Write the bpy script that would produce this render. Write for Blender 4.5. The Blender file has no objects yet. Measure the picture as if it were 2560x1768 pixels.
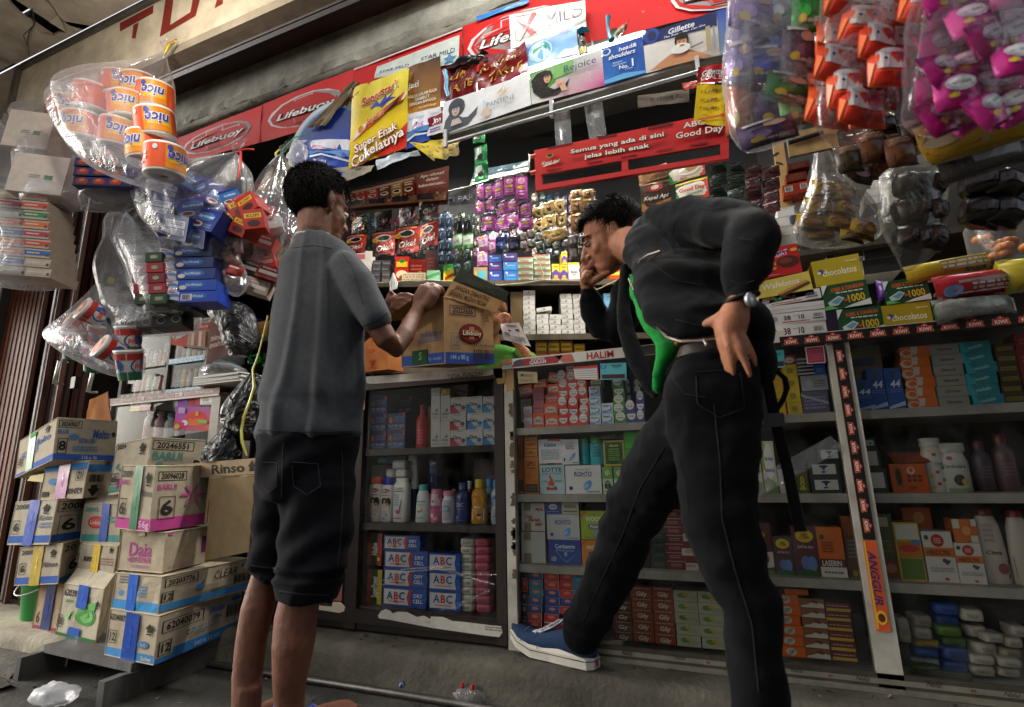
import bpy,math,random
import numpy as np
from mathutils import Vector,Matrix,noise as mnoise
scene=bpy.context.scene
COL=scene.collection
CAMH=0.68
FPX=1311.0
def _axes():
 up=np.array([1158-1280.0,-(-5000-884.0),-FPX]);up/=np.linalg.norm(up)
 x=-np.array([-2050-1280.0,-(1245-884.0),-FPX]);x-=up*x.dot(up);x/=np.linalg.norm(x)
 return np.array([x,np.cross(up,x),up])
CM=_axes()
cam_d=bpy.data.cameras.new('camera')
cam=bpy.data.objects.new('camera',cam_d);COL.objects.link(cam)
cam_d.sensor_width=36.0
cam_d.lens=FPX/2560*36.0
cam_d.clip_start=0.02;cam_d.clip_end=500
cam.matrix_world=Matrix.Translation((0,0,CAMH))@Matrix([list(r)for r in CM]).to_4x4()
scene.camera=cam
cam_d.dof.use_dof=True;cam_d.dof.focus_distance=1.8;cam_d.dof.aperture_fstop=2.8
SUN_EL,SUN_AZ=math.radians(21),math.radians(76)
world=bpy.data.worlds.new('World');scene.world=world;world.use_nodes=True
wn=world.node_tree;bg=wn.nodes['Background']
sky=wn.nodes.new('ShaderNodeTexSky');sky.sky_type='NISHITA';sky.sun_disc=False
sky.sun_elevation=SUN_EL;sky.sun_rotation=math.radians(180)+SUN_AZ
sky.dust_density=4.0;sky.ozone_density=1.0
hs=wn.nodes.new('ShaderNodeHueSaturation');hs.inputs['Saturation'].default_value=0.35
wn.links.new(sky.outputs[0],hs.inputs['Color']);wn.links.new(hs.outputs[0],bg.inputs['Color'])
bg.inputs['Strength'].default_value=0.10
sd=bpy.data.lights.new('sun','SUN');sd.energy=1.3;sd.angle=math.radians(35);sd.color=(1,0.97,0.92)
sun=bpy.data.objects.new('sun',sd);COL.objects.link(sun)
sdir=Vector((math.sin(SUN_AZ)*math.cos(SUN_EL),math.cos(SUN_AZ)*math.cos(SUN_EL),-math.sin(SUN_EL)))
sun.rotation_euler=sdir.to_track_quat('-Z','Y').to_euler()
vs=scene.view_settings
scene.display_settings.display_device='sRGB'
vs.view_transform='Standard';vs.look='None';vs.gamma=1;vs.use_curve_mapping=False
vs.exposure=1.05
scene.render.engine='CYCLES'
cy=scene.cycles
cy.use_denoising=True;cy.max_bounces=7;cy.diffuse_bounces=3;cy.glossy_bounces=3
cy.transmission_bounces=4;cy.transparent_max_bounces=24;cy.sample_clamp_indirect=4
cy.caustics_reflective=False;cy.caustics_refractive=False
ZN=dict(Z1=(0,0,2.659),Z2=(400,0,2.889),Z3=(1100,0,2.889),Z4=(1760,0,2.66),Z5=(0,500,2.66),Z6=(0,1000,2.0786),Z7=(550,380,2.5747),Z8=(850,400,3.0813),B1=(550,900,1.8387),B2=(1250,850,3.1927),B3=(1250,1200,2.81),B4=(1350,400,2.66),B5=(1860,350,2.9014),B6=(1860,800,3.1914),B7=(1860,1200,2.81),B8=(880,880,3.469),C1=(550,1400,3.0813),C2=(0,1400,3.555),C3=(1250,1450,3.555),C4=(0,0,4.127),V=(0,0,0.90273),F=(0,0,1.0))
def fpx(z,x,y):
 a=ZN[z];return a[0]+x/a[2],a[1]+y/a[2]
def _ray(z,x,y):
 px,py=fpx(z,x,y)
 return CM@np.array([(px-1280)/FPX,-(py-884)/FPX,-1.0])
def PY(z,x,y,Y):
 d=_ray(z,x,y);d=d*(Y/d[1]);return Vector((d[0],d[1],d[2]+CAMH))
def PZ(z,x,y,Z):
 d=_ray(z,x,y);d=d*((Z-CAMH)/d[2]);return Vector((d[0],d[1],d[2]+CAMH))
CRT=Vector((CM[0][0],CM[1][0],0)).normalized();CFW=Vector((-CRT.y,CRT.x,0));CYAW=math.atan2(CRT.y,CRT.x)
def PS_(z,x,y,Y):
 '';p=PY(z,x,y,Y);d=-(CM[0][2]*p.x+CM[1][2]*p.y+CM[2][2]*(p.z-CAMH));return p,d/FPX/ZN[z][2]
D=1.70
def lin(h):
 if not isinstance(h,str):return h
 o=[]
 for i in(0,2,4):
  c=int(h[i:i+2],16)/255
  o.append(c/12.92 if c<=0.04045 else((c+0.055)/1.055)**2.4)
 return tuple(o)
KINDS={'paper':(.5,.35,0,35,.16,60,.05),'gloss':(.24,.5,0,18,.12,9,.06),'print':(.42,.4,0,10,.10,6,.08),'foil':(.25,.7,.35,30,.15,45,.5),'card':(.85,.2,0,22,.22,110,.12),'wood':(.55,.35,0,14,.55,60,.25),'concrete':(.9,.2,0,5,.55,60,.4),'cloth':(.95,.1,0,60,.22,700,.35),'skin':(.56,.3,0,45,.30,220,.3),'hair':(.78,.10,0,90,.5,140,.35),'plastic':(.32,.45,0,12,.1,12,.04),'metal':(.38,.5,.8,20,.3,60,.1),'paint':(.5,.4,0,9,.38,40,.25),'banner':(.62,.14,0,10,.12,6,.08),'dark':(.6,.3,0,12,.4,40,.2),'leather':(.45,.4,0,60,.2,300,.3),'denim':(.95,.1,0,50,.3,500,.4),'glow':None}
_m={}
def mat(kind):
 if kind in _m:return _m[kind]
 m=bpy.data.materials.new(kind);m.use_nodes=True;_m[kind]=m
 nt=m.node_tree;N=nt.nodes;L=nt.links;b=N['Principled BSDF']
 at=N.new('ShaderNodeAttribute');at.attribute_name='Col'
 ro,sp,me,ns,na,bs,bst=KINDS[kind]
 tc=N.new('ShaderNodeTexCoord')
 geo=N.new('ShaderNodeObjectInfo')
 add=N.new('ShaderNodeVectorMath');add.operation='ADD'
 mul=N.new('ShaderNodeVectorMath');mul.operation='SCALE';mul.inputs['Scale'].default_value=37.0
 cmb=N.new('ShaderNodeCombineXYZ')
 L.new(geo.outputs['Random'],cmb.inputs[0]);L.new(geo.outputs['Random'],cmb.inputs[2]);L.new(cmb.outputs[0],mul.inputs[0])
 L.new(tc.outputs['Object'],add.inputs[0]);L.new(mul.outputs[0],add.inputs[1])
 n1=N.new('ShaderNodeTexNoise');n1.inputs['Scale'].default_value=ns;n1.inputs['Detail'].default_value=6;n1.inputs['Roughness'].default_value=.65
 vec=add.outputs[0]
 if kind in('wood',):
  mp=N.new('ShaderNodeMapping');mp.inputs['Scale'].default_value=(1.0,1.0,.12);L.new(vec,mp.inputs['Vector']);vec=mp.outputs[0]
 L.new(vec,n1.inputs['Vector'])
 mr=N.new('ShaderNodeMapRange');mr.inputs['From Min'].default_value=.3;mr.inputs['From Max'].default_value=.7
 mr.inputs['To Min'].default_value=1-na;mr.inputs['To Max'].default_value=1+na*.35
 L.new(n1.outputs['Fac'],mr.inputs['Value'])
 mx=N.new('ShaderNodeVectorMath');mx.operation='SCALE'
 L.new(at.outputs['Color'],mx.inputs[0]);L.new(mr.outputs[0],mx.inputs['Scale'])
 out=mx.outputs[0]
 if kind=='concrete':
  n2=N.new('ShaderNodeTexNoise');n2.inputs['Scale'].default_value=1.7;n2.inputs['Detail'].default_value=8;L.new(vec,n2.inputs['Vector'])
  m2=N.new('ShaderNodeMapRange');m2.inputs['From Min'].default_value=.35;m2.inputs['From Max'].default_value=.65;m2.inputs['To Min'].default_value=.62;m2.inputs['To Max'].default_value=1.25
  L.new(n2.outputs['Fac'],m2.inputs['Value'])
  mx2=N.new('ShaderNodeVectorMath');mx2.operation='SCALE';L.new(out,mx2.inputs[0]);L.new(m2.outputs[0],mx2.inputs['Scale']);out=mx2.outputs[0]
 L.new(out,b.inputs['Base Color'])
 rr=N.new('ShaderNodeMapRange');rr.inputs['To Min'].default_value=max(.05,ro-.1);rr.inputs['To Max'].default_value=min(1,ro+.12)
 L.new(n1.outputs['Fac'],rr.inputs['Value']);L.new(rr.outputs[0],b.inputs['Roughness'])
 b.inputs['Specular IOR Level'].default_value=sp;b.inputs['Metallic'].default_value=me
 if kind=='skin':
  b.inputs['Subsurface Weight'].default_value=.06;b.inputs['Subsurface Radius'].default_value=(.012,.005,.003);b.inputs['Subsurface Scale'].default_value=1.0
 if kind in('cloth','denim'):
  b.inputs['Sheen Weight'].default_value=.06 if kind=='cloth' else .02;b.inputs['Sheen Roughness'].default_value=.5
 n3=N.new('ShaderNodeTexNoise');n3.inputs['Scale'].default_value=bs;n3.inputs['Detail'].default_value=4;L.new(vec,n3.inputs['Vector'])
 if kind=='hair':
  n3.inputs['Scale'].default_value=60;n3.inputs['Detail'].default_value=8
 bp=N.new('ShaderNodeBump');bp.inputs['Strength'].default_value=bst;bp.inputs['Distance'].default_value=.004 if kind not in('concrete',)else .012
 L.new(n3.outputs['Fac'],bp.inputs['Height']);L.new(bp.outputs[0],b.inputs['Normal'])
 return m
def mat_glass():
 if 'glass' in _m:return _m['glass']
 m=bpy.data.materials.new('glass');m.use_nodes=True;_m['glass']=m
 nt=m.node_tree;N=nt.nodes;L=nt.links;N.remove(N['Principled BSDF']);o=N['Material Output']
 t=N.new('ShaderNodeBsdfTransparent');t.inputs[0].default_value=(.965,.975,.97,1)
 g=N.new('ShaderNodeBsdfGlossy');g.inputs['Roughness'].default_value=.03
 f=N.new('ShaderNodeFresnel');f.inputs[0].default_value=1.13
 d=N.new('ShaderNodeBsdfDiffuse');d.inputs[0].default_value=(.5,.5,.47,1)
 n=N.new('ShaderNodeTexNoise');n.inputs['Scale'].default_value=9;n.inputs['Detail'].default_value=8
 mr=N.new('ShaderNodeMapRange');mr.inputs['From Min'].default_value=.45;mr.inputs['From Max'].default_value=.8;mr.inputs['To Min'].default_value=.0;mr.inputs['To Max'].default_value=.05
 L.new(n.outputs['Fac'],mr.inputs['Value'])
 m1=N.new('ShaderNodeMixShader');L.new(mr.outputs[0],m1.inputs[0]);L.new(t.outputs[0],m1.inputs[1]);L.new(d.outputs[0],m1.inputs[2])
 m2=N.new('ShaderNodeMixShader');L.new(f.outputs[0],m2.inputs[0]);L.new(m1.outputs[0],m2.inputs[1]);L.new(g.outputs[0],m2.inputs[2])
 L.new(m2.outputs[0],o.inputs['Surface'])
 return m
def mat_film(name,tint=(.9,.9,.92),milk=.16,gloss=.16,scale=16,rough=.12,fine=1.0):
 if name in _m:return _m[name]
 m=bpy.data.materials.new(name);m.use_nodes=True;_m[name]=m
 nt=m.node_tree;N=nt.nodes;L=nt.links;N.remove(N['Principled BSDF']);o=N['Material Output']
 tc=N.new('ShaderNodeTexCoord')
 n=N.new('ShaderNodeTexNoise');n.inputs['Scale'].default_value=scale;n.inputs['Detail'].default_value=6;n.inputs['Distortion'].default_value=1.6
 L.new(tc.outputs['Object'],n.inputs['Vector'])
 v=N.new('ShaderNodeTexVoronoi');v.feature='DISTANCE_TO_EDGE';v.inputs['Scale'].default_value=scale*1.1
 nv=N.new('ShaderNodeVectorMath');nv.operation='ADD';L.new(tc.outputs['Object'],nv.inputs[0])
 sc=N.new('ShaderNodeVectorMath');sc.operation='SCALE';sc.inputs['Scale'].default_value=.12;L.new(n.outputs['Color'],sc.inputs[0]);L.new(sc.outputs[0],nv.inputs[1])
 L.new(nv.outputs[0],v.inputs['Vector'])
 ad=N.new('ShaderNodeMath');ad.operation='ADD';L.new(n.outputs['Fac'],ad.inputs[0]);L.new(v.outputs['Distance'],ad.inputs[1])
 bp=N.new('ShaderNodeBump');bp.inputs['Strength'].default_value=.5*fine;bp.inputs['Distance'].default_value=.008;L.new(ad.outputs[0],bp.inputs['Height'])
 t=N.new('ShaderNodeBsdfTransparent');t.inputs[0].default_value=(*tint,1)
 g=N.new('ShaderNodeBsdfGlossy');g.inputs['Roughness'].default_value=rough;L.new(bp.outputs[0],g.inputs['Normal'])
 d=N.new('ShaderNodeBsdfDiffuse');d.inputs[0].default_value=(.82*tint[0],.82*tint[1],.82*tint[2],1);L.new(bp.outputs[0],d.inputs['Normal'])
 tr=N.new('ShaderNodeBsdfTranslucent');tr.inputs[0].default_value=(.8*tint[0],.8*tint[1],.8*tint[2],1)
 dd=N.new('ShaderNodeMixShader');dd.inputs[0].default_value=.5;L.new(d.outputs[0],dd.inputs[1]);L.new(tr.outputs[0],dd.inputs[2])
 lw=N.new('ShaderNodeLayerWeight');lw.inputs[0].default_value=.35;L.new(bp.outputs[0],lw.inputs['Normal'])
 mr=N.new('ShaderNodeMapRange');mr.inputs['To Min'].default_value=milk*.45;mr.inputs['To Max'].default_value=min(.95,milk*2.6);L.new(lw.outputs['Facing'],mr.inputs['Value'])
 m1=N.new('ShaderNodeMixShader');L.new(mr.outputs[0],m1.inputs[0]);L.new(t.outputs[0],m1.inputs[1]);L.new(dd.outputs[0],m1.inputs[2])
 f=N.new('ShaderNodeMapRange');f.inputs['To Min'].default_value=gloss*.35;f.inputs['To Max'].default_value=min(.8,gloss*1.5);L.new(lw.outputs['Fresnel'],f.inputs['Value'])
 m2=N.new('ShaderNodeMixShader');L.new(f.outputs[0],m2.inputs[0]);L.new(m1.outputs[0],m2.inputs[1]);L.new(g.outputs[0],m2.inputs[2])
 L.new(m2.outputs[0],o.inputs['Surface'])
 return m
def mat_glow(name,col,s):
 if name in _m:return _m[name]
 m=bpy.data.materials.new(name);m.use_nodes=True;_m[name]=m
 b=m.node_tree.nodes['Principled BSDF'];b.inputs['Emission Color'].default_value=(*col,1);b.inputs['Emission Strength'].default_value=s
 return m
_gl={}
def _glyphs():
 chars="ABCDEFGHIJKLMNOPQRSTUVWXYZabcdefghijklmnopqrstuvwxyz0123456789!&+.-%:'"
 tmp=[]
 for w,off in((0,0.0),(1,.022)):
  for s in['HH']+[c for c in chars]+['H'+c+'H' for c in chars]:
   c=bpy.data.curves.new('glyph','FONT');c.body=s;c.size=1;c.resolution_u=2;c.offset=off;c.fill_mode='FRONT'
   o=bpy.data.objects.new('glyph',c);COL.objects.link(o);tmp.append((w,s,o,c))
 dg=bpy.context.evaluated_depsgraph_get();base={};adv={}
 for w,s,o,c in tmp:
  e=o.evaluated_get(dg);me=e.to_mesh()
  vs_=[(v.co.x,v.co.y)for v in me.vertices]
  if s=='HH':base[w]=max(v[0]for v in vs_)
  elif len(s)==1:_gl[(w,s)]=[vs_,[tuple(p.vertices)for p in me.polygons],.4]
  else:adv[(w,s[1])]=max(v[0]for v in vs_)-base[w]
  e.to_mesh_clear()
 for k,a in adv.items():_gl[k][2]=a
 for w,s,o,c in tmp:
  bpy.data.objects.remove(o);bpy.data.curves.remove(c)
_glyphs()
def text_geo(s,bold=1,ital=0.0):
 V,Fs,x=[],[],0.0
 for ch in s:
  if ch==' ' or(bold,ch)not in _gl:x+=.3;continue
  vs_,fs,a=_gl[(bold,ch)];k=len(V)
  V+=[(vx+x+ital*vy,vy)for vx,vy in vs_];Fs+=[tuple(i+k for i in f)for f in fs];x+=a
 return V,Fs,x
class MB:
 def __init__(s):s.v=[];s.f=[];s.c=[];s.s=[]
 def add(s,vs,fs,col,smooth=False):
  k=len(s.v);s.v+=[tuple(p)for p in vs]
  c=lin(col)if not isinstance(col,list)else None
  for i,f in enumerate(fs):
   s.f.append(tuple(j+k for j in f));s.c.append(c if c else[lin(col[j])for j in f]);s.s.append(smooth)
 def quad(s,a,b,c,d,col):s.add([a,b,c,d],[(0,1,2,3)],col)
 def box(s,x0,y0,z0,x1,y1,z1,col,M=None,bev=0):
  if isinstance(col,str)or(isinstance(col,tuple)and not isinstance(col[0],str)):col=(col,)*6
  P=[Vector(p)for p in((x0,y0,z0),(x1,y0,z0),(x1,y1,z0),(x0,y1,z0),(x0,y0,z1),(x1,y0,z1),(x1,y1,z1),(x0,y1,z1))]
  if M is not None:P=[M@p for p in P]
  for f,c in zip(((0,1,5,4),(2,3,7,6),(3,0,4,7),(1,2,6,5),(3,2,1,0),(4,5,6,7)),col):
   s.add([P[i]for i in f],[(0,1,2,3)],c)
 def tube(s,pts,r,col,n=8,cap=True,smooth=True):
  pts=[Vector(p)for p in pts];rs=r if isinstance(r,(list,tuple))else[r]*len(pts)
  rings=[];ref=None
  for i,p in enumerate(pts):
   t=(pts[min(i+1,len(pts)-1)]-pts[max(i-1,0)]).normalized()
   if ref is None:ref=t.orthogonal().normalized()
   a=(ref-t*ref.dot(t)).normalized();ref=a;b=t.cross(a)
   rings.append((p,a*rs[i],b*rs[i]))
  s.loft(rings,col,n,cap,smooth)
 def loft(s,rings,col,n=16,cap=True,smooth=True,fn=None,sq=0):
  V=[];m=len(rings)
  for i,(c,a,b)in enumerate(rings):
   c=Vector(c);a=Vector(a);b=Vector(b)
   for j in range(n):
    t=2*math.pi*j/n;ca,sa=math.cos(t),math.sin(t)
    if sq:
     e=1-sq;ca=math.copysign(abs(ca)**e,ca);sa=math.copysign(abs(sa)**e,sa)
    k=fn(t,i/(m-1))if fn else 1.0
    V.append(c+a*ca*k+b*sa*k)
  Fs=[(i*n+j,i*n+(j+1)%n,(i+1)*n+(j+1)%n,(i+1)*n+j)for i in range(m-1)for j in range(n)]
  cols=col
  if isinstance(col,list):
   cols=[col[i//n]for i in range(len(V))]
  s.add(V,Fs,cols,smooth)
  if cap:
   cc=col if not isinstance(col,list)else None
   s.add(V[:n],[tuple(range(n))[::-1]],cc or col[0]);s.add(V[-n:],[tuple(range(n))],cc or col[-1])
 def lathe(s,prof,col,n=16,ax=1.0,ay=1.0,cap=True,M=None,sq=0):
  M=M or Matrix.Identity(4);R3=M.to_3x3()
  s.loft([(M@Vector((0,0,z)),R3@Vector((r*ax,0,0)),R3@Vector((0,r*ay,0)))for r,z in prof],col,n,cap,sq=sq)
 def deco(s,fm,W,H,items,nx=1):
  ''
  for l,it in enumerate(items):
   k=it[0];l=l+1
   if k=='r':
    _,u0,v0,u1,v1,c=it[:6]
    for i in range(nx):
     a,b_=u0+(u1-u0)*i/nx,u0+(u1-u0)*(i+1)/nx
     cc=c
     if isinstance(c,tuple)and isinstance(c[0],str):
      cc=list(c)
     s.add([fm(a*W,v0*H,l),fm(b_*W,v0*H,l),fm(b_*W,v1*H,l),fm(a*W,v1*H,l)],[(0,1,2,3)],cc)
   elif k=='e':
    _,cu,cv,ru,rv,c=it[:6];rot=it[6]if len(it)>6 else 0;n=14
    P=[]
    for j in range(n):
     t=2*math.pi*j/n;x,y=ru*math.cos(t)*W,rv*math.sin(t)*H
     P.append(fm(cu*W+x*math.cos(rot)-y*math.sin(rot),cv*H+x*math.sin(rot)+y*math.cos(rot),l))
    s.add(P,[tuple(range(n))],c)
   elif k=='p':
    P=[fm(u*W,v*H,l)for u,v in it[1]];s.add(P,[tuple(range(len(P)))],it[2])
   elif k=='t':
    _,tx,cu,cv,h,c=it[:6];o=it[6]if len(it)>6 else{}
    V,Fs,tw=text_geo(tx,o.get('b',1),o.get('i',0.0))
    if not V:continue
    sy=h*H/.72;sx=sy*o.get('sx',1.0)
    if 'w' in o:sx=o['w']*W/max(tw,.1)
    r=o.get('r',0.0);cr,sr=math.cos(r),math.sin(r);arc=o.get('arc',0)
    P=[]
    for x,y in V:
     X,Y_=(x-tw/2)*sx,(y-.36)*sy
     if arc:Y_+=arc*H*(1-(2*(x/tw)-1)**2)
     P.append(fm(cu*W+X*cr-Y_*sr,cv*H+X*sr+Y_*cr,l))
    s.add(P,Fs,c)
   elif k=='o':
    _,u0,v0,u1,v1,th,c=it[:7];tu,tv=th/W,th/H
    for q in((u0,v0,u1,v0+tv),(u0,v1-tv,u1,v1),(u0,v0+tv,u0+tu,v1-tv),(u1-tu,v0+tv,u1,v1-tv)):
     s.add([fm(q[0]*W,q[1]*H,l),fm(q[2]*W,q[1]*H,l),fm(q[2]*W,q[3]*H,l),fm(q[0]*W,q[3]*H,l)],[(0,1,2,3)],c)
   elif k=='lines':
    _,u0,v0,u1,v1,n,c=it[:7];rr=random.Random(n*7+int(u0*100))
    for i in range(n):
     y=v1-(v1-v0)*(i+.5)/n;hh=(v1-v0)/n*.28;u=u0
     while u<u1:
      w_=min(rr.uniform(.04,.16)*(u1-u0)*1.2,u1-u)
      s.add([fm(u*W,(y-hh)*H,l),fm((u+w_)*W,(y-hh)*H,l),fm((u+w_)*W,(y+hh)*H,l),fm(u*W,(y+hh)*H,l)],[(0,1,2,3)],c)
      u+=w_+.035*(u1-u0)
   elif k=='bar':
    _,u0,v0,u1,v1,c=it[:6];rr=random.Random(5);u=u0
    while u<u1:
     w_=rr.choice((.02,.03,.05))*(u1-u0)
     s.add([fm(u*W,v0*H,l),fm(min(u+w_,u1)*W,v0*H,l),fm(min(u+w_,u1)*W,v1*H,l),fm(u*W,v1*H,l)],[(0,1,2,3)],c)
     u+=w_+rr.choice((.02,.04))*(u1-u0)
 def mesh(s,name):
  me=bpy.data.meshes.new(name)
  me.from_pydata(s.v,[],s.f)
  ca=me.color_attributes.new('Col','FLOAT_COLOR','CORNER')
  buf=[]
  for f,c in zip(s.f,s.c):
   if isinstance(c,list):
    for q in c:buf+=[q[0],q[1],q[2],1.0]
   else:buf+=[c[0],c[1],c[2],1.0]*len(f)
  ca.data.foreach_set('color',np.array(buf,dtype=np.float32))
  me.polygons.foreach_set('use_smooth',s.s)
  me.update()
  return me
def tag(o,label=None,cat=None,group=None,kind=None):
 if label:o['label']=label
 if cat:o['category']=cat
 if group:o['group']=group
 if kind:o['kind']=kind
 return o
def setmat(me,m):
 me.materials.clear();me.materials.append(mat(m)if isinstance(m,str)else m)
def obj(name,mb,m,parent=None,loc=None,rot=None,label=None,cat=None,group=None,kind=None):
 me=mb.mesh(name)if isinstance(mb,MB)else mb
 if m is not None and not me.materials:setmat(me,m)
 o=bpy.data.objects.new(name,me);COL.objects.link(o)
 if parent:o.parent=parent
 if loc is not None:o.location=loc
 if rot is not None:o.rotation_euler=rot
 return tag(o,label,cat,group,kind)
def root(name,loc,label,cat,group=None,rot=(0,0,0)):
 o=bpy.data.objects.new(name,None);COL.objects.link(o);o.location=loc;o.rotation_euler=rot;o.empty_display_size=.05
 return tag(o,label,cat,group)
def dup(o,loc,rot=None,label=None,group=None,parent=None,scale=None):
 c=o.copy();COL.objects.link(c)
 if parent:c.parent=parent
 if loc is not None:c.location=loc
 if rot is not None:c.rotation_euler=rot
 if scale is not None:c.scale=scale
 if label:c['label']=label
 if group:c['group']=group
 for ch in o.children:
  dup(ch,None,parent=c)
 return c
ORD=['bottom','second from the bottom','third from the bottom','fourth from the bottom','fifth from the bottom','sixth from the bottom','seventh from the bottom','eighth from the bottom','ninth from the bottom','tenth from the bottom']
def ordn(i,n):
 if n==1:return 'single'
 return 'topmost' if i==n-1 else ORD[min(i,9)]
NTH=['first','second','third','fourth','fifth','sixth','seventh','eighth','ninth','tenth','eleventh','twelfth']
RND=random.Random(11)
def shade(h,k):
 c=lin(h);return tuple(min(1,v*k)for v in c)
def fmap_front(w,yf,z0=0.0):
 return lambda x,y,l:Vector((x-w/2,yf-.0004*l,z0+y))
def box_mesh(name,w,h,d,col,dec=(),side=None,top=None,sdec=None,m='paper',ends=None):
 ''
 b=MB();side=side or col;top=top or side
 e=min(w,h,d)*.02
 b.box(-w/2,-d/2,0,w/2,d/2,h,(col,side,side,side,side,top))
 b.deco(fmap_front(w,-d/2),w,h,dec)
 if sdec:b.deco(lambda x,y,l:Vector((w/2+.0004*l,x-d/2,y)),d,h,sdec)
 me=b.mesh(name);setmat(me,m);return me
# ================================================================ setting
def PP(z,x,y,o,n):
 d=Vector(_ray(z,x,y));n=Vector(n);c=Vector((0,0,CAMH));return c+d*((Vector(o)-c).dot(n)/d.dot(n))
def prof_x(b,prof,x0,x1,nx,col,amp=0.0,seed=0.0):
 ''
 n=len(prof);V=[]
 for i in range(nx+1):
  x=x0+(x1-x0)*i/nx
  for j,(y,z)in enumerate(prof):
   k=mnoise.noise(Vector((x*6,j*1.7,seed)))*amp+mnoise.noise(Vector((x*25,j*3.1,seed+5)))*amp*.5
   V.append((x,y+k,max(z+k*.6,.0)if z>0 else z))
 b.add(V,[(i*n+j,(i+1)*n+j,(i+1)*n+j+1,i*n+j+1)for i in range(nx)for j in range(n-1)],col,True)
def grid_sheet(b,x0,y0,x1,y1,z,nx,ny,col,amp=0.0,sc=5.0):
 V=[(x0+(x1-x0)*i/nx,y0+(y1-y0)*j/ny,z+amp*mnoise.noise(Vector((x0+(x1-x0)*i/nx,y0+(y1-y0)*j/ny,0))*sc))for j in range(ny+1)for i in range(nx+1)]
 b.add(V,[(j*(nx+1)+i,j*(nx+1)+i+1,(j+1)*(nx+1)+i+1,(j+1)*(nx+1)+i)for j in range(ny)for i in range(nx)],col,True)
b=MB();b.quad((-30,-30,-.012),(30,-30,-.012),(30,30,-.012),(-30,30,-.012),'6a6660')
grid_sheet(b,-4.2,.4,1.8,1.75,.002,90,24,'45433e',.006,6)
obj('ground',b,'concrete',kind='structure')
b=MB();prof_x(b,[(1.55,0),(1.556,.03),(1.560,.085),(1.566,.108),(1.580,.119),(1.60,.122),(1.64,.122),(1.9,.122),(2.6,.122)],-2.1,2.2,140,'5e5a50',.0035,2.0)
obj('shop_step',b,'concrete',kind='structure')
b=MB();prof_x(b,[(1.36,.0),(1.365,.05),(1.375,.076),(1.41,.082),(1.7,.082)],-4.4,-2.35,60,'a8a08c',.003,4.0)
obj('side_step',b,'concrete',kind='structure')
b=MB();prof_x(b,[(1.22,.0),(1.235,.022),(1.30,.03),(1.37,.026)],-4.4,-2.42,50,'6f6b62',.006,7.0)
prof_x(b,[(1.12,.0),(1.135,.012),(1.165,.014),(1.19,.0)],-4.4,-2.3,50,'4b4842',.005,9.0)
obj('gutter_rubble',b,'concrete',kind='structure')
b=MB();rg=random.Random(77)
for k in range(900):
 x,y=rg.uniform(-3.6,1.2),rg.uniform(.9,1.52);z=.004
 if k%3==0:y=1.53+rg.gauss(0,.015)
 if k%7==0:y,z=rg.uniform(1.60,1.69),.123;x=rg.uniform(-2,1.2)
 s_=rg.choice((.002,.003,.004,.007));P_=[Vector((x+rg.gauss(0,s_),y+rg.gauss(0,s_),z+rg.uniform(0,s_*1.3)))for _ in range(4)]
 b.add(P_,[(0,1,2),(0,2,3),(0,3,1),(1,3,2)],rg.choice(['3a3834','57534c','7a746a','2a2825','8f8a80']))
obj('grit',b,'concrete',label='loose grit and crumbs on the ground and along the step',kind='stuff')
b=MB();b.box(-4.3,3.3,0,2.6,3.4,3.3,'211b17');b.box(2.5,1.75,0,2.6,3.3,3.3,'1f1a16')
b.box(-4.1,1.95,.0,-4.0,3.3,3.3,'4a4038')
obj('shop_wall',b,'paint',kind='structure')
b=MB();b.box(-4.3,1.68,3.12,2.6,3.4,3.2,'6a6258');obj('shop_ceiling',b,'paint',kind='structure')
b=MB();b.box(-4.3,2.6,0,2.6,3.3,.122,'4a443c');obj('shop_floor',b,'concrete',kind='structure')
b=MB();N_=150;lo=[];hi=[]
for i in range(N_+1):
 x=-4.0+6.2*i/N_
 k=.018*mnoise.noise(Vector((x*4,1,0)))+.022*mnoise.noise(Vector((x*17,2,0)))
 lo.append((x,2.545+k))
V=[]
for i,(x,zl)in enumerate(lo):
 nz=.006*mnoise.noise(Vector((x*11,5,1)))
 V+=[(x,1.76,zl-.01),(x,1.712+nz,zl),(x,1.672+nz*2,zl+.012+abs(nz)),(x,1.660,zl+.05),(x,1.655,2.76),(x,1.655,3.14)]
b.add(V,[(i*6+j,(i+1)*6+j,(i+1)*6+j+1,i*6+j+1)for i in range(N_)for j in range(5)],'b9b5a8',False)
obj('lintel',b,'concrete',kind='structure')
b=MB();prof_x(b,[(1.70,2.50),(1.668,2.512),(1.662,2.545),(1.69,2.558),(1.72,2.56)],-4.0,2.2,170,'8a8477',.02,12.0);obj('broken_plaster_ledge',b,'concrete',kind='structure')
r=root('shutter_housing',(0,1.6,2.75),'long dark brown roller shutter housing above the concrete lintel','shutter housing')
b=MB();b.box(-4.0,-.04,-.01,2.2,.05,.40,'3c221a');obj('housing_panel',b,'paint',r)
b=MB();b.box(-4.0,-.062,-.035,2.2,-.041,-.005,'2c1a14');b.box(-4.0,-.056,.012,2.2,-.041,.022,'4d2d22');obj('lower_lip',b,'paint',r)
b=MB();b.box(-4.0,-.10,.41,2.2,.05,.50,'1c1613');obj('upper_rail',b,'paint',r)
CZ=2.40
b=MB()
xs=[-6.0,-4.4,-3.5,-2.62,-2.262,-1.60,-.7,.4,1.6,2.8];ys=[.42,.70,.98]
for i in range(len(xs)-1):
 for j in range(len(ys)-1):
  x0,x1,y0,y1=xs[i]+.002,xs[i+1]-.002,ys[j]+.002,ys[j+1]-.002
  if i==3 and j==1:continue
  dz=.004*((i*7+j*3)%3)
  b.box(x0,y0,CZ+dz,x1,y1,CZ+.012+dz,'b5ab9a')
obj('awning_ceiling',b,'paint',kind='structure')
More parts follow.
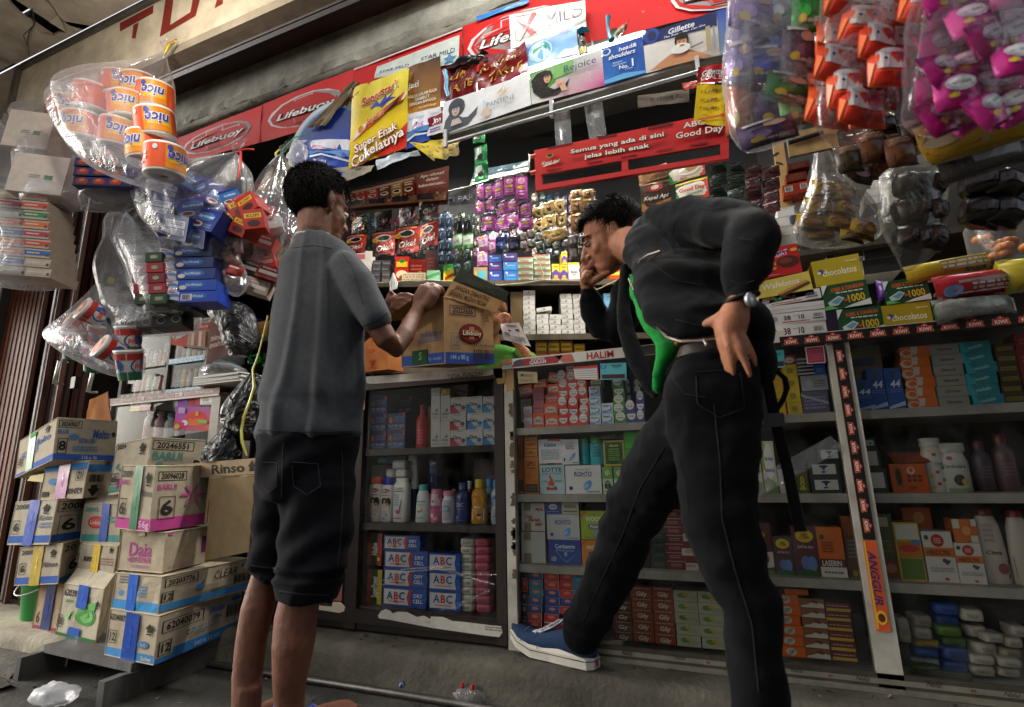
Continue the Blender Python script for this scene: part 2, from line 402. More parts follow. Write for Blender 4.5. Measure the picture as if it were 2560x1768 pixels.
b=MB();b.box(-6,.991,CZ-.002,-2.64,1.36,CZ+.01,'a89e8e');b.box(-6,1.34,1.75,-2.95,1.36,CZ-.003,'b0a690');obj('awning_end_wall',b,'paint',kind='structure')
def ring_panel(b,outer,hole,z,th,col,hcol):
 n=len(hole);ang=lambda p,c:math.atan2(p[1]-c[1],p[0]-c[0])
 c=(sum(p[0]for p in hole)/n,sum(p[1]for p in hole)/n)
 O=[]
 for p in hole:
  d=Vector((p[0]-c[0],p[1]-c[1]));best=1e9
  for(ax,ay),(bx,by)in zip(outer,outer[1:]+outer[:1]):
   ex,ey=bx-ax,by-ay;den=d.x*ey-d.y*ex
   if abs(den)<1e-9:continue
   t=((ax-c[0])*ey-(ay-c[1])*ex)/den;s_=((ax-c[0])*d.y-(ay-c[1])*d.x)/den
   if t>0 and-1e-6<=s_<=1+1e-6:best=min(best,t)
  O.append((c[0]+d.x*best,c[1]+d.y*best))
 V=[(*p,z)for p in O]+[(*p,z)for p in hole]+[(*p,z+th)for p in hole]
 b.add(V,[(i,n+i,n+(i+1)%n,(i+1)%n)for i in range(n)],col)
 b.add(V,[(n+i,2*n+i,2*n+(i+1)%n,n+(i+1)%n)for i in range(n)],hcol)
hole_px=[(60,-60),(200,-80),(420,-60),(500,-10),(560,60),(600,140),(650,195),(720,250),(655,205),(690,325),(600,330),(575,345),(545,360),(470,310),(400,262),(330,215),(270,180),(200,120),(130,50)]
hole=[(p.x,p.y)for p in(PZ('C4',x,y,CZ)for x,y in hole_px)]
b=MB();oz=[(-2.26,.102),(-1.602,.102),(-1.602,.978),(-2.26,.978)]
allx=[p[0]for p in hole];b2=[(min(min(allx)-.06,-2.62),.70),(-1.602,.70),(-1.602,.978),(min(min(allx)-.06,-2.62),.978)]
ring_panel(b,b2,hole,CZ-.006,.012,'b5ab9a','8a7f70')
for k,(p,q)in enumerate((((600,140),(690,325)),((470,310),(600,330)))):
 a_,c_=PZ('C4',*p,CZ),PZ('C4',*q,CZ);m_=(a_+c_)/2+Vector((-.02,-.03,-.018))
 b.add([a_+Vector((0,0,-.007)),c_+Vector((0,0,-.007)),m_],[(0,1,2)],'b9ae9c')
obj('broken_ceiling_panel',b,'paint',kind='structure')
b=MB();b.box(-6,.42,CZ+.28,2.8,.98,CZ+.30,'2a2520')
for k in range(7):b.box(-3.2+.5*k,0.42,CZ+.02,-3.13+.5*k,.98,CZ+.1,'3a3026')
b.box(-6,.984,CZ+.016,2.8,.990,CZ+.279,'2a2520');b.box(-6,.40,CZ-.05,2.8,.419,CZ+.3,'8a8478')
obj('awning_roof',b,'paint',kind='structure')
b=MB()
p0,p1=PZ('C4',330,90,CZ),PZ('C4',360,240,CZ-.02)
b.tube([p0,p1,PZ('C4',300,340,CZ-.06),PZ('C4',285,430,CZ-.1),PZ('C4',300,575,CZ-.14)],.0022,'2a2622',5)
b.tube([PZ('C4',345,265,CZ-.03),PZ('C4',240,365,CZ-.05),PZ('C4',290,480,CZ-.1)],.0016,'2a2622',5)
obj('loose_wire',b,'plastic',label='thin frayed wire dangling from the hole in the awning ceiling',cat='wire')
b=MB();q0=PZ('C4',0,745,CZ);
b.box(-4.2,.55,CZ-.10,-2.95,.66,CZ-.006,'6f6a62');obj('ceiling_beam',b,'concrete',kind='structure')
r=root('sign_board',(-1.2,1.0,2.14),'long off-white awning board with dark red hand-painted letters','sign board')
W_,H_=4.6,.252
b=MB();b.box(-1.42,0,0,3.2,.022,H_,('c9bda6','8a7f6c','8a7f6c','8a7f6c','b5a88e','8a7f6c'))
def fm_tur(x,y,l):return Vector((x-1.42,-.0006*l,y))
def onb(z,x,y):p=PY(z,x,y,1.0);return(p.x+1.2+1.42,p.z-2.14)
T1=[[(1240,240),(1585,55),(1580,138),(1238,328)],[(1378,262),(1432,232),(1400,398),(1362,398)]]
U1=[[(1710,0),(1790,0),(1755,262),(1650,382)],[(1755,262),(1965,128),(2020,165),(1650,382)],[(1990,0),(2062,0),(2020,165),(1965,128)]]
for P in T1+U1:
 q=[onb('C4',*p)for p in P];b.add([(x-1.42,-.0008,z)for x,z in q],[tuple(range(len(q)))],'7c1f16')
P=[onb('C4',*p)for p in[(2240,0),(2300,0),(2300,40),(2215,88)]];b.add([(x-1.42,-.0008,z)for x,z in P],[(0,1,2,3)],'7c1f16')
for k,x in enumerate((.9,1.35,1.8)):
 b.deco(fm_tur,W_,H_,[('t','UKO'[k],(x+1.42)/W_,.55,.62,'7c1f16')])
obj('board',b,'paint',r)
b=MB();b.box(-1.45,-.014,-.6,-1.421,.03,.262,'5a544a');b.box(-1.42,-.012,H_-.012,3.2,-.001,H_+.014,'57524a');obj('batten',b,'paint',r)
b=MB();b.box(-1.42,-.003,-.035,3.2,.05,-.002,'9a8f7c');obj('bottom_rail',b,'paint',r)
def nail(z,x,y,x2,y2):
 p=PY(z,x,y,.997);b=MB();d=Vector((.0,-.05,.012));e=PY(z,x2,y2,.955)
 b.tube([p,p+(e-p)*.95,e],.0022,'3a332e',6);b.tube([e,e+(e-p)*.03],.005,'3a332e',6)
 return b
for i,(x,y,x2,y2)in enumerate(((1680,462,1582,372),(1832,362,1772,298),(2122,252,2070,234))):
 b=nail('C4',x,y,x2,y2)
 n_=obj('nail',b,'metal',r)
def gate():
 r=root('folding_gate',(-3.55,1.7,.08),'folded dark brown wooden folding gate at the left end of the shop','folding gate')
 lo_z,hi_z=.0,2.25
 xs=[-.40+.022*i for i in range(15)]
 rm=None
 for i,x in enumerate(xs):
  if rm is None:
   b=MB();b.box(0,-.03,0,.015,.03,hi_z,'86492f');b.box(.015,-.015,0,.022,.02,hi_z,'3a2016');rm=b.mesh('rib');setmat(rm,'wood')
  obj('rib',rm,None,r,loc=(x,.004*(i%2),0))
 x=-.062;cols=['70402a','5e3522','683c28','56301e','643b27','5a3320']
 for i in range(6):
  b=MB();w=.066;b.box(0,0,0,w,.02,hi_z,cols[i]);b.box(w*.45,-.004,0,w*.55,-.001,hi_z,'2c1810')
  b.box(0,-.006,0,.006,-.001,hi_z,'6b4330')
  obj('panel',b,'wood',r,loc=(x,-.03+.05*(i%2),0),rot=(0,0,(.35 if i%2 else-.35)))
  x+=.070
 p=PY('Z5',395,1075,1.64);q=PY('Z5',360,1220,1.64)
 for P,Q in((p,q),(PY('Z5',630,1100,1.6),PY('Z5',585,1275,1.6))):
  o_=Vector((-3.55,1.7,.08));b=MB();b.tube([P-o_+Vector((0,.04,0)),P-o_,Q-o_,Q-o_+Vector((0,.04,0))],.009,'b9b6ae',8)
  obj('handle',b,'metal',r)
 b=MB();c=PY('Z5',500,1215,1.64)-Vector((-3.55,1.7,.08));b.box(c.x-.02,c.y-.01,c.z-.03,c.x+.015,c.y+.012,c.z+.03,'1a1512');obj('lock',b,'metal',r)
 return r
gate()
b=MB();b.box(-4.0,1.62,.08,-3.965,1.74,3.0,('d8d2c4','888','888','888','888','888')if 0 else 'c9c3b4');b.box(-3.965,1.63,.08,-3.955,1.73,3.0,'3a3631')
rr=random.Random(3)
for k in range(9):
 z=.9+.1*k;b.box(-3.998,1.6175,z,-3.967,1.6185,z+rr.uniform(.03,.07),rr.choice(['8c2f28','2f6b3a','2b2b2b','e8e2d2','8c2f28']))
obj('sticker_post',b,'paint',label='narrow pale post with torn stickers beside the brown gate',cat='post')
b=MB();b.box(-9.8,4.2,0,-5.0,4.3,4.2,'a8a294');obj('next_wall',b,'paint',kind='structure')
r=root('tube_lamp',(-9.3,3.98,3.5),'lit white fluorescent tube of the stall far left','lamp')
b=MB();b.box(-.9,.0,.06,.9,.06,.12,'d9d6cc');obj('fitting',b,'paint',r)
b=MB();b.tube([(-.85,.02,.03),(.85,.02,.03)],.03,'ffffff',10);obj('tube',b,mat_glow('tube_glow_far',(.85,.95,1),8),r)
b=MB();b.box(-10.2,4.0,2.2,-5.2,4.1,3.25,'1d4f86');obj('blue_banner',b,'print',label='blue banner hanging in the stall at the far left edge',cat='banner')
for k in range(4):
 b=MB();b.box(-9.6+k*.9,3.6,1.0,-8.8+k*.9,4.0,1.6+.1*(k%3),['8d9aa0','c9c4b8','6e7f70','b9b2a4'][k]);b.box(-9.6+k*.9,3.595,1.3,-8.8+k*.9,3.599,1.36,'54606a')
 obj('crate',b,'paint',label=['blue-grey','off-white','grey-green','pale beige'][k]+' goods crate of the neighbouring stall',cat='crate',group='crates of the neighbouring stall')
r=root('sky_blocker',(2.6,-3.6,0),'unseen grey building added behind the viewer to block sky light','building')  # unseen building added to keep sky light off the right side
b=MB();b.box(-1.6,-.3,0,6,0,4.2,'8a867e');obj('wall',b,'concrete',r)
b=MB();b.box(-1.8,.0,.1,3.0,.05,2.4,'4b4a4a')
for k in range(24):b.box(-1.8,.05,.12+k*.095,3.0,.065,.18+k*.095,'5b5a58')
obj('shutter',b,'paint',r)
# ================================================================ counters and glass cabinets
CREST_O=[(.0,.18),(.06,.10),(1-.06,.10),(1,.18),(.90,.52),(.97,.60),(.86,.74),(.72,.70),(.60,.90),(.5,.98),(.40,.90),(.28,.70),(.14,.74),(.03,.60),(.10,.52)]
def crest_items(u0,v0,u1,v1,r90=False):
 def mp(p):return(u0+(u1-u0)*p[0],v0+(v1-v0)*p[1])
 inn=[(.5+(x-.5)*.86,.5+(y-.5)*.84)for x,y in CREST_O]
 return[('p',[mp(p)for p in CREST_O],'d06a45'),('p',[mp(p)for p in inn],'b52a22'),('t','KIWI',(u0+u1)/2,v0+(v1-v0)*.40,(v1-v0)*.36,'f1e9df',{'w':(u1-u0)*.66}),('e',(u0+u1)/2,v0+(v1-v0)*.76,(u1-u0)*.05,(v1-v0)*.05,'f1e9df')]
def cabinet(name,label,x0,x1,z0,z1,shelves,posts,wood,shelfcol,depth=.40,glass=True,backcol='2a2520',kind='paint',y=D):
 r=root(name,((x0+x1)/2,y,z0),label,'display cabinet');ox=(x0+x1)/2
 b=MB();b.box(x0-ox,depth,0,x1-ox,depth+.012,z1-z0,backcol);obj('back_panel',b,'paint',r)
 b=MB();b.box(x0-ox,.0,z1-z0-.012,x1-ox,depth+.012,z1-z0-.001,wood);obj('counter_top',b,kind,r)
 b=MB();b.box(x0-ox+.012,.012,.0,x1-ox-.012,depth-.001,.022,wood);obj('bottom_board',b,kind,r)
 for(a,c)in posts:
  b=MB();b.box(a-ox,-.012,.001,c-ox,.02,z1-z0-.013,wood)
  obj('post',b,kind,r)
 for s in shelves:
  b=MB();b.box(x0-ox+.016,.008,s-z0-.024,x1-ox-.016,depth-.002,s-z0,shelfcol);obj('shelf',b,kind,r)
 if glass:
  ps=sorted(posts)
  for(a,c),(d,e)in zip(ps,ps[1:]):
   b=MB();b.box(c-ox+.001,.0,.03,d-ox-.001,.004,z1-z0-.014,'ffffff');obj('glass_pane',b,mat_glass(),r)
 return r,ox
LX0,LX1=-.712,1.05
r,ox=cabinet('glass_cabinet','long white-framed glass display cabinet with medicine boxes and black printed strips',LX0,LX1,.122,1.045,(.822,.600,.378),((LX0,-.680),(.287,.343),(1.01,LX1)),'b9b3a6','9d968a')
LC=r
o_=Vector((ox,D,.122))
b=MB();hb=.032;W_=.30-LX0;b.box(LX0-ox-.004,-.02,1.030-.122,.185-ox,-.013,1.064-.122,'d8d4ca')
def fm(x,y,l):return Vector((LX0-ox+x,-.0204-.0004*l,1.031-.122+y))
for u in(.03,.55):b.deco(fm,W_,hb,[('p',[(u,.1),(u+.17,.1),(u+.19,.88),(u+.03,.88)],'9c2430'),('e',u+.03,.5,.02,.35,'4a3a55'),('t','GUDANG',u+.10,.72,.26,'eadfdc'),('t','GARAM',u+.10,.36,.40,'eadfdc')])
b.deco(fm,W_,hb,[('p',[(.22,.05),(.26,.05),(.25,.9),(.19,.9)],'c46a55'),('t','HALIM',.345,.5,.72,'b3201f'),('p',[(.43,.02),(.53,.02),(.55,.9),(.50,.98),(.45,.9)],'4b4744')])
obj('label_band',b,'print',LC)
b=MB();x0=.17;W_=LX1-x0;hb=.032
b.box(x0-ox,-.022,1.014-.122,LX1-ox+.002,-.0145,1.046-.122,'15120f')
def fm(x,y,l):return Vector((x0-ox+x,-.0224-.0004*l,1.014-.122+y))
x=.008
while x<W_-.05:
 b.deco(fm,W_,hb,crest_items(x/W_,.08,(x+.040)/W_,.92));x+=.0535
b.deco(fm,W_,hb,[('r',0,.97,.5,1.03,'c9c4b8')])
obj('label_band',b,'print',LC)
b=MB();hb=.022;L_=1.0-.47
b.box(.302-ox,-.0165,.485-.122,.330-ox,-.0125,1.013-.122,'15120f')
def fm(x,y,l):return Vector((.304-ox+y,-.0169-.0004*l,1.003-.122-x))
x=.01
while x<.50:
 b.deco(fm,L_,.024,crest_items(x/L_,.06,(x+.037)/L_,.95));x+=.0505
obj('label_strip',b,'print',LC)
b=MB();b.box(.300-ox,-.0165,.265-.122,.330-ox,-.0125,.483-.122,'d2592a')
def fm(x,y,l):return Vector((.301-ox+y,-.0169-.0004*l,.480-.122-x))
b.deco(fm,.21,.028,[('r',0,0,1,.16,'e0b02a'),('t','ANGGUR',.42,.52,.62,'3a2a6a',{'w':.62,'i':.2}),('e',.87,.5,.08,.42,'e8b43a'),('e',.87,.5,.05,.28,'5a2a1a')])
obj('label_strip',b,'print',LC)
b=MB()
for k,z in enumerate((.126,.146)):
 b.box(LX0-ox+.03,-.018+.005*k,z-.122-.003,LX1-ox,.0-.001,z-.122+.009,'bdb6a6')
b.box(LX0-ox+.03,-.012,.002,LX1-ox,-.0005,.045,'6d685e')
def fm(x,y,l):return Vector((-.42-ox+x,-.0184-.0004*l,.0+y))
for k in range(10):b.deco(fm,1.4,.042,[('t','Nafal',.06+.105*k,.8 if k%2 else .72,.24,'2a2622',{'i':.4,'b':0,'r':-.05})]+([('t','m',.115+.105*k,.72,.22,'9c2a22')]if k%2 else[]))
obj('sliding_rail',b,'metal',LC)
b=MB();rr=random.Random(4)
for k in range(16):
 z=.15+.8*rr.random();x=-.684;P=[];h=rr.uniform(.01,.05)
 for j in range(7):P.append((x-ox-rr.uniform(.004,.014),-.0128,z+h*j/6))
 b.add(P+[(x+.0035-ox,-.0128,z+h),(x+.0035-ox,-.0128,z)],[tuple(range(9))],rr.choice(['5e452f','6b4e33','4a3a2c']))
obj('rust_patch',b,'paint',LC)
b=MB();b.box(-.718-ox,-.0245,.925,-.676-ox,-.0205,.9425,'a97f42');
def tapep(P,y,c='b08a4c'):
 q=[PY('B8',*p,y)-o_ for p in P];b.add(q,[tuple(range(len(q)))],c);b.add([v+Vector((0,.002,0))for v in q],[tuple(range(len(q)))[::-1]],c)
tapep([(1330,95),(1395,85),(1405,325),(1340,345)],D-.0132);tapep([(1222,135),(1325,95),(1330,270),(1262,280)],D-.016,'9c7c48')
obj('brown_tape',b,'gloss',LC)
DX0,DX1=-1.95,-.716
r,ox=cabinet('wooden_cabinet','dark wooden glass-fronted cabinet with shampoo bottles and battery packs',DX0,DX1,.132,1.035,(.770,.497,.207),((DX0,-1.90),(-1.365,-1.312),(-.752,DX1)),'2e211a','4a4038',kind='wood')
DC=r;o_=Vector((ox,D,.132))
b=MB();b.box(DX0-ox,-.016,1.0-.132,DX1-ox,.0,1.036-.132,'3a2a20');obj('top_rail',b,'wood',DC);b=MB();b.box(DX0-ox,-.014,.155-.132,DX1-ox,-.0005,.20-.132,'2e211a');b.box(DX0-ox,-.006,.0,DX1-ox,-.0005,.022,'1d1510');obj('front_rail',b,'wood',DC)
b=MB();P=[(120,215),(330,200),(510,185),(700,170),(1000,150),(1190,143),(1225,150),(1222,195),(1190,205),(860,232),(515,255),(160,278),(125,270)]
q=[PY('B8',*p,D-.0175)-o_ for p in P];b.add(q,[tuple(range(len(q)))[::-1]],'c9c3b8')
def fm(x,y,l):return Vector((-.93-ox+x,-.0178-.0004*l,1.012-.132+y))
b.deco(fm,.13,.022,[('t','TOTAL KUALITAS',.5,.55,.6,'5a4038'),('lines',.05,.0,.98,.3,1,'7c2a22')])
obj('paint_strip',b,'paint',DC)
b=MB();P=[(1215,430),(1240,395),(1275,378),(1310,390),(1330,412),(1370,398),(1440,402),(1520,440),(1570,428),(1620,455),(1625,435),(1720,440),(1790,470),(1900,480),(2100,505),(2165,510),(2175,560),(2150,595),(2060,585),(1640,525),(1300,460),(1225,450)]
q=[PY('C1',*p,D-.0150)-o_ for p in P];b.add(q,[tuple(range(len(q)))[::-1]],'cfcabd')
b.deco(lambda x,y,l:Vector((-1.08-ox+x,-.0153-.0004*l,.168-.132+y)),.36,.03,[('t','k m',.2,.5,.3,'55504a',{'b':0,'i':.3}),('lines',.8,.2,.97,.7,2,'8a8478')])
P=[(762,350),(860,360),(870,322),(930,325),(965,360),(955,395),(920,408),(762,385)]
q=[PY('C1',*p,D-.0150)-o_ for p in P];b.add(q,[tuple(range(len(q)))[::-1]],'d8c9ae')
obj('peeling_sticker',b,'paper',DC)
b=MB();q=[PY('B8',*p,D-.0128)-o_ for p in[(82,205),(118,205),(110,500),(80,500)]];b.add(q,[(0,1,2,3)][::-1],'b87f48');obj('brown_tape',b,'gloss',DC)
b=MB();q=[(-1.52-ox,-.0012,.22-.132),(-1.385-ox,-.0012,.22-.132),(-1.385-ox,-.0012,.48-.132),(-1.52-ox,-.0012,.50-.132)];b.add(q,[(0,1,2,3)],'b0675c');obj('pink_card',b,'paper',DC)
b=MB()
for P in([(1240,165),(1400,75),(1480,68),(1690,50),(1860,110),(2180,115)],[(1240,200),(1420,90),(1690,70),(1860,120),(2120,190)],[(1800,380),(1990,270),(2080,230)],[(1700,390),(2080,235)]):
 pts=[PY('C1',*p,D-.003)-o_ for p in P]
 b.add([p+Vector((0,0,s_))for p in pts for s_ in(-.0022,.0022)],[(i*2,i*2+1,i*2+3,i*2+2)for i in range(len(pts)-1)],'bfbfb4')
obj('tape_strip',b,mat_film('tape_film',(.85,.86,.9),.34,.14,30,.15),DC)
SX0,SX1=-3.0,-2.18
r,ox=cabinet('side_cabinet','small white-framed glass cabinet behind the carton stack',SX0,SX1,.10,1.07,(.62,.85),((SX0,-2.97),(-2.235,SX1)),'b5b0a2','8d877a',y=1.76)
SC=r;b=MB();W_=SX1-SX0;hb=.030
b.box(SX0-ox,-.02,1.058-.1,SX1-ox,-.013,1.088-.1,'7c3422');b.box(SX0-ox,-.021,1.05-.1,SX1-ox,-.0125,1.0575-.1,'c9c4b6')
def fm(x,y,l):return Vector((SX0-ox+x,-.0204-.0004*l,1.058-.1+y))
for u in(.16,.50,.83):b.deco(fm,W_,hb,[('t','TOTALITAS SEBUAH KUALITAS',u,.5,.42,'e2d8c8',{'w':.24})])
for u in(.33,.665):b.deco(fm,W_,hb,[('r',u-.03,.2,u+.03,.8,'d9cfc0'),('e',u-.01,.5,.02,.25,'a8442a')])
obj('label_band',b,'print',SC)
r,ox=cabinet('counter_showcase','small glass showcase with bottles standing on the side cabinet',-2.95,-2.31,1.09,1.46,(1.255,),((-2.95,-2.93),(-2.60,-2.585),(-2.325,-2.31)),'5a544a','a8c4d0',depth=.2,y=1.77)
b=MB()
for z in(1.255,1.10):
 for(a,c,col,dot)in((-2.58,-2.325,'6fb3d8','2a5a9c'),(-2.93,-2.605,'6a6a3a' if z>1.2 else '55584a','c9a43a')):
  b.box(a-ox,-.014,z-1.09-.018,c-ox,-.0125,z-1.09+.008,col)
  for k in range(7):x=a+(c-a)*(k+.5)/7;b.deco(lambda X,Y_,l:Vector((X-ox,-.0142-.0004*l,Y_+z-1.09)),1,1,[('e',x,-.005,.008,.009,'f1ede4'),('e',x,-.005,.005,.005,'b5392c')])
obj('shelf_strip',b,'print',r)
r=root('rear_rack',(-1.9,2.02,.12),'dim wooden rack inside the shop behind the black bag','rack')
b=MB();b.box(-.25,0,1.17,0.35,.35,1.19,'4a4038');obj('shelf',b,'wood',r);b=MB();b.box(-.25,0,.75,0.35,.35,.77,'4a4038');obj('shelf',b,'wood',r)
b=MB();b.box(-.28,0,0,-.25,.35,1.7,'3a3028');obj('side_panel',b,'wood',r);b=MB();b.box(.35,0,0,.38,.35,1.17,'3a3028');obj('side_panel',b,'wood',r)
SO=Vector((-1.52,2.02,1.60));SANG=math.atan2(.40,.92);SEX=Vector((math.cos(SANG),math.sin(SANG),0));SN=Vector((math.sin(SANG),-math.cos(SANG),0))
r=root('wall_shelf',SO,'long dark wooden goods shelf inside the shop behind the counter','shelf',rot=(0,0,SANG))
for z in(0,-.278,-.43):
 b=MB();b.box(-.5,.0,z-.022,3.2,.42,z,'3d352b');b.box(-.5,-.006,z-.03,3.2,-.0005,z-.001,'54493a');obj('shelf_board',b,'wood',r)
b=MB();b.box(-.5,.43,-.9,3.2,.45,1.1,'0b0908');obj('back_board',b,'wood',r)
for x in(-.5,3.17):b=MB();b.box(x,.02,-1.4,x+.03,.41,1.1,'3a3128');obj('upright',b,'wood',r)
def PS(z,x,y,off=0.0):return PP(z,x,y,SO-SN*off,SN)
def tube_lamp(name,label,loc,L_,watts,rotz=0):
 r=root(name,loc,label,'lamp',rot=(0,0,rotz))
 b=MB();b.box(-L_/2,-.025,.03,L_/2,.025,.075,'d9d6cc');obj('fitting',b,'paint',r)
 b=MB();b.tube([(-L_/2+.02,0,0),(L_/2-.02,0,0)],.013,'ffffff',10);obj('tube',b,mat_glow('tube_glow',(.9,.96,1),12),r)
 l=bpy.data.lights.new(name,'AREA');l.shape='RECTANGLE';l.size=L_;l.size_y=.05;l.energy=watts;l.color=(1,.97,.9)
 o=bpy.data.objects.new('lamp_light',l);COL.objects.link(o);o.parent=r;o.location=(0,0,-.03)
 return r
tube_lamp('tube_lamp','lit fluorescent tube under the awning above the advertising boards',(-.25,1.16,2.86),1.2,7.5)
tube_lamp('tube_lamp','lit fluorescent tube inside the shop behind the red banner',(-.75,1.98,2.46),1.2,26)
r=root('bulb_lamp',(-1.35,.52,2.12),'warm bare bulb hanging under the awning at the left, above the view','lamp')
b=MB();b.tube([(0,0,.05),(0,0,.27)],.003,'1c1c1c',6);b.lathe([(.012,.03),(.014,.06),(.008,.07)],'2a2a2a',12);obj('cord',b,'plastic',r)
b=MB();ball_=[(.001,-.03),(.018,-.025),(.028,0),(.02,.02),(.011,.032)];b.lathe(ball_,'ffffff',16);obj('bulb',b,mat_glow('bulb_glow',(1,.85,.65),10),r)
l=bpy.data.lights.new('bulb','POINT');l.energy=10;l.color=(1,.92,.82);l.shadow_soft_size=.04
o=bpy.data.objects.new('bulb_light',l);COL.objects.link(o);o.parent=r;o.location=(0,0,-.05)
tube_lamp('tube_lamp','lit fluorescent tube inside the shop above the stacked white cartons',(1.0,2.3,2.9),1.2,6)
# ================================================================ goods behind the glass
def dims(z,x0,yb,x1,yt,Yp):
 a,c,t=PY(z,x0,yb,Yp),PY(z,x1,yb,Yp),PY(z,(x0+x1)/2,yt,Yp)
 bt=PY(z,(x0+x1)/2,yb,Yp)
 return(a.x+c.x)/2,bt.z,c.x-a.x,t.z-bt.z
def goods(z,x0,yb,x1,yt,zb,name,label,col,dec=(),n=1,off=.045,d=.08,side=None,group=None,cat='box',m='print',jit=.0015,rz=0,me=None,top=None):
 ''
 Yp=D+off;xc,zz,w,h=dims(z,x0,yb,x1,yt,Yp)
 if zb is None:zb=zz
 h=(zz+h-zb)/n if n>1 or True else h
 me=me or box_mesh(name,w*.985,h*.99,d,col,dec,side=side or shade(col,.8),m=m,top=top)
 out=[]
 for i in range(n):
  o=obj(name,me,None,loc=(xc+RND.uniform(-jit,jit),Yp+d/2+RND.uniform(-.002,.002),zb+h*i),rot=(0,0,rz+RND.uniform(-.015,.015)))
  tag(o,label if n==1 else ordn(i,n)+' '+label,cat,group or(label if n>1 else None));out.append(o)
 return out
def bottle(z,x0,yb,x1,yt,zb,label,col,cap,dec=(),shape='flat',off=.06,capf=.16,ay=.6,name='bottle',m='plastic',neck=.5,group=None):
 Yp=D+off;xc,zz,w,h=dims(z,x0,yb,x1,yt,Yp)
 if zb is not None:h=zz+h-zb
 else:zb=zz
 hb=h*(1-capf);R_=w/2
 P=dict(flat=[(.9,0),(1,.02),(1,.86),(.97,.93),(.8,1)],round=[(.92,0),(1,.03),(1,.74),(.9,.84),(neck,.95),(neck,1)],waist=[(.85,0),(1,.04),(.97,.3),(.9,.55),(.98,.75),(.85,.9),(neck,1)],tap=[(.9,0),(1,.03),(.95,.5),(.82,.85),(.6,1)],can=[(.96,0),(1,.02),(1,.97),(.9,1)],pump=[(.95,0),(1,.02),(1,.68),(.9,.78),(.42,.88),(.42,1)])[shape]
 b=MB();b.lathe([(r*R_,t*hb)for r,t in P],col,20,1,ay,sq=.35 if shape=='flat' else 0)
 def rad(t):
  for(r0,t0),(r1,t1)in zip(P,P[1:]):
   if t0<=t<=t1:return r0+(r1-r0)*(t-t0)/max(1e-6,t1-t0)
  return P[-1][0]
 def fm(x,y,l):
  X=x-R_;r=rad(max(0,min(1,y/hb)))*R_;u=max(-.999,min(.999,X/r));k=(1-abs(u)**(2.9 if shape=='flat' else 2))**(1/(2.9 if shape=='flat' else 2))
  return Vector((X,-(r*ay)*k-.0005-.0004*l,y))
 b.deco(fm,w,hb,dec,nx=6)
 o=obj(name,b,m,loc=(xc,Yp+R_*ay,zb),rot=(0,0,RND.uniform(-.05,.05)))
 tag(o,label,'bottle',group)
 b=MB();rc=(P[-1][0]if shape in('flat','can','tap')else neck*1.15)*R_
 b.lathe([(rc,hb+.0002),(rc,h*.985),(rc*.85,h)],cap,16,1,ay if shape=='flat' else max(ay,.75));obj('cap',b,m,o)
 return o
def soap(z,x0,yb,x1,yt,zb,label,col,off=.05,n=1,d=.06,txt=None,group=None,tc='6a6458',rz=0,name='soap_pack',cat='soap',jit=.002):
 Yp=D+off;xc,zz,w,h=dims(z,x0,yb,x1,yt,Yp)
 if zb is None:zb=zz
 h=(zz+h-zb)/n
 b=MB();rr=[(.72,0),(.95,.06),(1,.3),(1,.7),(.95,.94),(.72,1)]
 b.loft([((0,0,t*h),(k*w/2,0,0),(0,k*d/2,0))for k,t in rr],col,20,sq=.55)
 def fm(x,y,l):return Vector((x-w/2,-d/2*(1-.18*abs(2*x/w-1)**3)-.0008*l-.0004,y))
 if txt:b.deco(fm,w,h,[('t',txt,.5,.5,.34,tc,{'w':.5}),('e',.5,.5,.0,.0,col)])
 me=b.mesh(name);setmat(me,'print');out=[]
 for i in range(n):
  o=obj(name,me,None,loc=(xc+RND.uniform(-jit,jit),Yp+d/2,zb+h*i),rot=(0,0,rz+RND.uniform(-.06,.06)))
  tag(o,label if n==1 else ordn(i,n)+' '+label,cat,group or(label if n>1 else None));out.append(o)
 return out
def card(z,P,off,label,col,dec,name='price_card',cat='card',m='print',th=.0012):
 ''
 q=[PY(z,*p,D-off)for p in P];o0=q[0];b=MB();c=[v-o0 for v in q]
 b.add(c,[(0,1,2,3)],col);b.add([v+Vector((0,th,0))for v in c],[(3,2,1,0)],shade(col,.8))
 b.add(c+[v+Vector((0,th,0))for v in c],[(i,i+4,(i+1)%4+4,(i+1)%4)for i in range(4)],shade(col,.8))
 def fm(x,y,l):
  a=c[0]+(c[1]-c[0])*x;t=c[3]+(c[2]-c[3])*x;return a+(t-a)*y+Vector((0,-.0004*l,0))
 b.deco(fm,1,1,dec);o=obj(name,b,m,loc=o0);return tag(o,label,cat)
W='e4e0d8'
s1,s2,s3=.770,.497,.207
tp=[('e',.2,.62,.10,.18,'d8702c'),('t','TAY PIN SAN',.5,.28,.17,'aab4dc',{'w':.84}),('p',[(.8,1),(1,1),(1,.72)],'c8402c'),('lines',.4,.5,.95,.85,3,'6f7bb4'),('lines',.2,.08,.85,.16,1,'8f98c8')]
goods('B8',145,815,293,390,s1,'powder_box','navy box with orange emblem, left end of the top shelf','2a3263',tp,3)
goods('B8',300,815,458,530,s1,'powder_box','navy box with an orange emblem beside the red bottle','2a3263',tp,2)
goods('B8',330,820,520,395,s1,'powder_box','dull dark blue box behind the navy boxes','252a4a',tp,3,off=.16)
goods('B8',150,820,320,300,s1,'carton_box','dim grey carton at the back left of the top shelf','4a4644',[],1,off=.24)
bottle('B8',535,812,635,455,s1,'bright red pump bottle on the top shelf of the wooden cabinet','c21f26','a31a20',[('lines',.3,.1,.75,.5,5,'d86a66')],'pump',ay=.7,capf=.12,neck=.4)
bottle('B8',634,815,684,470,s1,'slim amber oil bottle behind the red bottle','a8771f','b98e1c',[],'round',ay=.8,capf=.14,off=.09)
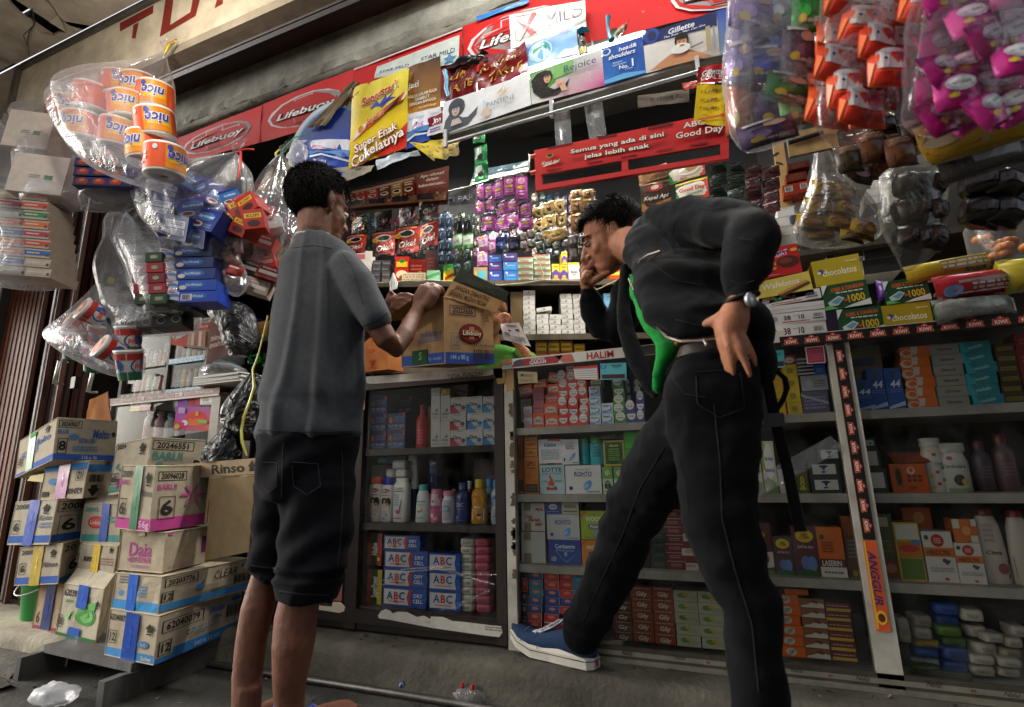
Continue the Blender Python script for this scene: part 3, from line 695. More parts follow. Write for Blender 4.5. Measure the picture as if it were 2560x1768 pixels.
ct=[('e',.35,.72,.16,.16,'efc9c9'),('e',.42,.70,.13,.13,W),('e',.62,.42,.15,.07,'5a2a3a'),('e',.58,.44,.10,.04,W),('t','Citra',.5,.28,.10,'4a4048',{'w':.72,'i':.15}),('lines',.2,.08,.8,.18,2,'c9a0a0')]
goods('B8',680,820,760,375,s1,'lotion_box','tall white lotion box with pink print, left pile',W,ct,2,d=.05)
goods('B8',762,820,848,375,s1,'lotion_box','tall white lotion box with pink print, right pile',W,ct,2,d=.05)
goods('B8',688,374,764,312,None,'small_box','small white box on top of the left lotion pile','d9d5cc',[('lines',.2,.3,.8,.7,2,'a09a94')],d=.04)
goods('B8',768,372,850,316,None,'small_box','small mustard yellow box on top of the right lotion pile','b89a1e',[('e',.4,.5,.2,.3,'d8c04a')],d=.04)
def citra(c1,c2):return[('p',[(0,0),(.62,0),(.28,.38),(0,.5)],c1),('p',[(0,.3),(.2,.42),(.3,.5),(0,.55)],c2),('e',.80,.36,.13,.12,c2),('e',.76,.40,.08,.07,c1),('t','Citra',.40,.55,.22,'3a3a48',{'w':.52,'i':.15}),('lines',.3,.85,.75,.95,1,'b8b0a8'),('lines',.5,.12,.95,.24,2,'a8a8ac')]
goods('B8',850,820,992,392,s1,'soap_box','white soap box with red print in the red pile',W,citra('d24858','a03848'),3,d=.06)
goods('B8',868,392,1004,285,None,'soap_box','faded red-printed soap box lying far back above the red pile','b8aaa4',citra('b04850','904048'),1,d=.06,off=.10)
goods('B8',995,820,1137,385,s1,'soap_box','white soap box with blue print in the left blue pile',W,citra('4a9ad8','3a78b8'),3,d=.06)
goods('B8',1140,820,1264,383,s1,'soap_box','white soap box with blue print in the right blue pile',W,citra('4a9ad8','3a78b8'),3,d=.06)
fam=lambda c:[('e',.45,.84,.36,.055,'a8202a'),('t','Zaitun',.45,.84,.05,'f1e0dc',{'w':.5}),('lines',.25,.70,.8,.74,1,'c05050'),('e',.42,.55,.26,.10,'1c1614'),('e',.72,.54,.2,.12,'1c1614'),('p',[(.2,.28),(.85,.28),(.75,.5),(.3,.5)],'d9c0b0'),('e',.45,.55,.10,.045,'c99a80'),('p',[(0,.0),(1,.0),(1,.16),(.5,.22),(0,.34)],c),('p',[(.0,.18),(.4,.1),(1,.0),(0,.0)],shade(c,1.3))]
bottle('B8',130,1465,240,1083,s2,'white shampoo bottle with a red cap and red sweep','dedad2','c8402c',fam('c83828'),'flat',ay=.55,capf=.17)
bottle('B8',234,1472,338,1090,s2,'white shampoo bottle with a royal blue cap and blue sweep','dedad2','2434a8',fam('2a48b8'),'flat',ay=.55,capf=.17)
clr=lambda a,t_,c:[('p',[(.12,.96),(.3,.96),(.12,.90)],a),('t','CLEAR',.42,.84,.07,t_,{'w':.62,'b':0}),('r',.12,.765,.78,.785,a),('lines',.15,.40,.5,.72,5,'9aa4b8'),('p',[(.66,.56),(.70,.56),(.58,.30),(.52,.22),(.54,.34)],t_),('e',.44,.26,.13,.05,c),('lines',.15,.08,.7,.12,1,a)]
bottle('B8',336,1485,470,1095,s2,'large white shampoo bottle with a pink drop mark','e2dfd9','e2dfd9',clr('8a3a4a','4a4a58','c83878'),'flat',ay=.6,capf=.10)
bottle('B8',474,1460,545,1180,s2,'dark navy shampoo bottle supporting the white one above','1c2440','1c2440',[('lines',.3,.2,.7,.6,5,'4a5a88')],'flat',ay=.8,capf=.08,off=.10)
bottle('B8',548,1460,640,1190,s2,'black shampoo bottle half hidden behind the teal-capped bottle','17181c','17181c',[],'flat',ay=.8,capf=.08,off=.12)
bottle('B8',660,1460,830,1188,s2,'wide dark shampoo bottle standing at the back of the middle shelf','1a2038','141a30',[],'flat',ay=.6,capf=.08,off=.13)
bottle('B8',463,1188,556,886,None,'white shampoo bottle with a blue drop standing on another bottle','e2dfd9','e2dfd9',clr('5a6a88','34405a','2a5ab8'),'flat',ay=.6,capf=.09,off=.10)
bottle('B8',652,1188,742,880,None,'navy shampoo bottle with white lettering standing on another bottle','1c2860','141c48',[('t','CLEAR',.5,.80,.08,'e2e4ea',{'w':.68,'b':0}),('t','men',.42,.72,.04,'b8bccc',{'w':.25}),('lines',.25,.5,.8,.62,3,'5a6aa8'),('e',.46,.30,.05,.10,'2f9a78'),('e',.46,.26,.10,.03,'3a6a9a')],'flat',ay=.7,capf=.10,off=.13)
bottle('B8',530,1500,655,1150,s2,'white lotion bottle with a teal cap and red swirl','dfe6df','4ab8ac',[('t','Jasmine',.45,.66,.06,'3a8a8a',{'w':.62,'i':.2}),('e',.42,.38,.2,.07,'d85a48'),('e',.40,.41,.16,.05,'e8e6dc'),('e',.52,.36,.1,.03,'e08a60'),('lines',.25,.52,.7,.58,2,'9ab0a8'),('lines',.3,.12,.7,.18,1,'9ab0a8')],'tap',ay=.6,capf=.16,neck=.6)
bottle('B8',660,1505,757,1190,s2,'pink and white talc can','dc6a94','d88aa4',[('r',.08,.58,.92,.98,'e8d2d8'),('p',[(.05,.42),(.95,.66),(.95,.34),(.05,.20)],'f0ecea'),('t','Posy',.4,.52,.08,'4a58a0',{'w':.46,'i':.2}),('e',.3,.24,.16,.08,'f2d8e0'),('e',.62,.14,.2,.06,'f2b8cc'),('e',.4,.72,.16,.03,'a83a5a')],'can',ay=.9,capf=.12)
bottle('B8',760,1510,872,1205,s2,'white powder bottle with a pink lid and checked label','e6e0dc','d488a0',[('r',.12,.12,.88,.82,'d8d4e0')]+[('r',.12+.11*k,.12,.14+.11*k,.82,'a89ac0')for k in range(7)]+[('r',.12,.12+.1*k,.88,.135+.1*k,'b8a4c0')for k in range(8)]+[('r',.3,.42,.72,.66,'7fc0d8'),('t','MY BABY',.51,.54,.08,'f0f0f0',{'w':.36})],'round',ay=.7,capf=.16,neck=.72)
bottle('B8',872,1520,1012,1130,s2,'navy blue shampoo bottle with white block lettering','1f2c63','1a2660',[('t','ZINC',.42,.56,.12,'d9dce8',{'w':.5,'b':0}),('lines',.2,.4,.7,.44,1,'6f7cb0'),('e',.3,.18,.12,.05,'4a78c0'),('lines',.25,.07,.75,.11,1,'5a6ab0')],'waist',ay=.6,capf=.20,neck=.5)
bottle('B8',975,1490,1040,1120,s2,'small red bottle with a pale cap at the back','a01c28','c9c0b8',[],'round',ay=.8,capf=.2,off=.12)
bottle('B8',840,1480,900,1190,s2,'cream bottle with an orange lid behind the navy bottle','d8d0b8','c88a2a',[],'round',ay=.8,capf=.16,off=.13)
oil=lambda c1,c2:[('p',[(.14,.10),(.5,.02),(.86,.10),(.88,.42),(.14,.42)],'e8e0d4'),('p',[(.14,.42),(.88,.42),(.84,.56),(.18,.50)],'b83a6a'),('p',[(.18,.50),(.84,.56),(.82,.74),(.5,.82),(.18,.74)],c1),('e',.5,.74,.18,.05,c2),('t','Baby',.5,.47,.05,'f2e8e0',{'w':.4}),('e',.62,.2,.14,.07,'d8a888'),('e',.62,.24,.14,.035,'3a2a22'),('e',.26,.22,.07,.03,c1)]
bottle('B8',1016,1530,1160,1105,s2,'yellow baby oil bottle with a yellow cap','c08a14','d2b414',oil('e89a2a','d8702a'),'waist',ay=.55,capf=.20,neck=.44)
bottle('B8',1138,1500,1230,1100,s2,'clear baby oil bottle with a blue cap, standing behind','8a9aa0','2f94cc',oil('3a9ad0','c03a5a'),'waist',ay=.55,capf=.2,neck=.5,off=.12)
bottle('B8',1196,1522,1294,1110,s2,'clear baby oil bottle with a blue cap, at the right end in front','a4b0b4','2f94cc',oil('3a9ad0','2a78b8'),'waist',ay=.55,capf=.2,neck=.5,off=.055)
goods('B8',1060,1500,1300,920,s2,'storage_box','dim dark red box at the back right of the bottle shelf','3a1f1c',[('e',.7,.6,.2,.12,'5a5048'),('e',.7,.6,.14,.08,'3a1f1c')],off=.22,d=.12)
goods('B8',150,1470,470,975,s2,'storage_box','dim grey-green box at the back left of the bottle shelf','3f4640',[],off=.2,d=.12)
goods('B8',220,962,470,872,None,'plastic_tray','turquoise plastic tray lying on the box at the back','3a9ab8',[('r',.0,.55,1,.7,'2a7a98'),('r',.04,.1,.3,.4,'6ac0d4')],off=.2,d=.12,cat='tray',m='plastic')
soap('B8',284,1090,360,1015,None,'white soap pack on the red and blue caps, lower left of three','dcd8d0',off=.065)
soap('B8',362,1090,466,1018,None,'white soap pack on the pink-drop bottle, lower right of three','dcd8d0',off=.065)
soap('B8',338,1017,462,940,None,'white soap pack resting on two others','e2ded6',off=.065)
abc=[('r',.03,.10,.64,.90,'d2cfc8'),('e',.80,.5,.22,.46,'2458b4'),('r',.66,.1,.97,.9,'2456b0'),('p',[(.60,.1),(.68,.1),(.63,.5),(.68,.9),(.60,.9),(.56,.5)],'c03a34'),('t','A',.17,.58,.42,'2a4f9e',{}),('t','B',.31,.58,.42,'c23530',{}),('t','C',.45,.58,.42,'2a4f9e',{}),('r',.15,.24,.5,.28,'c23530'),('e',.32,.26,.05,.07,'c23530'),('t','DRY',.82,.64,.2,'dfe4ee',{'w':.2}),('t','CELL',.82,.36,.2,'dfe4ee',{'w':.22}),('r',0,0,1,.09,'24468c')]
goods('B1',745,1132,950,876,s3,'battery_pack','white and blue battery pack in the left battery pile','2a52a0',abc,3,d=.07,m='gloss')
goods('B1',752,874,922,806,None,'battery_pack','narrower battery pack lying on top of the left battery pile','2a52a0',abc,1,d=.06,m='gloss')
abc2=[(k[0],)+tuple(k[1:])for k in abc[:1]]+[('r',.03,.10,.86,.90,'d2cfc8'),('t','A',.24,.6,.42,'2a4f9e',{}),('t','B',.44,.6,.42,'c23530',{}),('t','C',.64,.6,.42,'2a4f9e',{}),('r',.2,.24,.7,.28,'c23530'),('p',[(.86,.1),(1,.1),(1,.9),(.86,.9),(.82,.5)],'2456b0')]
goods('B1',958,1150,1108,888,s3,'battery_pack','white battery pack with large letters in the right battery pile','2a52a0',abc2,3,d=.07,m='gloss')
soap('B1',1100,1170,1166,822,s3,'cream wrapped soap in the pile beside the batteries','cfc8b4',n=9,txt='LUX',off=.05)
soap('B1',1170,1175,1240,822,s3,'rose pink wrapped soap in the pile at the cabinet corner','c25a6c',n=9,txt='LUX',tc='8a3a4a',off=.055)
for k,(yb,yt,t_,c1)in enumerate(((945,795,'Alkaline','1f3a2a'),(1115,962,'SuperPower','26402c'))):
 goods('B1',672,yb,740,yt,s3 if k else None,'battery_card',['upper green and red battery card at the left cabinet edge','lower green and yellow battery card at the left cabinet edge'][k],c1,[('r',0,0,.3,1,'8a3a1c'),('r',.7,0,1,1,'b82a20' if k==0 else 'c8a41c'),('t',t_,.5,.5,.22,'d9dcd0',{'r':math.pi/2,'sx':.4}),('e',.8,.2,.1,.06,'d8c01c')],d=.02,cat='battery card',m='gloss')
goods('B1',672,1118,742,950,None,'card_holder','dark backing carton behind the battery cards','2a241e',[],off=.09,d=.03)
t1,t2,t3,t4=.822,.600,.378,.168
pan=lambda c:[('e',.5,.86,.40,.50,'e6e2da'),('r',0,.97,1,1.0,shade(c,.9)),('t','Pereda',.5,.74,.17,'38405a',{'w':.52}),('lines',.3,.52,.7,.58,1,'b87a70'),('lines',.25,.12,.75,.22,1,shade(c,1.5))]
org=[('e',.5,.5,.40,.26,'c9bcae'),('p',[(.0,.2),(.5,.38),(1,.2),(.5,.7)],'c8bfae'),('t','Bodro',.5,.5,.2,'5a4038',{'w':.5}),('r',0,.0,1,.08,'b8401c')]
goods('B2',188,655,256,530,t1,'tablet_box','pink and white tablet box at the left end of the tablet shelf','c98a94',[('r',0,.45,1,1,'d9d4ce'),('t','Norit',.5,.6,.2,'5a4a58',{'w':.6})],2,d=.05)
goods('B2',262,655,352,580,t1,'tablet_box','orange tablet box under the purple ones','d2581c',org,1,d=.05)
goods('B2',266,580,352,385,None,'tablet_box','purple-red tablet box in the pile left of the orange one','b04858',[('r',0,.7,1,1,'c45040'),('t','Mixad',.5,.55,.24,'5a6aa8',{'w':.72}),('lines',.15,.2,.85,.3,1,'d0a0a0')],3,d=.05)
goods('B2',357,655,468,505,t1,'tablet_box','orange tablet box in the pile left of the red ones','d8541c',org,2,d=.05)
goods('B2',362,503,470,432,None,'tablet_box','vermilion tablet box with white letters in the orange pile','c23a24',[('t','RAPIDO',.5,.55,.28,'e8d8cc',{'w':.76}),('lines',.2,.15,.8,.3,1,'e0a898')],1,d=.05)
goods('B2',378,430,486,350,None,'tablet_box','orange tablet box on top of the vermilion one','d8541c',org,1,d=.05)
def tilt(os_,ry):
 for o in os_:o.rotation_euler=(0,ry,0)
tilt(goods('B2',380,342,486,262,None,'tablet_box','tilted orange tablet box at the very top of the pile','d8541c',org,1,d=.05),.26)
tilt(goods('B2',274,384,376,318,None,'tablet_box','slightly tilted orange tablet box on the purple pile','d8541c',org,1,d=.05),-.06)
tilt(goods('B2',158,440,264,362,None,'tablet_box','tilted orange tablet box leaning by the white post','d8541c',org,1,d=.05),-.17)
goods('B2',170,655,252,470,None,'card_bundle','grey bundle of tablet strips behind the pink boxes','8a8478',[('lines',.1,.1,.9,.9,6,'5f5a50')],1,d=.03,off=.09,cat='bundle')
for k,(a,c,yt,n)in enumerate(((466,546,262,6),(550,632,205,7),(634,714,320,5))):
 goods('B2',a,652,c,yt,t1,'tablet_box','red and white tablet box in the %s red column'%['left','middle','right'][k],'cc3426',pan('cc3426'),n,d=.05,jit=.004)
wb=[('p',[(0,0),(1,0),(1,.25),(0,.4)],'a8c0dc'),('e',.7,.5,.2,.26,'5a8ac0'),('e',.64,.56,.15,.18,'dfe4ea'),('t','Sango',.4,.78,.18,'3a58a0',{'w':.6}),('lines',.1,.1,.5,.3,2,'5a78b0')]
goods('B2',720,648,810,370,t1,'tablet_box','white tablet box with a blue swirl in the taller pile','d4d8dc',wb,4,d=.05)
goods('B2',724,368,806,312,None,'tablet_box','green and white tablet box topping the white pile','d0d6cc',[('t','Antal',.5,.6,.36,'3a8a48',{'w':.8,'i':.3}),('r',0,0,1,.25,'5aa058')],1,d=.05)
goods('B2',814,646,908,503,t1,'tablet_box','white tablet box with a blue swirl in the lower pile','d4d8dc',wb,2,d=.05)
goods('B2',908,642,1004,318,t1,'tablet_box','green and white tablet box in the green column','4f8a2c',pan('4f8a2c'),5,d=.05,jit=.003)
goods('B2',1006,640,1090,505,t1,'tablet_box','violet and white tablet box beside the green column','4a4484',pan('4a4484'),2,d=.05)
goods('B2',985,505,1050,325,None,'tablet_box','violet tablet box stacked behind the black strap','454080',pan('454080'),3,d=.05,off=.09)
goods('B2',1092,640,1160,430,t1,'tablet_box','violet tablet box partly behind the leaning man','4a4484',pan('4a4484'),3,d=.05)
goods('B2',1070,430,1130,330,None,'tablet_box','dull green tablet box at the back of the tablet shelf','3a5a44',pan('3a5a44'),2,d=.05,off=.09)
card('B2',[(148,350),(300,340),(296,258),(140,250)],.016,'brown cardboard tag stuck inside the glass near the white post','a8946c',[('t','DINATEL',.45,.25,.28,'4a3f2c',{'w':.74,'b':0}),('lines',.15,.55,.8,.8,2,'6a5c40'),('p',[(.1,.7),(.3,.85),(.25,.6)],'3a3020')],'cardboard_tag','tag')
card('B2',[(598,322),(790,315),(778,200),(585,215)],.014,'red-edged white sale card with ruled lines on the glass','c8362a',[('p',[(.03,.08),(.94,.0),(.97,.82),(.0,.84)],'e2ddd6')]+[('r',.05,.14+.16*k,.93,.165+.16*k,'4a4448')for k in range(5)],'price_card')
card('B2',[(802,320),(1010,316),(1008,180),(798,188)],.014,'turquoise notice card with a blue letter and dark bar code on the glass','58b4c0',[('t','U',.12,.76,.24,'2a5ab0',{}),('t','UNTUK DIJUAL',.63,.84,.10,'24343c',{'w':.4}),('lines',.5,.68,.7,.74,1,'3a5a64'),('r',.06,.08,.94,.32,'1c1416'),('bar',.07,.09,.93,.31,'5a1a20')],'notice_card')
goods('B2',196,1194,310,930,t2,'ointment_box','tall orange ointment box with a dark foot at the left end','d87a14',[('t','GPU',.46,.82,.12,'2a1c10',{'w':.64}),('e',.38,.5,.18,.10,'c86a10'),('lines',.2,.66,.8,.72,1,'6a3a10'),('r',.08,.04,.92,.26,'2e2014'),('lines',.15,.08,.85,.22,2,'8a6a30')],1,d=.05)
for k in range(3):
 y=930-65*k;goods('B2',198-4*k,y,300-2*k,y-63,None,'ointment_box',['lowest','middle','topmost'][k]+' of three small orange ointment boxes piled on the tall one','d87a14',[('r',.1,.15,.9,.85,'e08a24'),('t','GPU',.5,.5,.4,'2a1c10',{'w':.7}),('lines',.1,.88,.9,.96,1,'b03a1c')],1,d=.05)
goods('B2',150,1190,194,735,t2,'ointment_box','narrow shaded orange box behind the ointment boxes','9a5a12',[('t','GPU',.5,.6,.08,'3a2410',{'w':.8}),('r',.1,.04,.9,.22,'2e2014')],1,d=.05,off=.07)
rohto=[('t','ROHTO',.5,.70,.15,'2c3a80',{'w':.5}),('r',.24,.60,.76,.615,'c03a3a'),('e',.62,.30,.09,.20,'5a94cc',-.7),('e',.58,.27,.05,.12,'8ab8de',-.7),('e',.15,.2,.05,.07,'2a3a78'),('lines',.3,.82,.7,.88,1,'9a9aa0'),('lines',.6,.05,.95,.1,1,'4a5a9a')]
goods('B2',318,1195,520,996,t2,'eye_drop_box','pale blue eye lotion box with a red figure','a9c2c4',[('t','LOTTE',.5,.84,.14,'24343c',{'w':.8}),('t','EYE-LOTION',.5,.70,.08,'4a6068',{'w':.76,'b':0}),('e',.46,.42,.07,.12,'c04438'),('e',.42,.58,.05,.05,'c04438'),('p',[(.36,.28),(.56,.28),(.58,.42),(.34,.40)],'b83c30'),('p',[(.26,.14),(.70,.14),(.66,.26),(.48,.20),(.30,.26)],'a8342c'),('lines',.1,.4,.32,.48,1,'7a9098'),('lines',.62,.4,.9,.5,1,'7a9098')],d=.06)
goods('B2',310,994,498,790,None,'eye_drop_box','white eye drop box with a blue heading and red flash','cfd2d0',[('t','Visine',.48,.78,.17,'38508c',{'w':.54,'i':.2}),('p',[(.38,1),(.98,1),(.95,.91),(.42,.93)],'c2402c'),('lines',.12,.18,.88,.6,6,'9aa0a8'),('r',.05,.0,.98,.05,'b8402c'),('r',.35,.0,.68,.055,'2a2c30')],d=.055)
goods('B2',524,1206,815,998,t2,'eye_drop_box','wide white eye drop box with a blue pill drawing','d2d0cc',rohto,d=.07)
goods('B2',500,994,636,792,None,'eye_drop_box','small white eye drop box with a blue pill on the wide one','d2d0cc',rohto,d=.055)
bottle('B2',640,994,712,785,None,'turquoise bottle with a green cap, left of the pair','2fa2a8','3a9a48',[('lines',.3,.4,.7,.7,4,'1f8088')],'can',ay=.7,capf=.18)
bottle('B2',716,996,830,785,None,'turquoise bottle with a green cap, right and wider of the pair','35a6ae','3a9a48',[('lines',.2,.35,.8,.72,6,'1f7078'),('r',.3,.78,.6,.84,'2a6a70')],'can',ay=.55,capf=.18)
for k in range(2):goods('B2',826+88*k,1206,908+92*k,1010,t2,'eye_drop_box',['left','right'][k]+' green and white box with a printed eye','b9c8a4',[('r',0,.55,1,1,'6a9a3a'),('t','ISO',.5,.78,.16,'e2e8da',{'w':.5,'r':.5}),('e',.5,.28,.36,.11,'2e342a'),('e',.5,.28,.12,.10,'5a6a3a'),('p',[(.1,.36),(.5,.44),(.9,.36),(.5,.5)],'20241c'),('lines',.2,.05,.8,.12,1,'7a8a6a')],d=.05)
goods('B2',830,1008,1006,798,None,'balm_box','green and gold framed box on the printed eye boxes','a8922a',[('r',.05,.05,.95,.95,'2f5a24'),('o',.05,.05,.95,.95,.0022,'c2ac34'),('e',.5,.5,.40,.42,'1f4a1c'),('lines',.25,.2,.75,.7,6,'7a9a3a'),('t','Alamin',.5,.80,.10,'c2b84a',{'w':.44,'i':.3})],d=.055)
goods('B2',1012,1206,1180,722,t2,'herbal_box','large bright green box beside the gold framed one','45a82c',[('r',0,.70,1,.72,'2f7a20'),('lines',.1,.1,.5,.3,4,'2f7a20'),('r',0,.42,1,.44,'2f7a20'),('e',.2,.3,.08,.03,'1f3a1c')],d=.10)
goods('B2',720,790,1010,712,None,'foil_pack','silver foil pack lying at the back above the eye drops','8f9290',[('bar',.7,.1,.95,.9,'4a4a4a')],d=.06,off=.18,cat='pack',m='foil')
for k in range(2):goods('B3',152,562 if k==0 else 358,324-4*k,362 if k==0 else 160,t3 if k==0 else None,'taped_box',['lower plain white box with beige tape on the third shelf','upper white box with red lettering and beige tape'][k],'cfcabc',[('r',.12,.0,.42,.3,'93835e'),('r',.12,.72,.42,1,'93835e')]+([('t','Obat',.3,.52,.12,'b83a30',{'i':.2}),('t','Biarlah',.55,.40,.12,'b83a30',{'i':.2}),('t','2000',.72,.24,.1,'b83a30',{'i':.2}),('t','Madu',.78,.78,.1,'b83a30',{'i':.2})]if k else[]),d=.08)
goods('B3',342,580,572,420,t3,'syrup_box','blue medicine box with a pale chevron, at the bottom of its pile','1c3c86',[('t','Combantrin',.52,.74,.17,'c9d2e4',{'w':.62}),('t','Pirantel pamoat',.52,.58,.1,'aab8d8',{'w':.56,'b':0}),('p',[(.2,.56),(.24,.56),(.54,.12),(.84,.44),(.86,.4),(.54,.04)],'3a78c0'),('t','125',.16,.22,.16,'dfe4ee',{'w':.16}),('e',.54,.42,.05,.1,'8aa4d4')],d=.08)
goods('B3',334,420,566,240,None,'eye_drop_box','greyish white eye drop box on the blue chevron box','b4b4b0',rohto,d=.08)
goods('B3',318,238,432,152,None,'balm_box','small blue box with a white oval','2f4c94',[('e',.5,.58,.27,.24,'d2d2cc'),('t','BALSEM',.5,.58,.12,'3a4a70',{'w':.34}),('lines',.15,.12,.85,.24,1,'9aa8d0')],d=.05)
goods('B3',434,240,556,152,None,'balm_box','small cream box with black print beside the blue one','c4bda8',[('t','PAGODA',.5,.6,.22,'38342c',{'w':.64}),('lines',.12,.12,.9,.3,1,'4a4438')],d=.05)
woods=lambda c2:[('p',[(0,.74),(.2,.95),(.16,1),(0,.86)],'c84a2a'),('t','WOODS',.52,.72,.16,'d8d8b0',{'w':.68}),('p',[(.24,.46),(.28,.54),(.8,.54),(.84,.46),(.8,.38),(.52,.34),(.28,.38)],c2),('t','Pepper',.53,.46,.08,'dcd8c4',{'w':.4}),('e',.54,.22,.16,.07,shade(c2,1.6)),('lines',.1,.05,.9,.1,1,c2)]
goods('B3',576,590,770,424,t3,'candy_box','orange box with curved white letters under the lime one','c2721a',woods('4a2f24'),d=.08)
goods('B3',568,420,772,216,None,'candy_box','lime green box with curved white letters','93a81c',woods('6a6a8a'),d=.08)
goods('B3',1064,634,1180,300,t3,'tin_box','dark green box in the pile seen between the legs','2a342c',[('lines',.2,.3,.8,.7,2,'55604f')],5,d=.07)
goods('B3',1178,638,1306,210,t3,'cigarette_box','dark red box in the pile seen between the legs','5e1c20',[('lines',.2,.3,.8,.7,2,'9a6a60'),('r',0,.9,1,1,'8a7a70')],7,d=.07)
goods('B3',1290,642,1400,330,t3,'medicine_box','red and white box behind the standing leg','b8aca0',[('r',0,.5,1,1,'6a2a2c'),('lines',.2,.2,.8,.4,2,'5a6a5a')],3,d=.07)
goods('B3',1000,630,1062,430,t3,'medicine_box','dark brown box at the inner edge of the forward leg','3a1c14',[],3,d=.07)
cl=dict(r='b4302c',b='2c3a80',t='2a7484',n='1f2c40');rr=random.Random(9)
brb=lambda c:[('e',.5,.6,.24,.2,'c27a5a'),('r',.0,.97,.98,1.0,'c9c4bc'),('r',.97,.1,1.0,.95,'b9b4ac'),('lines',.15,.1,.85,.25,1,shade(c,1.4))]
for(a,c,yb,hpx,seq,nm)in((200,300,1050,58,'rrbbttb','first'),(312,416,1000,58,'rbbbrr','second'),(420,522,945,58,'rbrrr','third'),(155,198,1050,90,'nnnr','shaded outer')):
 zb=t4 if nm not in('third',)else None
 for i,k in enumerate(seq):
  y0=yb-hpx*i
  goods('B3',a,y0,c,y0-hpx+2,None,'shoe_polish_box','%s %s box in the %s column of the bottom shelf'%(ordn(i,len(seq)),dict(r='red',b='blue',t='teal',n='navy')[k],nm),cl[k],brb(cl[k]),1,d=.05,jit=.003,group='small red and blue boxes on the bottom shelf')
goods('B3',526,1120,652,680,t4,'shoe_polish_box','teal box in the pile behind the lifted trouser leg','2a7a90',[('lines',.2,.3,.8,.7,2,'5aa4b4')],8,d=.05)
goods('B3',312,1100,524,1004,t4,'shoe_polish_box','wide red box lying low behind the sneaker','a02c2a',[('r',0,.9,1,1,'c9c4bc')],1,d=.05)
gi=lambda c,t_:[('r',.0,.0,1,.08,shade(c,.7)),('t',t_,.5,.36,.40,'d0c4b0',{'w':.5,'i':.1}),('p',[(0,.5),(.3,.62),(1,.5),(1,1),(0,1)],shade(c,.75)),('lines',.1,.75,.9,.9,1,'a89480')]
goods('B3',810,1160,940,850,t4,'biscuit_box','brown box in the pile beside the forward leg','5e3a28',gi('5e3a28','Gy'),4,d=.06)
goods('B3',943,1180,1092,750,t4,'biscuit_box','rust orange box in the left rust pile between the legs','8c4220',gi('8c4220','Gily'),5,d=.06)
goods('B3',1096,1205,1246,755,t4,'biscuit_box','rust orange box in the right rust pile between the legs','8e3c1c',gi('8e3c1c','Gily'),5,d=.06)
gw=[('e',.35,.55,.2,.24,'5a7a34'),('e',.52,.68,.12,.16,'b89a2a'),('lines',.5,.2,.95,.6,3,'8a9a6a'),('r',0,0,1,.06,'8a8a70')]
goods('B3',1250,1225,1420,780,t4,'tea_box','pale box with green leaves in the left leaf pile','a8a68c',gw,5,d=.06)
goods('B3',1425,1245,1602,790,t4,'tea_box','pale box with green leaves in the right leaf pile','aaa890',gw,5,d=.06)
k1,k2,k3,k4=.822,.600,.378,.168
card('B6',[(205,385),(325,378),(318,238),(196,250)],.014,'small teal notice card on the glass beside the man','3f98a0',[('r',.08,.08,.95,.36,'3a1c22'),('lines',.2,.7,.8,.85,2,'24505a')],'notice_card')
card('B6',[(506,352),(652,342),(636,205),(486,218)],.014,'wine red square card with a white border on the glass','c9b4b0',[('r',.05,.05,.95,.95,'8c2c44'),('lines',.12,.15,.88,.85,6,'a85060')],'notice_card')
goods('B6',210,745,345,430,k1,'cosmetic_box','tall yellow box with a printed ring','d2ae14',[('e',.5,.72,.3,.14,'e8b43a'),('e',.5,.72,.22,.10,'d2ae14'),('lines',.2,.3,.8,.42,2,'8a741c'),('r',.96,0,1,1,'b83c20')],d=.06)
goods('B6',352,745,472,350,k1,'cosmetic_box','small yellow box in the pile beside the ringed one','d0b018',[('e',.5,.5,.24,.22,'8c8420'),('lines',.2,.2,.8,.3,1,'a88c20')],4,d=.06)
goods('B6',474,740,690,565,k1,'plaster_pack','dull violet plastic pack on the shelf right of the yellow boxes','56566c',[('lines',.1,.2,.9,.8,4,'80809a'),('p',[(0,.8),(1,.4),(1,.5),(0,.9)],'9a9cb0')],d=.07,cat='pack',m='gloss')
goods('B6',462,562,680,440,None,'plaster_pack','greyish white plastic pack on the violet one','9a9aa4',[('e',.3,.5,.12,.3,'b4a8b8'),('lines',.5,.2,.9,.7,3,'6a6a80')],d=.07,cat='pack',m='gloss')
goods('B6',430,436,560,290,None,'cotton_pack','black and white striped pack on the grey pack','1c1c24',[('r',0,.2*k,1,.2*k+.1,'b4b4bc')for k in range(5)],d=.06,cat='pack',m='gloss')
goods('B6',568,438,662,352,None,'small_box','small bright blue box under the wine red card','2a5cb4',[('lines',.2,.3,.8,.7,2,'6a90d0')],d=.05)
goods('B6',320,348,420,280,None,'small_box','red box with a white oval on the yellow pile','a8302c',[('e',.5,.4,.4,.36,'d8d0cc'),('lines',.3,.3,.7,.4,1,'8a3a3a')],d=.05)
vk=[('p',[(.26,.92),(.74,.92),(.5,.72)],'1f4a3c'),('t','44',.56,.62,.17,'d9dee6',{'w':.58,'i':.2}),('lines',.2,.4,.9,.5,2,'5a84c4'),('p',[(0,.08),(1,.2),(1,.1),(0,.02)],'a8bcd4')]
goods('B6',890,722,1052,475,k1,'cough_syrup_box','short blue syrup box with a white number beside the black strip','244f9c',vk,d=.05)
goods('B6',1022,718,1162,382,k1,'cough_syrup_box','left of two tall blue syrup boxes','244c98',vk,d=.05)
goods('B6',1166,714,1304,376,k1,'cough_syrup_box','right of two tall blue syrup boxes','244c98',vk,d=.05)
goods('B6',850,720,1170,200,k1,'tissue_pack','beige and grey pack standing behind the blue syrup boxes','7f705c',[('r',.2,.7,.8,.82,'3f4f70'),('lines',.1,.5,.9,.6,1,'b89a6a'),('e',.2,.3,.14,.12,'a8b0bc')],d=.05,off=.14,cat='pack')
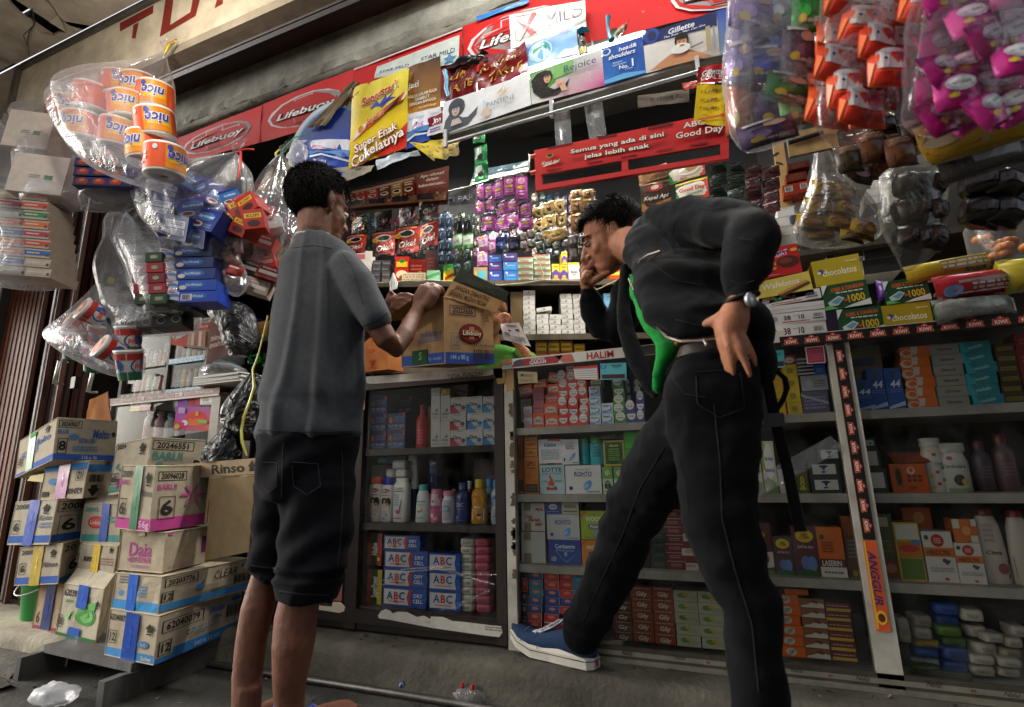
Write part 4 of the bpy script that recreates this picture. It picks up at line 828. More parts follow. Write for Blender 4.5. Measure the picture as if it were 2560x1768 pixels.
ob=[('e',.2,.35,.24,.4,'c9b8a4'),('e',.72,.5,.16,.32,'d86818'),('p',[(.35,1),(.62,1),(.55,.2),(.45,.2)],'c4bcae'),('e',.22,.4,.14,.25,'d2641a')]
def slant(z,x0,x1,yb,yt,n,zb,name,label,col,dec,off=.05,d=.06,cat='box'):
 goods(z,x0,yb,x1,yt,zb,name,label,col,dec,n,off=off,d=d,jit=.003,cat=cat)
slant('B6',1318,1562,704,205,6,k1,'vitamin_box','orange and white box in the orange pile','d0651c',ob)
slant('B6',1566,1815,696,180,6,k1,'soap_box','pale grey box with dull red lettering in the grey pile','8f8e84',[('t','Sabunola',.5,.5,.30,'7c3a34',{'w':.5}),('r',0,.93,1,1,'6a6a62')])
slant('B6',1820,2082,690,160,6,k1,'soap_box','teal box with slanted lettering in the teal pile','1f7a84',[('t','Herbalin',.5,.5,.30,'9ac0bc',{'w':.5,'r':.22}),('p',[(0,0),(.3,0),(.1,1),(0,1)],'2f9aa4')])
slant('B6',2090,2260,680,180,6,k1,'sardine_box','dark gold and green box in the pile at the right edge','3c3318',[('r',.1,.3,.9,.7,'7a6420'),('lines',.2,.4,.8,.6,1,'4a4a20')])
slant('B6',2264,2440,672,90,4,k1,'red_box','deep red box in the pile cut by the right edge','7c1c1c',[('lines',.2,.3,.8,.7,2,'a85048')])
hb_=[('e',.5,.62,.42,.34,'c6c8bc'),('e',.2,.7,.24,.3,'86a05a'),('e',.55,.62,.36,.34,'d4d4cc'),('t','My Baby',.55,.66,.07,'3a5a9a',{'w':.6}),('r',.25,.4,.85,.46,'3a5a8c'),('p',[(0,0),(1,0),(.9,.2),(.3,.3),(0,.24)],'5e7a3c')]
for k in range(2):goods('B6',52+116*k,1392,166+112*k,962,k2,'baby_soap_box',['left','right'][k]+' white box with green leaf curves on the second shelf','c4bca8',hb_,d=.05)
goods('B6',290,1394,425,1190,k2,'white_box','plain white box behind the hanging black strap','b4b0a8',[],d=.05)
goods('B6',432,1388,530,1200,k2,'herbal_box','olive box with a gold flourish','4f4f1c',[('t','8',.5,.5,.5,'a8a02a',{'w':.4}),('e',.5,.2,.3,.08,'a8a02a')],d=.05)
gb=[('r',.12,.2,.9,.84,'cfccc4'),('e',.5,.7,.16,.08,'24405a'),('p',[(.4,.7),(.6,.72),(.5,.4)],'2a2c34'),('e',.48,.34,.08,.06,'2a3a8c')]
goods('B6',548,1392,792,1130,k2,'balsam_box','dark green box with a white label in the pile left of the strip','1c2c26',gb,2,d=.07)
goods('B6',600,1126,780,1018,None,'balsam_box','dark green box with a white label lying on that pile','1c2c26',gb,1,d=.07,off=.09)
goods('B6',1012,1396,1168,1185,k2,'balsam_box','dark green box with a plain white label right of the strip','1c2c26',[('r',.1,.2,.85,.84,'c4bfb6')],1,d=.07)
goods('B6',985,1184,1100,1030,None,'balsam_box','smaller dark green box with a white label on the one right of the strip','1c2c26',[('r',.05,.15,.85,.9,'b8b3aa')],1,d=.07)
goods('B6',970,1028,1062,940,None,'balsam_box','smallest dark green box at the top right of the strip','1c2c26',[('r',.1,.3,.8,.8,'a8a89c'),('e',.5,.5,.1,.1,'3a4a3a')],1,d=.06)
goods('B6',1195,1392,1492,1145,k2,'balm_carton','orange carton with black characters and its lid ajar','bc5418',[('r',.1,.2,.34,.9,'8a5a24'),('e',.22,.55,.08,.3,'3a2c1c'),('e',.58,.76,.11,.13,'d8b08a'),('e',.58,.78,.06,.08,'bc5418')]+[('r',.46+.14*i,.38+.14*j,.55+.14*i,.47+.14*j,'5a2a14')for i in range(3)for j in range(2)]+[('e',.55,.18,.12,.06,'8a3c14')],d=.07)
b=MB();p=dims('B6',1195,1145,1492,1100,D+.045);b.box(-p[2]/2,0,0,p[2]/2,.06,.003,'9a4414',Matrix.Rotation(.45,4,'X'));
obj('loose_flap',b,'card',loc=(p[0],D+.05,.600+.0785),label='raised flap lying on the orange balm carton',cat='flap')
flo=[('e',.5,.82,.1,.035,'b02c3c'),('e',.3,.9,.09,.03,'c2a41c')]+[('e',.25+.26*(i%3),.1+.085*i,.10,.034,['c2a41c','a82c3c','3a8a4a'][i%3])for i in range(6)]
bottle('B6',1482,1392,1672,938,k2,'white talc bottle with red and yellow flowers','bdb8ac','b4b0a6',flo+[('t','Orchid',.7,.62,.07,'4a6a58',{'w':.5})],'round',ay=.9,capf=.16,neck=.82)
bottle('B6',1625,1384,1870,978,k2,'white talc bottle with a dark flower and green foot','bbb6aa','b0aca2',[('t','Orchidara',.42,.64,.09,'3a5a50',{'w':.72}),('e',.5,.3,.2,.14,'2e2620'),('e',.66,.26,.12,.08,'b8a048'),('e',.3,.84,.1,.05,'a84050'),('r',0,0,1,.10,'7a9a6a')],'round',ay=.9,capf=.18,neck=.82,off=.05)
bottle('B6',1876,1392,2060,960,k2,'dull violet bottle fading into the dark shelf','4f4048','5a3038',[('lines',.3,.3,.8,.6,4,'6a5a64')],'round',ay=.8,off=.1)
bottle('B6',2066,1396,2260,900,k2,'dull pink bottle fading into the dark shelf','5e4444','6a2c2c',[('lines',.3,.3,.8,.6,4,'7a6060')],'round',ay=.8,off=.1)
obh=lambda:[('e',.5,.80,.36,.13,'c2aa1c'),('t','OBH',.5,.83,.06,'2a3a24',{'w':.3}),('t','COMBI',.5,.77,.055,'a82c20',{'w':.4}),('t','BATUK FLU',.5,.58,.05,'c9b8a8',{'w':.62}),('e',.45,.26,.2,.14,'5a6a9a'),('e',.7,.24,.18,.16,'5a7aa8'),('e',.5,.04,.5,.09,'33542c')]
goods('B7',75,690,228,300,k3,'cough_syrup_box','brown box with a white and red panel beside the dark trouser leg','4c2417',[('e',.4,.76,.3,.1,'c2901c'),('p',[(.4,.1),(1,.14),(1,.44),(.5,.42)],'b8b4ac'),('e',.6,.3,.2,.1,'9a2a2c'),('r',0,0,1,.08,'4a6a34')],d=.05)
goods('B7',228,694,366,392,k3,'cough_syrup_box','shorter violet-brown box with a yellow seal','4a2c34',obh(),d=.05)
goods('B7',370,702,552,322,k3,'cough_syrup_box','taller violet-brown box with a yellow seal','4f2a2e',obh(),d=.05)
las=[('e',.2,.80,.1,.055,'3a3a24'),('lines',.14,.48,.6,.72,4,'7a3c14'),('r',0,.2,1,.36,'5c1a1c'),('t','LASERIN',.46,.28,.11,'d8cfc6',{'w':.76}),('r',0,0,1,.2,'c4bdb2'),('lines',.12,.06,.85,.13,1,'5a5450')]
goods('B7',552,720,738,330,k3,'cough_syrup_box','orange box with a wine red band and white foot','c0601c',las,d=.05)
goods('B7',742,700,838,250,k3,'cough_syrup_box','shaded orange and grey box beside the strip','6a4a34',[('r',0,.68,1,1,'8a4a1c'),('lines',.2,.3,.8,.62,5,'8a8478'),('e',.5,.06,.2,.05,'b09a2a')],d=.05,off=.06)
goods('B7',962,735,1112,235,k3,'jamu_box','dark green and brown box right of the strip','4a5220',[('r',0,0,1,.28,'7a3c1c'),('r',.2,.8,.8,.95,'a8a48c'),('lines',.2,.4,.8,.6,4,'6a7034'),('e',.6,.16,.3,.07,'a86a4a')],d=.06,off=.06)
goods('B7',1116,745,1302,295,k3,'jamu_box','yellow bordered box with a white top and green foot','b09026',[('r',.08,.70,.95,.97,'c4bfae'),('r',.08,.03,.95,.38,'4f6a20'),('r',.08,.40,.95,.66,'b06a1c'),('e',.5,.55,.4,.06,'b8342c'),('e',.8,.66,.2,.05,'5a7a9a')],d=.06)
her=[('r',0,.50,1,.68,'c2661c'),('t','HEROCYN',.46,.585,.10,'38241a',{'w':.78}),('e',.5,.82,.22,.13,'a8262c'),('lines',.38,.76,.62,.88,3,'d8a8a0'),('e',.14,.88,.08,.05,'2f5a3a'),('p',[(.6,.48),(.84,.42),(.7,.34),(.54,.42)],'3f4450'),('lines',.1,.2,.9,.3,2,'9a948a'),('e',.6,.07,.08,.03,'b03c2c')]
goods('B7',1306,758,1522,360,k3,'powder_box','left white powder box with an orange band and red seal','c6bfb2',her,d=.06)
goods('B7',1526,770,1716,442,k3,'powder_box','right white powder box with an orange band and red seal','c6bfb2',her,d=.06)
goods('B7',1490,440,1660,275,None,'powder_box','orange and white box lying on the right powder box','c2641c',[('r',0,.6,.3,1,'c4bfae'),('r',.7,0,1,.3,'c4bfae'),('r',.8,.7,1,1,'c4bfae'),('e',.55,.5,.18,.2,'d8904a')],d=.06)
goods('B7',1190,720,1400,190,k3,'powder_box','tall orange box standing behind the powder boxes','b85a1a',[('e',.55,.85,.2,.09,'d8904a'),('r',.8,.3,1,.5,'c4bfae')],d=.06,off=.13)
bottle('B7',1700,782,1930,205,k3,'white lotion bottle with a wine red swirl label','b4a596','6a2420',[('p',[(.1,.10),(.9,.06),(.95,.34),(.6,.26),(.1,.40)],'6a3434'),('e',.72,.22,.18,.08,'8a4a40'),('t','Citra',.5,.46,.06,'6a5448',{'w':.5,'i':.2}),('lines',.3,.6,.6,.9,4,'9a8a7c')],'tap',ay=.6,capf=.10)
bottle('B7',1936,790,2140,215,k3,'white lotion bottle with a wine red lid cut by the frame','b4a596','7c2c20',[('p',[(.1,.10),(.9,.06),(.95,.34),(.6,.26),(.1,.40)],'6a3434')],'tap',ay=.6,capf=.10)
goods('B7',262,1310,442,808,k4,'jelly_box','orange box with pale script mark in the bottom-shelf pile','c0581a',[('e',.45,.5,.22,.36,'b0a890'),('t','JF',.45,.5,.44,'4a6a70',{'w':.22,'i':.2}),('r',.0,.0,1,.06,'8a3c14')],6,d=.06,jit=.004)
goods('B7',290,806,456,768,None,'jelly_box','orange box lying askew on the orange pile','b8541a',[],1,d=.06)
goods('B7',446,1330,628,838,k4,'oat_box','brown and white box with a ragged print in the brown pile','7a4a2c',[('p',[(.05,.1),(.98,.1),(.98,.5),(.8,.62),(.7,.48),(.5,.62),(.3,.4),(.1,.3)],'b4ac9c'),('r',0,0,1,.05,'3a241a'),('e',.6,.72,.14,.12,'5a241c')],6,d=.06,jit=.003)
goods('B7',630,1348,812,868,k4,'spice_box','maroon box with a gold band in the maroon pile','58181c',[('r',.02,.12,.98,.42,'b08c1c'),('lines',.1,.62,.9,.78,1,'b08a70'),('r',0,0,1,.06,'2c0c10')],6,d=.06)
goods('B7',825,1370,900,950,k4,'bottle_box','grey-green box in the dark pile beside the post','3a3f34',[],3,d=.06,off=.08)
heap=[(1180,1395,1400,1310,'4a5a30','green',0),(1175,1308,1400,1255,'a8a8a0','silver white',0),(1205,1252,1395,1195,'2a4a80','blue',.0),(1205,1192,1392,1128,'b0944a','cream and gold',.1),(1410,1425,1598,1345,'2a4c88','blue',0),(1412,1343,1590,1280,'2c5090','blue',0),(1405,1278,1590,1185,'2a4478','dark blue',0),(1400,1180,1580,1110,'4a6a30','leaf green',.05),(1370,1105,1552,1035,'52702c','leaf green',0),(1352,1030,1530,955,'2a4480','navy',0),(1345,952,1522,875,'33519a','royal blue',-.05),(1600,1385,1785,1310,'a49c8c','white',0),(1600,1305,1785,1240,'aaa292','white',.1),(1618,1236,1790,1150,'aca494','white',.2),(1690,1148,1845,1085,'a29a8a','white',.1),(1565,1110,1720,1030,'a8a090','white',.1),(1540,1000,1705,915,'b4ac9a','white',-.1),(1800,1390,1967,1330,'9a9284','white',0),(1795,1325,1967,1260,'a0988a','white',.0),(1810,1255,1967,1190,'8c8468','beige',.1),(1860,1185,1990,1120,'9a9080','white',-.1),(1870,1110,1990,1030,'a49a8c','white',.1),(1080,1150,1180,975,'9c9484','grey white',.1),(1190,1040,1335,955,'a09884','white and green',.1),(1205,1126,1340,1045,'98907c','white',0)]
for i,(x0,yb,x1,yt,c,nm,rz)in enumerate(heap):
 row='soap bar pack, '+['under the silver one','on the green one','below the gold one','on the blue one at left','lowest in the blue pile','second in the blue pile','third in the blue pile','just above the blue pile','second above the blue pile','below the topmost royal one','at the top of the tall pile','lowest of the white pile','second of the white pile','third of the white pile','bridging two white piles','leaning on the green packs','perched at the top of the white pile','lowest at the right edge','second at the right edge','in the right edge pile','above the beige one','topmost at the right edge','standing near the post','topmost of the near pile','under the green-tinted one'][i]
 soap('B7',x0,yb,x1,yt,None,nm+' '+row,c,off=.055+.03*(i%2),txt='Sabun',tc=shade(c,.55),group='heap of soap packs at the bottom right',rz=rz)
goods('B7',1090,1400,1200,1150,k4,'soap_carton','small dark carton carrying the packs near the post','3a3a30',[],d=.10,off=.06)
goods('B7',1208,1400,1600,1396,k4,'soap_tray','thin grey tray under the soap packs','4a4840',[],d=.14,off=.05,cat='tray')
# ================================================================ posters, boards and hanging sachets
def sheet(z,P,Yv,name,label,cat,col,dec=(),nx=10,ny=6,amp=.004,seed=0,th=.0015,parent=None,m='gloss',curl=0.0,group=None,sc=7.0):
 ''
 if callable(z):q=[z(*p)for p in P]
 else:q=[PY(z,*p,Yv)for p in P]
 o0=q[0].copy();c=[v-o0 for v in q]
 if parent is not None:base=parent
 def surf(u,v):
  a=c[0]+(c[1]-c[0])*u;t=c[3]+(c[2]-c[3])*u;p=a+(t-a)*v
  n=mnoise.noise(Vector((u*sc*.5+seed,v*sc*.35,seed*1.3)))*amp+mnoise.noise(Vector((u*sc*1.7,v*sc+seed,3)))*amp*.35
  return p+Vector((0,n-curl*(v*v if curl>0 else(1-v)**2*-1),0))
 b=MB();V=[surf(i/nx,j/ny)for j in range(ny+1)for i in range(nx+1)];k=nx+1
 Fs=[(j*k+i,j*k+i+1,(j+1)*k+i+1,(j+1)*k+i)for j in range(ny)for i in range(nx)]
 if isinstance(col,tuple)and isinstance(col[0],str):
  cc=[lin(x)for x in col]
  def gc(u,v):return tuple((cc[0][t]*(1-u)+cc[1][t]*u)*(1-v)+(cc[3][t]*(1-u)+cc[2][t]*u)*v for t in range(3))
  b.add(V,Fs,[gc(i/nx,j/ny)for j in range(ny+1)for i in range(nx+1)],True);bc='8a8478'
 else:b.add(V,Fs,col,True);bc=shade(col,.8)
 b.add([v+Vector((0,th,0))for v in V],[f[::-1]for f in Fs],bc,True)
 def fm(x,y,l):return surf(x,y)+Vector((0,-.0004-.0005*l,0))
 b.deco(fm,1,1,dec,nx=8)
 o=obj(name,b,m,loc=o0)
 if parent is not None:o.parent=parent;o.location=o0-Vector(parent.location)
 return tag(o,label,cat,group)
def ellt(cx,cy,rx,ry,col):return('e',cx,cy,rx,ry,col)
def outl(t,u,v,h,c,oc,o=None,d=.006):
 o=o or{};return[('t',t,u+dx*d,v+dy*d*1.6,h,oc,o)for dx,dy in((-1,-1),(1,-1),(-1,1),(1,1))]+[('t',t,u,v,h,c,o)]
def life(cx=.5,cy=.5,s=1.0):
 return[ellt(cx,cy,.44*s,.40*s,'cfcac8'),ellt(cx+.03*s,cy+.0,.41*s,.37*s,'8f8a88'),ellt(cx-.005*s,cy-.01*s,.40*s,.36*s,'b81a1c'),('p',[(cx-.12*s,cy+.32*s),(cx+.10*s,cy+.33*s),(cx+.10*s,cy+.2*s),(cx+.3*s,cy+.2*s),(cx+.30*s,cy+.1*s),(cx-.30*s,cy+.1*s),(cx-.30*s,cy+.18*s),(cx-.12*s,cy+.18*s)],'d9b0ae'),('p',[(cx-.105*s,cy+.30*s),(cx+.085*s,cy+.31*s),(cx+.085*s,cy+.17*s),(cx+.28*s,cy+.17*s),(cx+.28*s,cy+.08*s),(cx-.28*s,cy+.08*s),(cx-.28*s,cy+.155*s),(cx-.105*s,cy+.155*s)],'c22a28'),('p',[(cx-.13*s,cy-.16*s),(cx+.12*s,cy-.16*s),(cx+.06*s,cy-.30*s),(cx-.10*s,cy-.30*s)],'a86462'),('p',[(cx-.10*s,cy-.16*s),(cx+.10*s,cy-.16*s),(cx+.05*s,cy-.28*s),(cx-.08*s,cy-.28*s)],'b01a1c')]+outl('Lifebuoy',cx,cy-.03*s,.17*s,'ece8e6','5a2020',{'w':.66*s,'i':.25},.008)
bn=root('banner',(-1.5,1.64,2.2),'long red advertising banner with silver oval emblems along the lintel','banner')
pan_q=[('Z2',[(-520,1345),(108,1200),(100,1008),(-520,1262)],.1),('Z2',[(110,1200),(715,1028),(735,757),(101,1007)],.5),('Z2',[(716,1028),(1395,860),(1400,497),(736,756)],.49),('Z2',[(1396,860),(2190,650),(2180,196),(1401,496)],.5),('Z3',[(175,545),(1060,310),(1045,-170),(164,192)],.44),('Z3',[(1062,310),(2330,20),(2330,-600),(1047,-172)],.6)]
for i,(z,q,cx)in enumerate(pan_q):
 dec=life(cx,.5,.92)if i<5 else life(.42,.80,.62)+life(.80,.28,.66)
 if i==3:dec=[]
 if i==0:dec=life(.55,.5,.9)+[ellt(1.0,.38,.05,.3,'9a9694')]
 o=sheet(z,q,1.640-.0025*(i%2),'banner_panel',None,None,('c41c1c','cc2020','d02626','c41c1c'),dec,seed=i*2.1,amp=.006,parent=bn,m='banner')
sheet('Z2',[(1400,508),(2180,208),(2182,196),(1401,496)],1.632,'backing_sheet','thin torn white paper edge above the red banner','paper','d9d6d0',amp=.003)
sheet('Z3',[(262,152),(640,20),(640,-12),(262,118)],1.632,'backing_sheet','blue paper edge showing above the red banner','paper','2a78c0',amp=.003)
sheet('Z2',[(1545,565),(2155,455),(2162,254),(1568,482)],1.630,'poster','white strip poster with two rows of navy lettering on the red banner','poster','c8d0c8',[('t','STAR MILD',.24,.40,.20,'24325c',{'w':.37,'b':0}),('t','STAR MILD',.76,.52,.19,'24325c',{'w':.40,'b':0}),('r',.475,.0,.48,.95,'a8b4ac'),('p',[(.83,.28),(.87,.30),(.90,.44),(.92,.30),(.98,.28),(.935,.18),(.95,.02),(.90,.1),(.84,.02),(.865,.18)],'3a8ab8'),('e',.90,.22,.012,.05,'c03a3a')],seed=4)
jati=[('r',.0,.0,1,.33,'dfe2e6'),('r',0,.24,1,.27,'b8c4d8')]+[('t','jati',.22,.72,.085,'f0e8dc',{'w':.3,'i':.15}),('t','GOLD',.20,.635,.05,'d88a2a',{'b':0}),('e',.12,.84,.1,.05,'9a6a2a',.6),('t','HALUS DALAM RASA',.48,.555,.042,'efe2cc',{'w':.84}),('t','SAMBUT',.48,.50,.042,'efe2cc',{'w':.44}),('t','DENGAN BANGGA',.48,.445,.042,'efe2cc',{'w':.78}),('t','Satu Hasrat Bangga',.62,.375,.024,'e2d0b0',{'w':.5,'i':.2})]
sheet('Z2',[(1782,1000),(2035,955),(2024,405),(1778,490)],1.618,'poster','brown and gold tobacco poster right of the yellow chocolate poster','poster',('d99a2c','d09022','3c200e','6a3c14'),jati,seed=7)
sheet('Z2',[(1193,1072),(1388,1030),(1425,600),(1210,820)],1.618,'poster','torn brown and gold tobacco poster left of the yellow chocolate poster','poster',('c98a24','c08420','35200f','5a3a16'),[('r',0,0,1,.14,'dadde2'),('t','HALUS DALAM',.5,.50,.07,'efe2cc',{'w':.8}),('t','SAMBUT',.5,.41,.07,'efe2cc',{'w':.55}),('t','DENGAN BAN',.5,.32,.07,'efe2cc',{'w':.8})],seed=9)
sheet('Z2',[(1055,925),(1200,905),(1435,592),(1395,590)],1.600,'torn_cardboard','torn strip of beige cardboard folded over the brown poster','cardboard',('8f8064','a08f72','9a8a6c','7a6a50'),amp=.014,seed=3,m='card',sc=12)
tis=[('r',0,.62,1,1,'d9dce8'),('e',.5,.70,.26,.12,'d88aa8'),('e',.42,.66,.16,.07,'e8b8c8'),('p',[(0,.3),(.4,.5),(1,.40),(1,.62),(.5,.66),(0,.5)],'5a8fd0'),('p',[(0,.2),(.4,.36),(1,.24),(1,.3),(.4,.44),(0,.28)],'c8daf0'),('e',.15,.52,.12,.07,'2438a0'),('e',.82,.44,.14,.1,'3050b0'),('t','nice',.30,.12,.13,'d6dff0',{'r':math.pi,'i':.2,'w':.34})]
sheet('Z2',[(1085,1168),(1366,1228),(1372,1005),(985,1012)],1.612,'tissue_poster','blue and white tissue pack sheet hung upside down beside the round sign','poster','2848a8',tis,seed=2,amp=.008)
sheet('Z2',[(1775,1082),(1948,1010),(1945,845),(1780,880)],1.612,'tissue_poster','blue and white tissue pack sheet right of the yellow chocolate poster','poster','2f50a8',tis[:6],seed=5,amp=.008)
sheet('Z2',[(1930,985),(2040,955),(2042,800),(1935,850)],1.608,'poster','small white and maroon poster beside the long-haired woman','poster','d8d4d4',[('r',0,.45,1,.92,'7a1c38'),('t','One',.55,.68,.34,'e8e2e4',{'w':.7}),('lines',.2,.1,.9,.35,2,'5a5ab0')],seed=6)
c0=PY('Z2',1212,1060,1.622);R_=(PY('Z2',1212,740,1.622)-c0).length
r=root('round_sign',c0,'round blue sign with white rim and black edge, half hidden by posters','sign')
b=MB();n=40
for k,(rr_,col,y)in enumerate(((1.0,'16181c',0),(.965,'c9d2d8',-.004),(.86,'7fa8c8',-.006),(.80,'1f3f9c',-.008))):
 b.add([(rr_*R_*math.cos(2*math.pi*j/n),y,rr_*R_*math.sin(2*math.pi*j/n))for j in range(n)],[tuple(range(n))[::-1]],col)
b.add([(R_*math.cos(2*math.pi*j/n),y,R_*math.sin(2*math.pi*j/n))for y in(0,.014)for j in range(n)],[(j,(j+1)%n,n+(j+1)%n,n+j)for j in range(n)],'16181c')
obj('disc',b,'gloss',r)
sup=[('p',[(0,0),(.5,.02),(1,.32),(1,0)],'d0301c'),('p',[(0,.86),(.10,.90),(.32,1),(0,1)],'8a1c10'),('p',[(.34,.64),(.46,.72),(.52,.66),(.62,.76),(.64,.70),(.78,.78),(.70,.70),(.80,.68),(.66,.66),(.56,.60),(.52,.64)],'3a44b0')]+outl('Superstar!',.50,.80,.10,'d02a20','f3e7a0',{'w':.60,'r':.18,'i':.2})+[('p',[(.05,.30),(.90,.60),(.98,.70),(.13,.42)],'d2601c'),('p',[(.05,.30),(.28,.385),(.34,.49),(.13,.42)],'e2d8c8'),('p',[(.62,.50),(.84,.58),(.88,.66),(.70,.60)],'6a3018'),('e',.22,.40,.05,.05,'c9803a'),('p',[(.90,.60),(.98,.70),(1.0,.66),(.95,.60)],'e8e0d0')]+outl('Superstar',.48,.50,.05,'e8582a','f0d8b8',{'w':.3,'r':.20},.004)+outl('Super Enak',.48,.245,.10,'f3ecdc','8a1a14',{'w':.74,'r':.16})+outl('Cokelatnya',.52,.115,.125,'f5eee0','7a1410',{'w':.92,'r':.20})
sheet('Z2',[(1362,1216),(1776,1066),(1797,490),(1392,640)],1.600,'poster','bright yellow chocolate bar poster with curved top','poster',('e6c81a','d8b016','f2e03a','e8d030'),sup,seed=11,amp=.010,nx=16,ny=12)
sheet('Z2',[(1985,1168),(2170,1105),(2165,960),(1820,1045)],1.585,'folded_carton','crumpled yellow carton piece below the brown poster','carton',('c9ae1c','d8c89a','b89a3a','d8c020'),[('t','SIB',.62,.55,.14,'6a5a1c',{'b':0}),('t','M.C',.56,.18,.14,'6a5a1c',{'b':0})],amp=.03,seed=8,m='card',sc=9)
sheet('Z2',[(1565,1232),(1870,1110),(1865,1080),(1560,1150)],1.59,'paper_scrap','ragged pale blue paper scrap under the yellow poster','paper','c3cfdb',amp=.02,seed=13)
sheet('Z2',[(1265,1335),(1525,1240),(1545,1190),(1110,1235)],1.615,'shelf_card','dirty white card edge behind the first customer\'s head','card',('8a8478','b0aa9c','c4beb0','a8a294'),amp=.01,seed=14,m='card')
rich=[('t','RICH',.3,.66,.2,'d2a03a',{'i':.3,'r':.1}),('t','the',.68,.7,.2,'d8a848',{'b':0,'i':.4,'r':.2}),('t','TASTE',.52,.32,.22,'d2a03a',{'i':.3,'r':.1,'w':.7}),('p',[(.3,.2),(.9,.86),(.93,.88),(.34,.2)],'d2a03a'),('p',[(.15,.45),(.5,.9),(.52,.88),(.18,.45)],'b8862a')]
sheet('Z3',[(12,745),(268,665),(262,440),(6,505)],1.596,'coffee_banner','dark red shiny banner with gold script at the board\'s left','banner','6e0c18',rich,amp=.02,seed=15,sc=10)
sheet('Z3',[(272,665),(642,525),(622,318),(292,420)],1.598,'coffee_banner','dark red shiny banner with gold script under the white tick sticker','banner','7a0e1a',rich,amp=.02,seed=16,sc=10)
sheet('Z3',[(14,510),(345,440),(347,378),(175,392)],1.590,'coffee_banner','black folded edge of the gold script banner','banner','151214',[('t','Kembali Pekan',.6,.4,.3,'b8b0a8',{'w':.5,'b':0})],amp=.02,seed=17)
sheet('Z3',[(628,480),(1000,395),(985,188),(620,328)],1.600,'poster','sky blue soap poster with a green bar in a water ring','poster',('7fc0e8','a8d4ee','2a7ac8','1f6ac0'),[ellt(.28,.5,.24,.44,'bfe0f0'),ellt(.28,.5,.21,.39,'4a9ad4'),('p',[(.12,.34),(.40,.40),(.42,.74),(.14,.66)],'3f9a48'),('p',[(.17,.42),(.35,.46),(.37,.66),(.19,.60)],'8ac88a'),('e',.27,.53,.05,.09,'e0f0e0'),('p',[(.6,.1),(.75,.3),(.9,.24),(1,.3),(1,0),(.6,0)],'d4e8f4'),('t','CUCI TANGAN',.7,.95,.07,'c0302a',{'w':.34})],seed=18)
sheet('Z3',[(512,355),(1056,196),(1046,-2),(500,108)],1.604,'poster','white sticker with a crossed box and dark red capitals','poster','b8b8b4',[('o',.07,.22,.37,.90,.012,'8a2a24'),('p',[(.08,.82),(.16,.86),(.36,.30),(.28,.24)],'c02420'),('p',[(.32,.94),(.38,.90),(.14,.16),(.07,.18)],'b01c1a'),('t','MILD',.73,.62,.34,'50202c',{'w':.50,'b':0}),('p',[(.6,.1),(1,.3),(1,.26),(.6,.06)],'b8b8b4'),('lines',.48,.38,.7,.44,1,'7a6a6a')],seed=19)
b=MB();o_=PY('Z3',1095,370,1.59);pts=[PY('Z3',x,y,1.59)-o_ for x,y in((1000,235),(1030,212),(1075,218),(1100,290),(1105,370))]
b.add([p+Vector((0,d_,0))for p in pts for d_ in(-.014,.014)],[(2*i,2*i+1,2*i+3,2*i+2)for i in range(4)],'2f9ab8');obj('carry_strap',b,'gloss',loc=o_,label='turquoise plastic strap loop right of the soap poster',cat='strap')
sheet('Z3',[(1005,400),(1070,380),(1040,235),(992,250)],1.596,'hang_tag','black and yellow tag behind the turquoise strap','tag','1a1a16',[('r',.1,.05,.9,.35,'b8a02a'),('r',.2,.6,.8,.8,'6a6a5a')])
sheet('Z3',[(1235,300),(1335,235),(1375,140),(1230,215)],1.598,'folded_poster','folded poster corner showing green and white beside the blue clip','poster',('c9d0c8','1f6a3a','c22a24','1f5a34'),amp=.02,seed=21)
b=MB();o_=PY('Z3',1215,280,1.56);b.tube([PY('Z3',*p,1.56)-o_ for p in((1215,120),(1210,180),(1222,250),(1240,290))],[.010,.006,.007,.012],'2a7f9a',8);obj('ribbon',b,'gloss',loc=o_,label='twisted blue ribbon tied above the blue shampoo panel',cat='ribbon')
b=MB();o_=PY('Z3',40,690,1.55);b.tube([PY('Z3',*p,1.55)-o_ for p in((35,515),(50,570),(45,640),(62,700))],[.010,.008,.009,.007],'4a9ac0',8);obj('ribbon',b,'gloss',loc=o_,label='pale blue ribbon hanging over the dark red banner',cat='ribbon')
hb=root('header_board',PY('Z3',20,980,1.5),'long slanting header board of five shampoo and shaving panels','header board')
def face(cx,cy,s,hair='1c1614',skin='d0a184',asp=1.0):
 return[ellt(cx,cy+.05*s,.17*s*asp,.23*s,hair),ellt(cx,cy-.01*s,.125*s*asp,.19*s,skin),ellt(cx-.05*s*asp,cy+.02*s,.024*s*asp,.012*s,'2a1c18'),ellt(cx+.05*s*asp,cy+.02*s,.024*s*asp,.012*s,'2a1c18'),ellt(cx,cy-.10*s,.04*s*asp,.016*s,'b05a58'),('p',[(cx-.12*s*asp,cy+.09*s),(cx+.12*s*asp,cy+.09*s),(cx+.10*s*asp,cy+.22*s),(cx-.10*s*asp,cy+.22*s)],hair),ellt(cx+.01*s,cy-.03*s,.016*s*asp,.03*s,shade(skin,.85))]
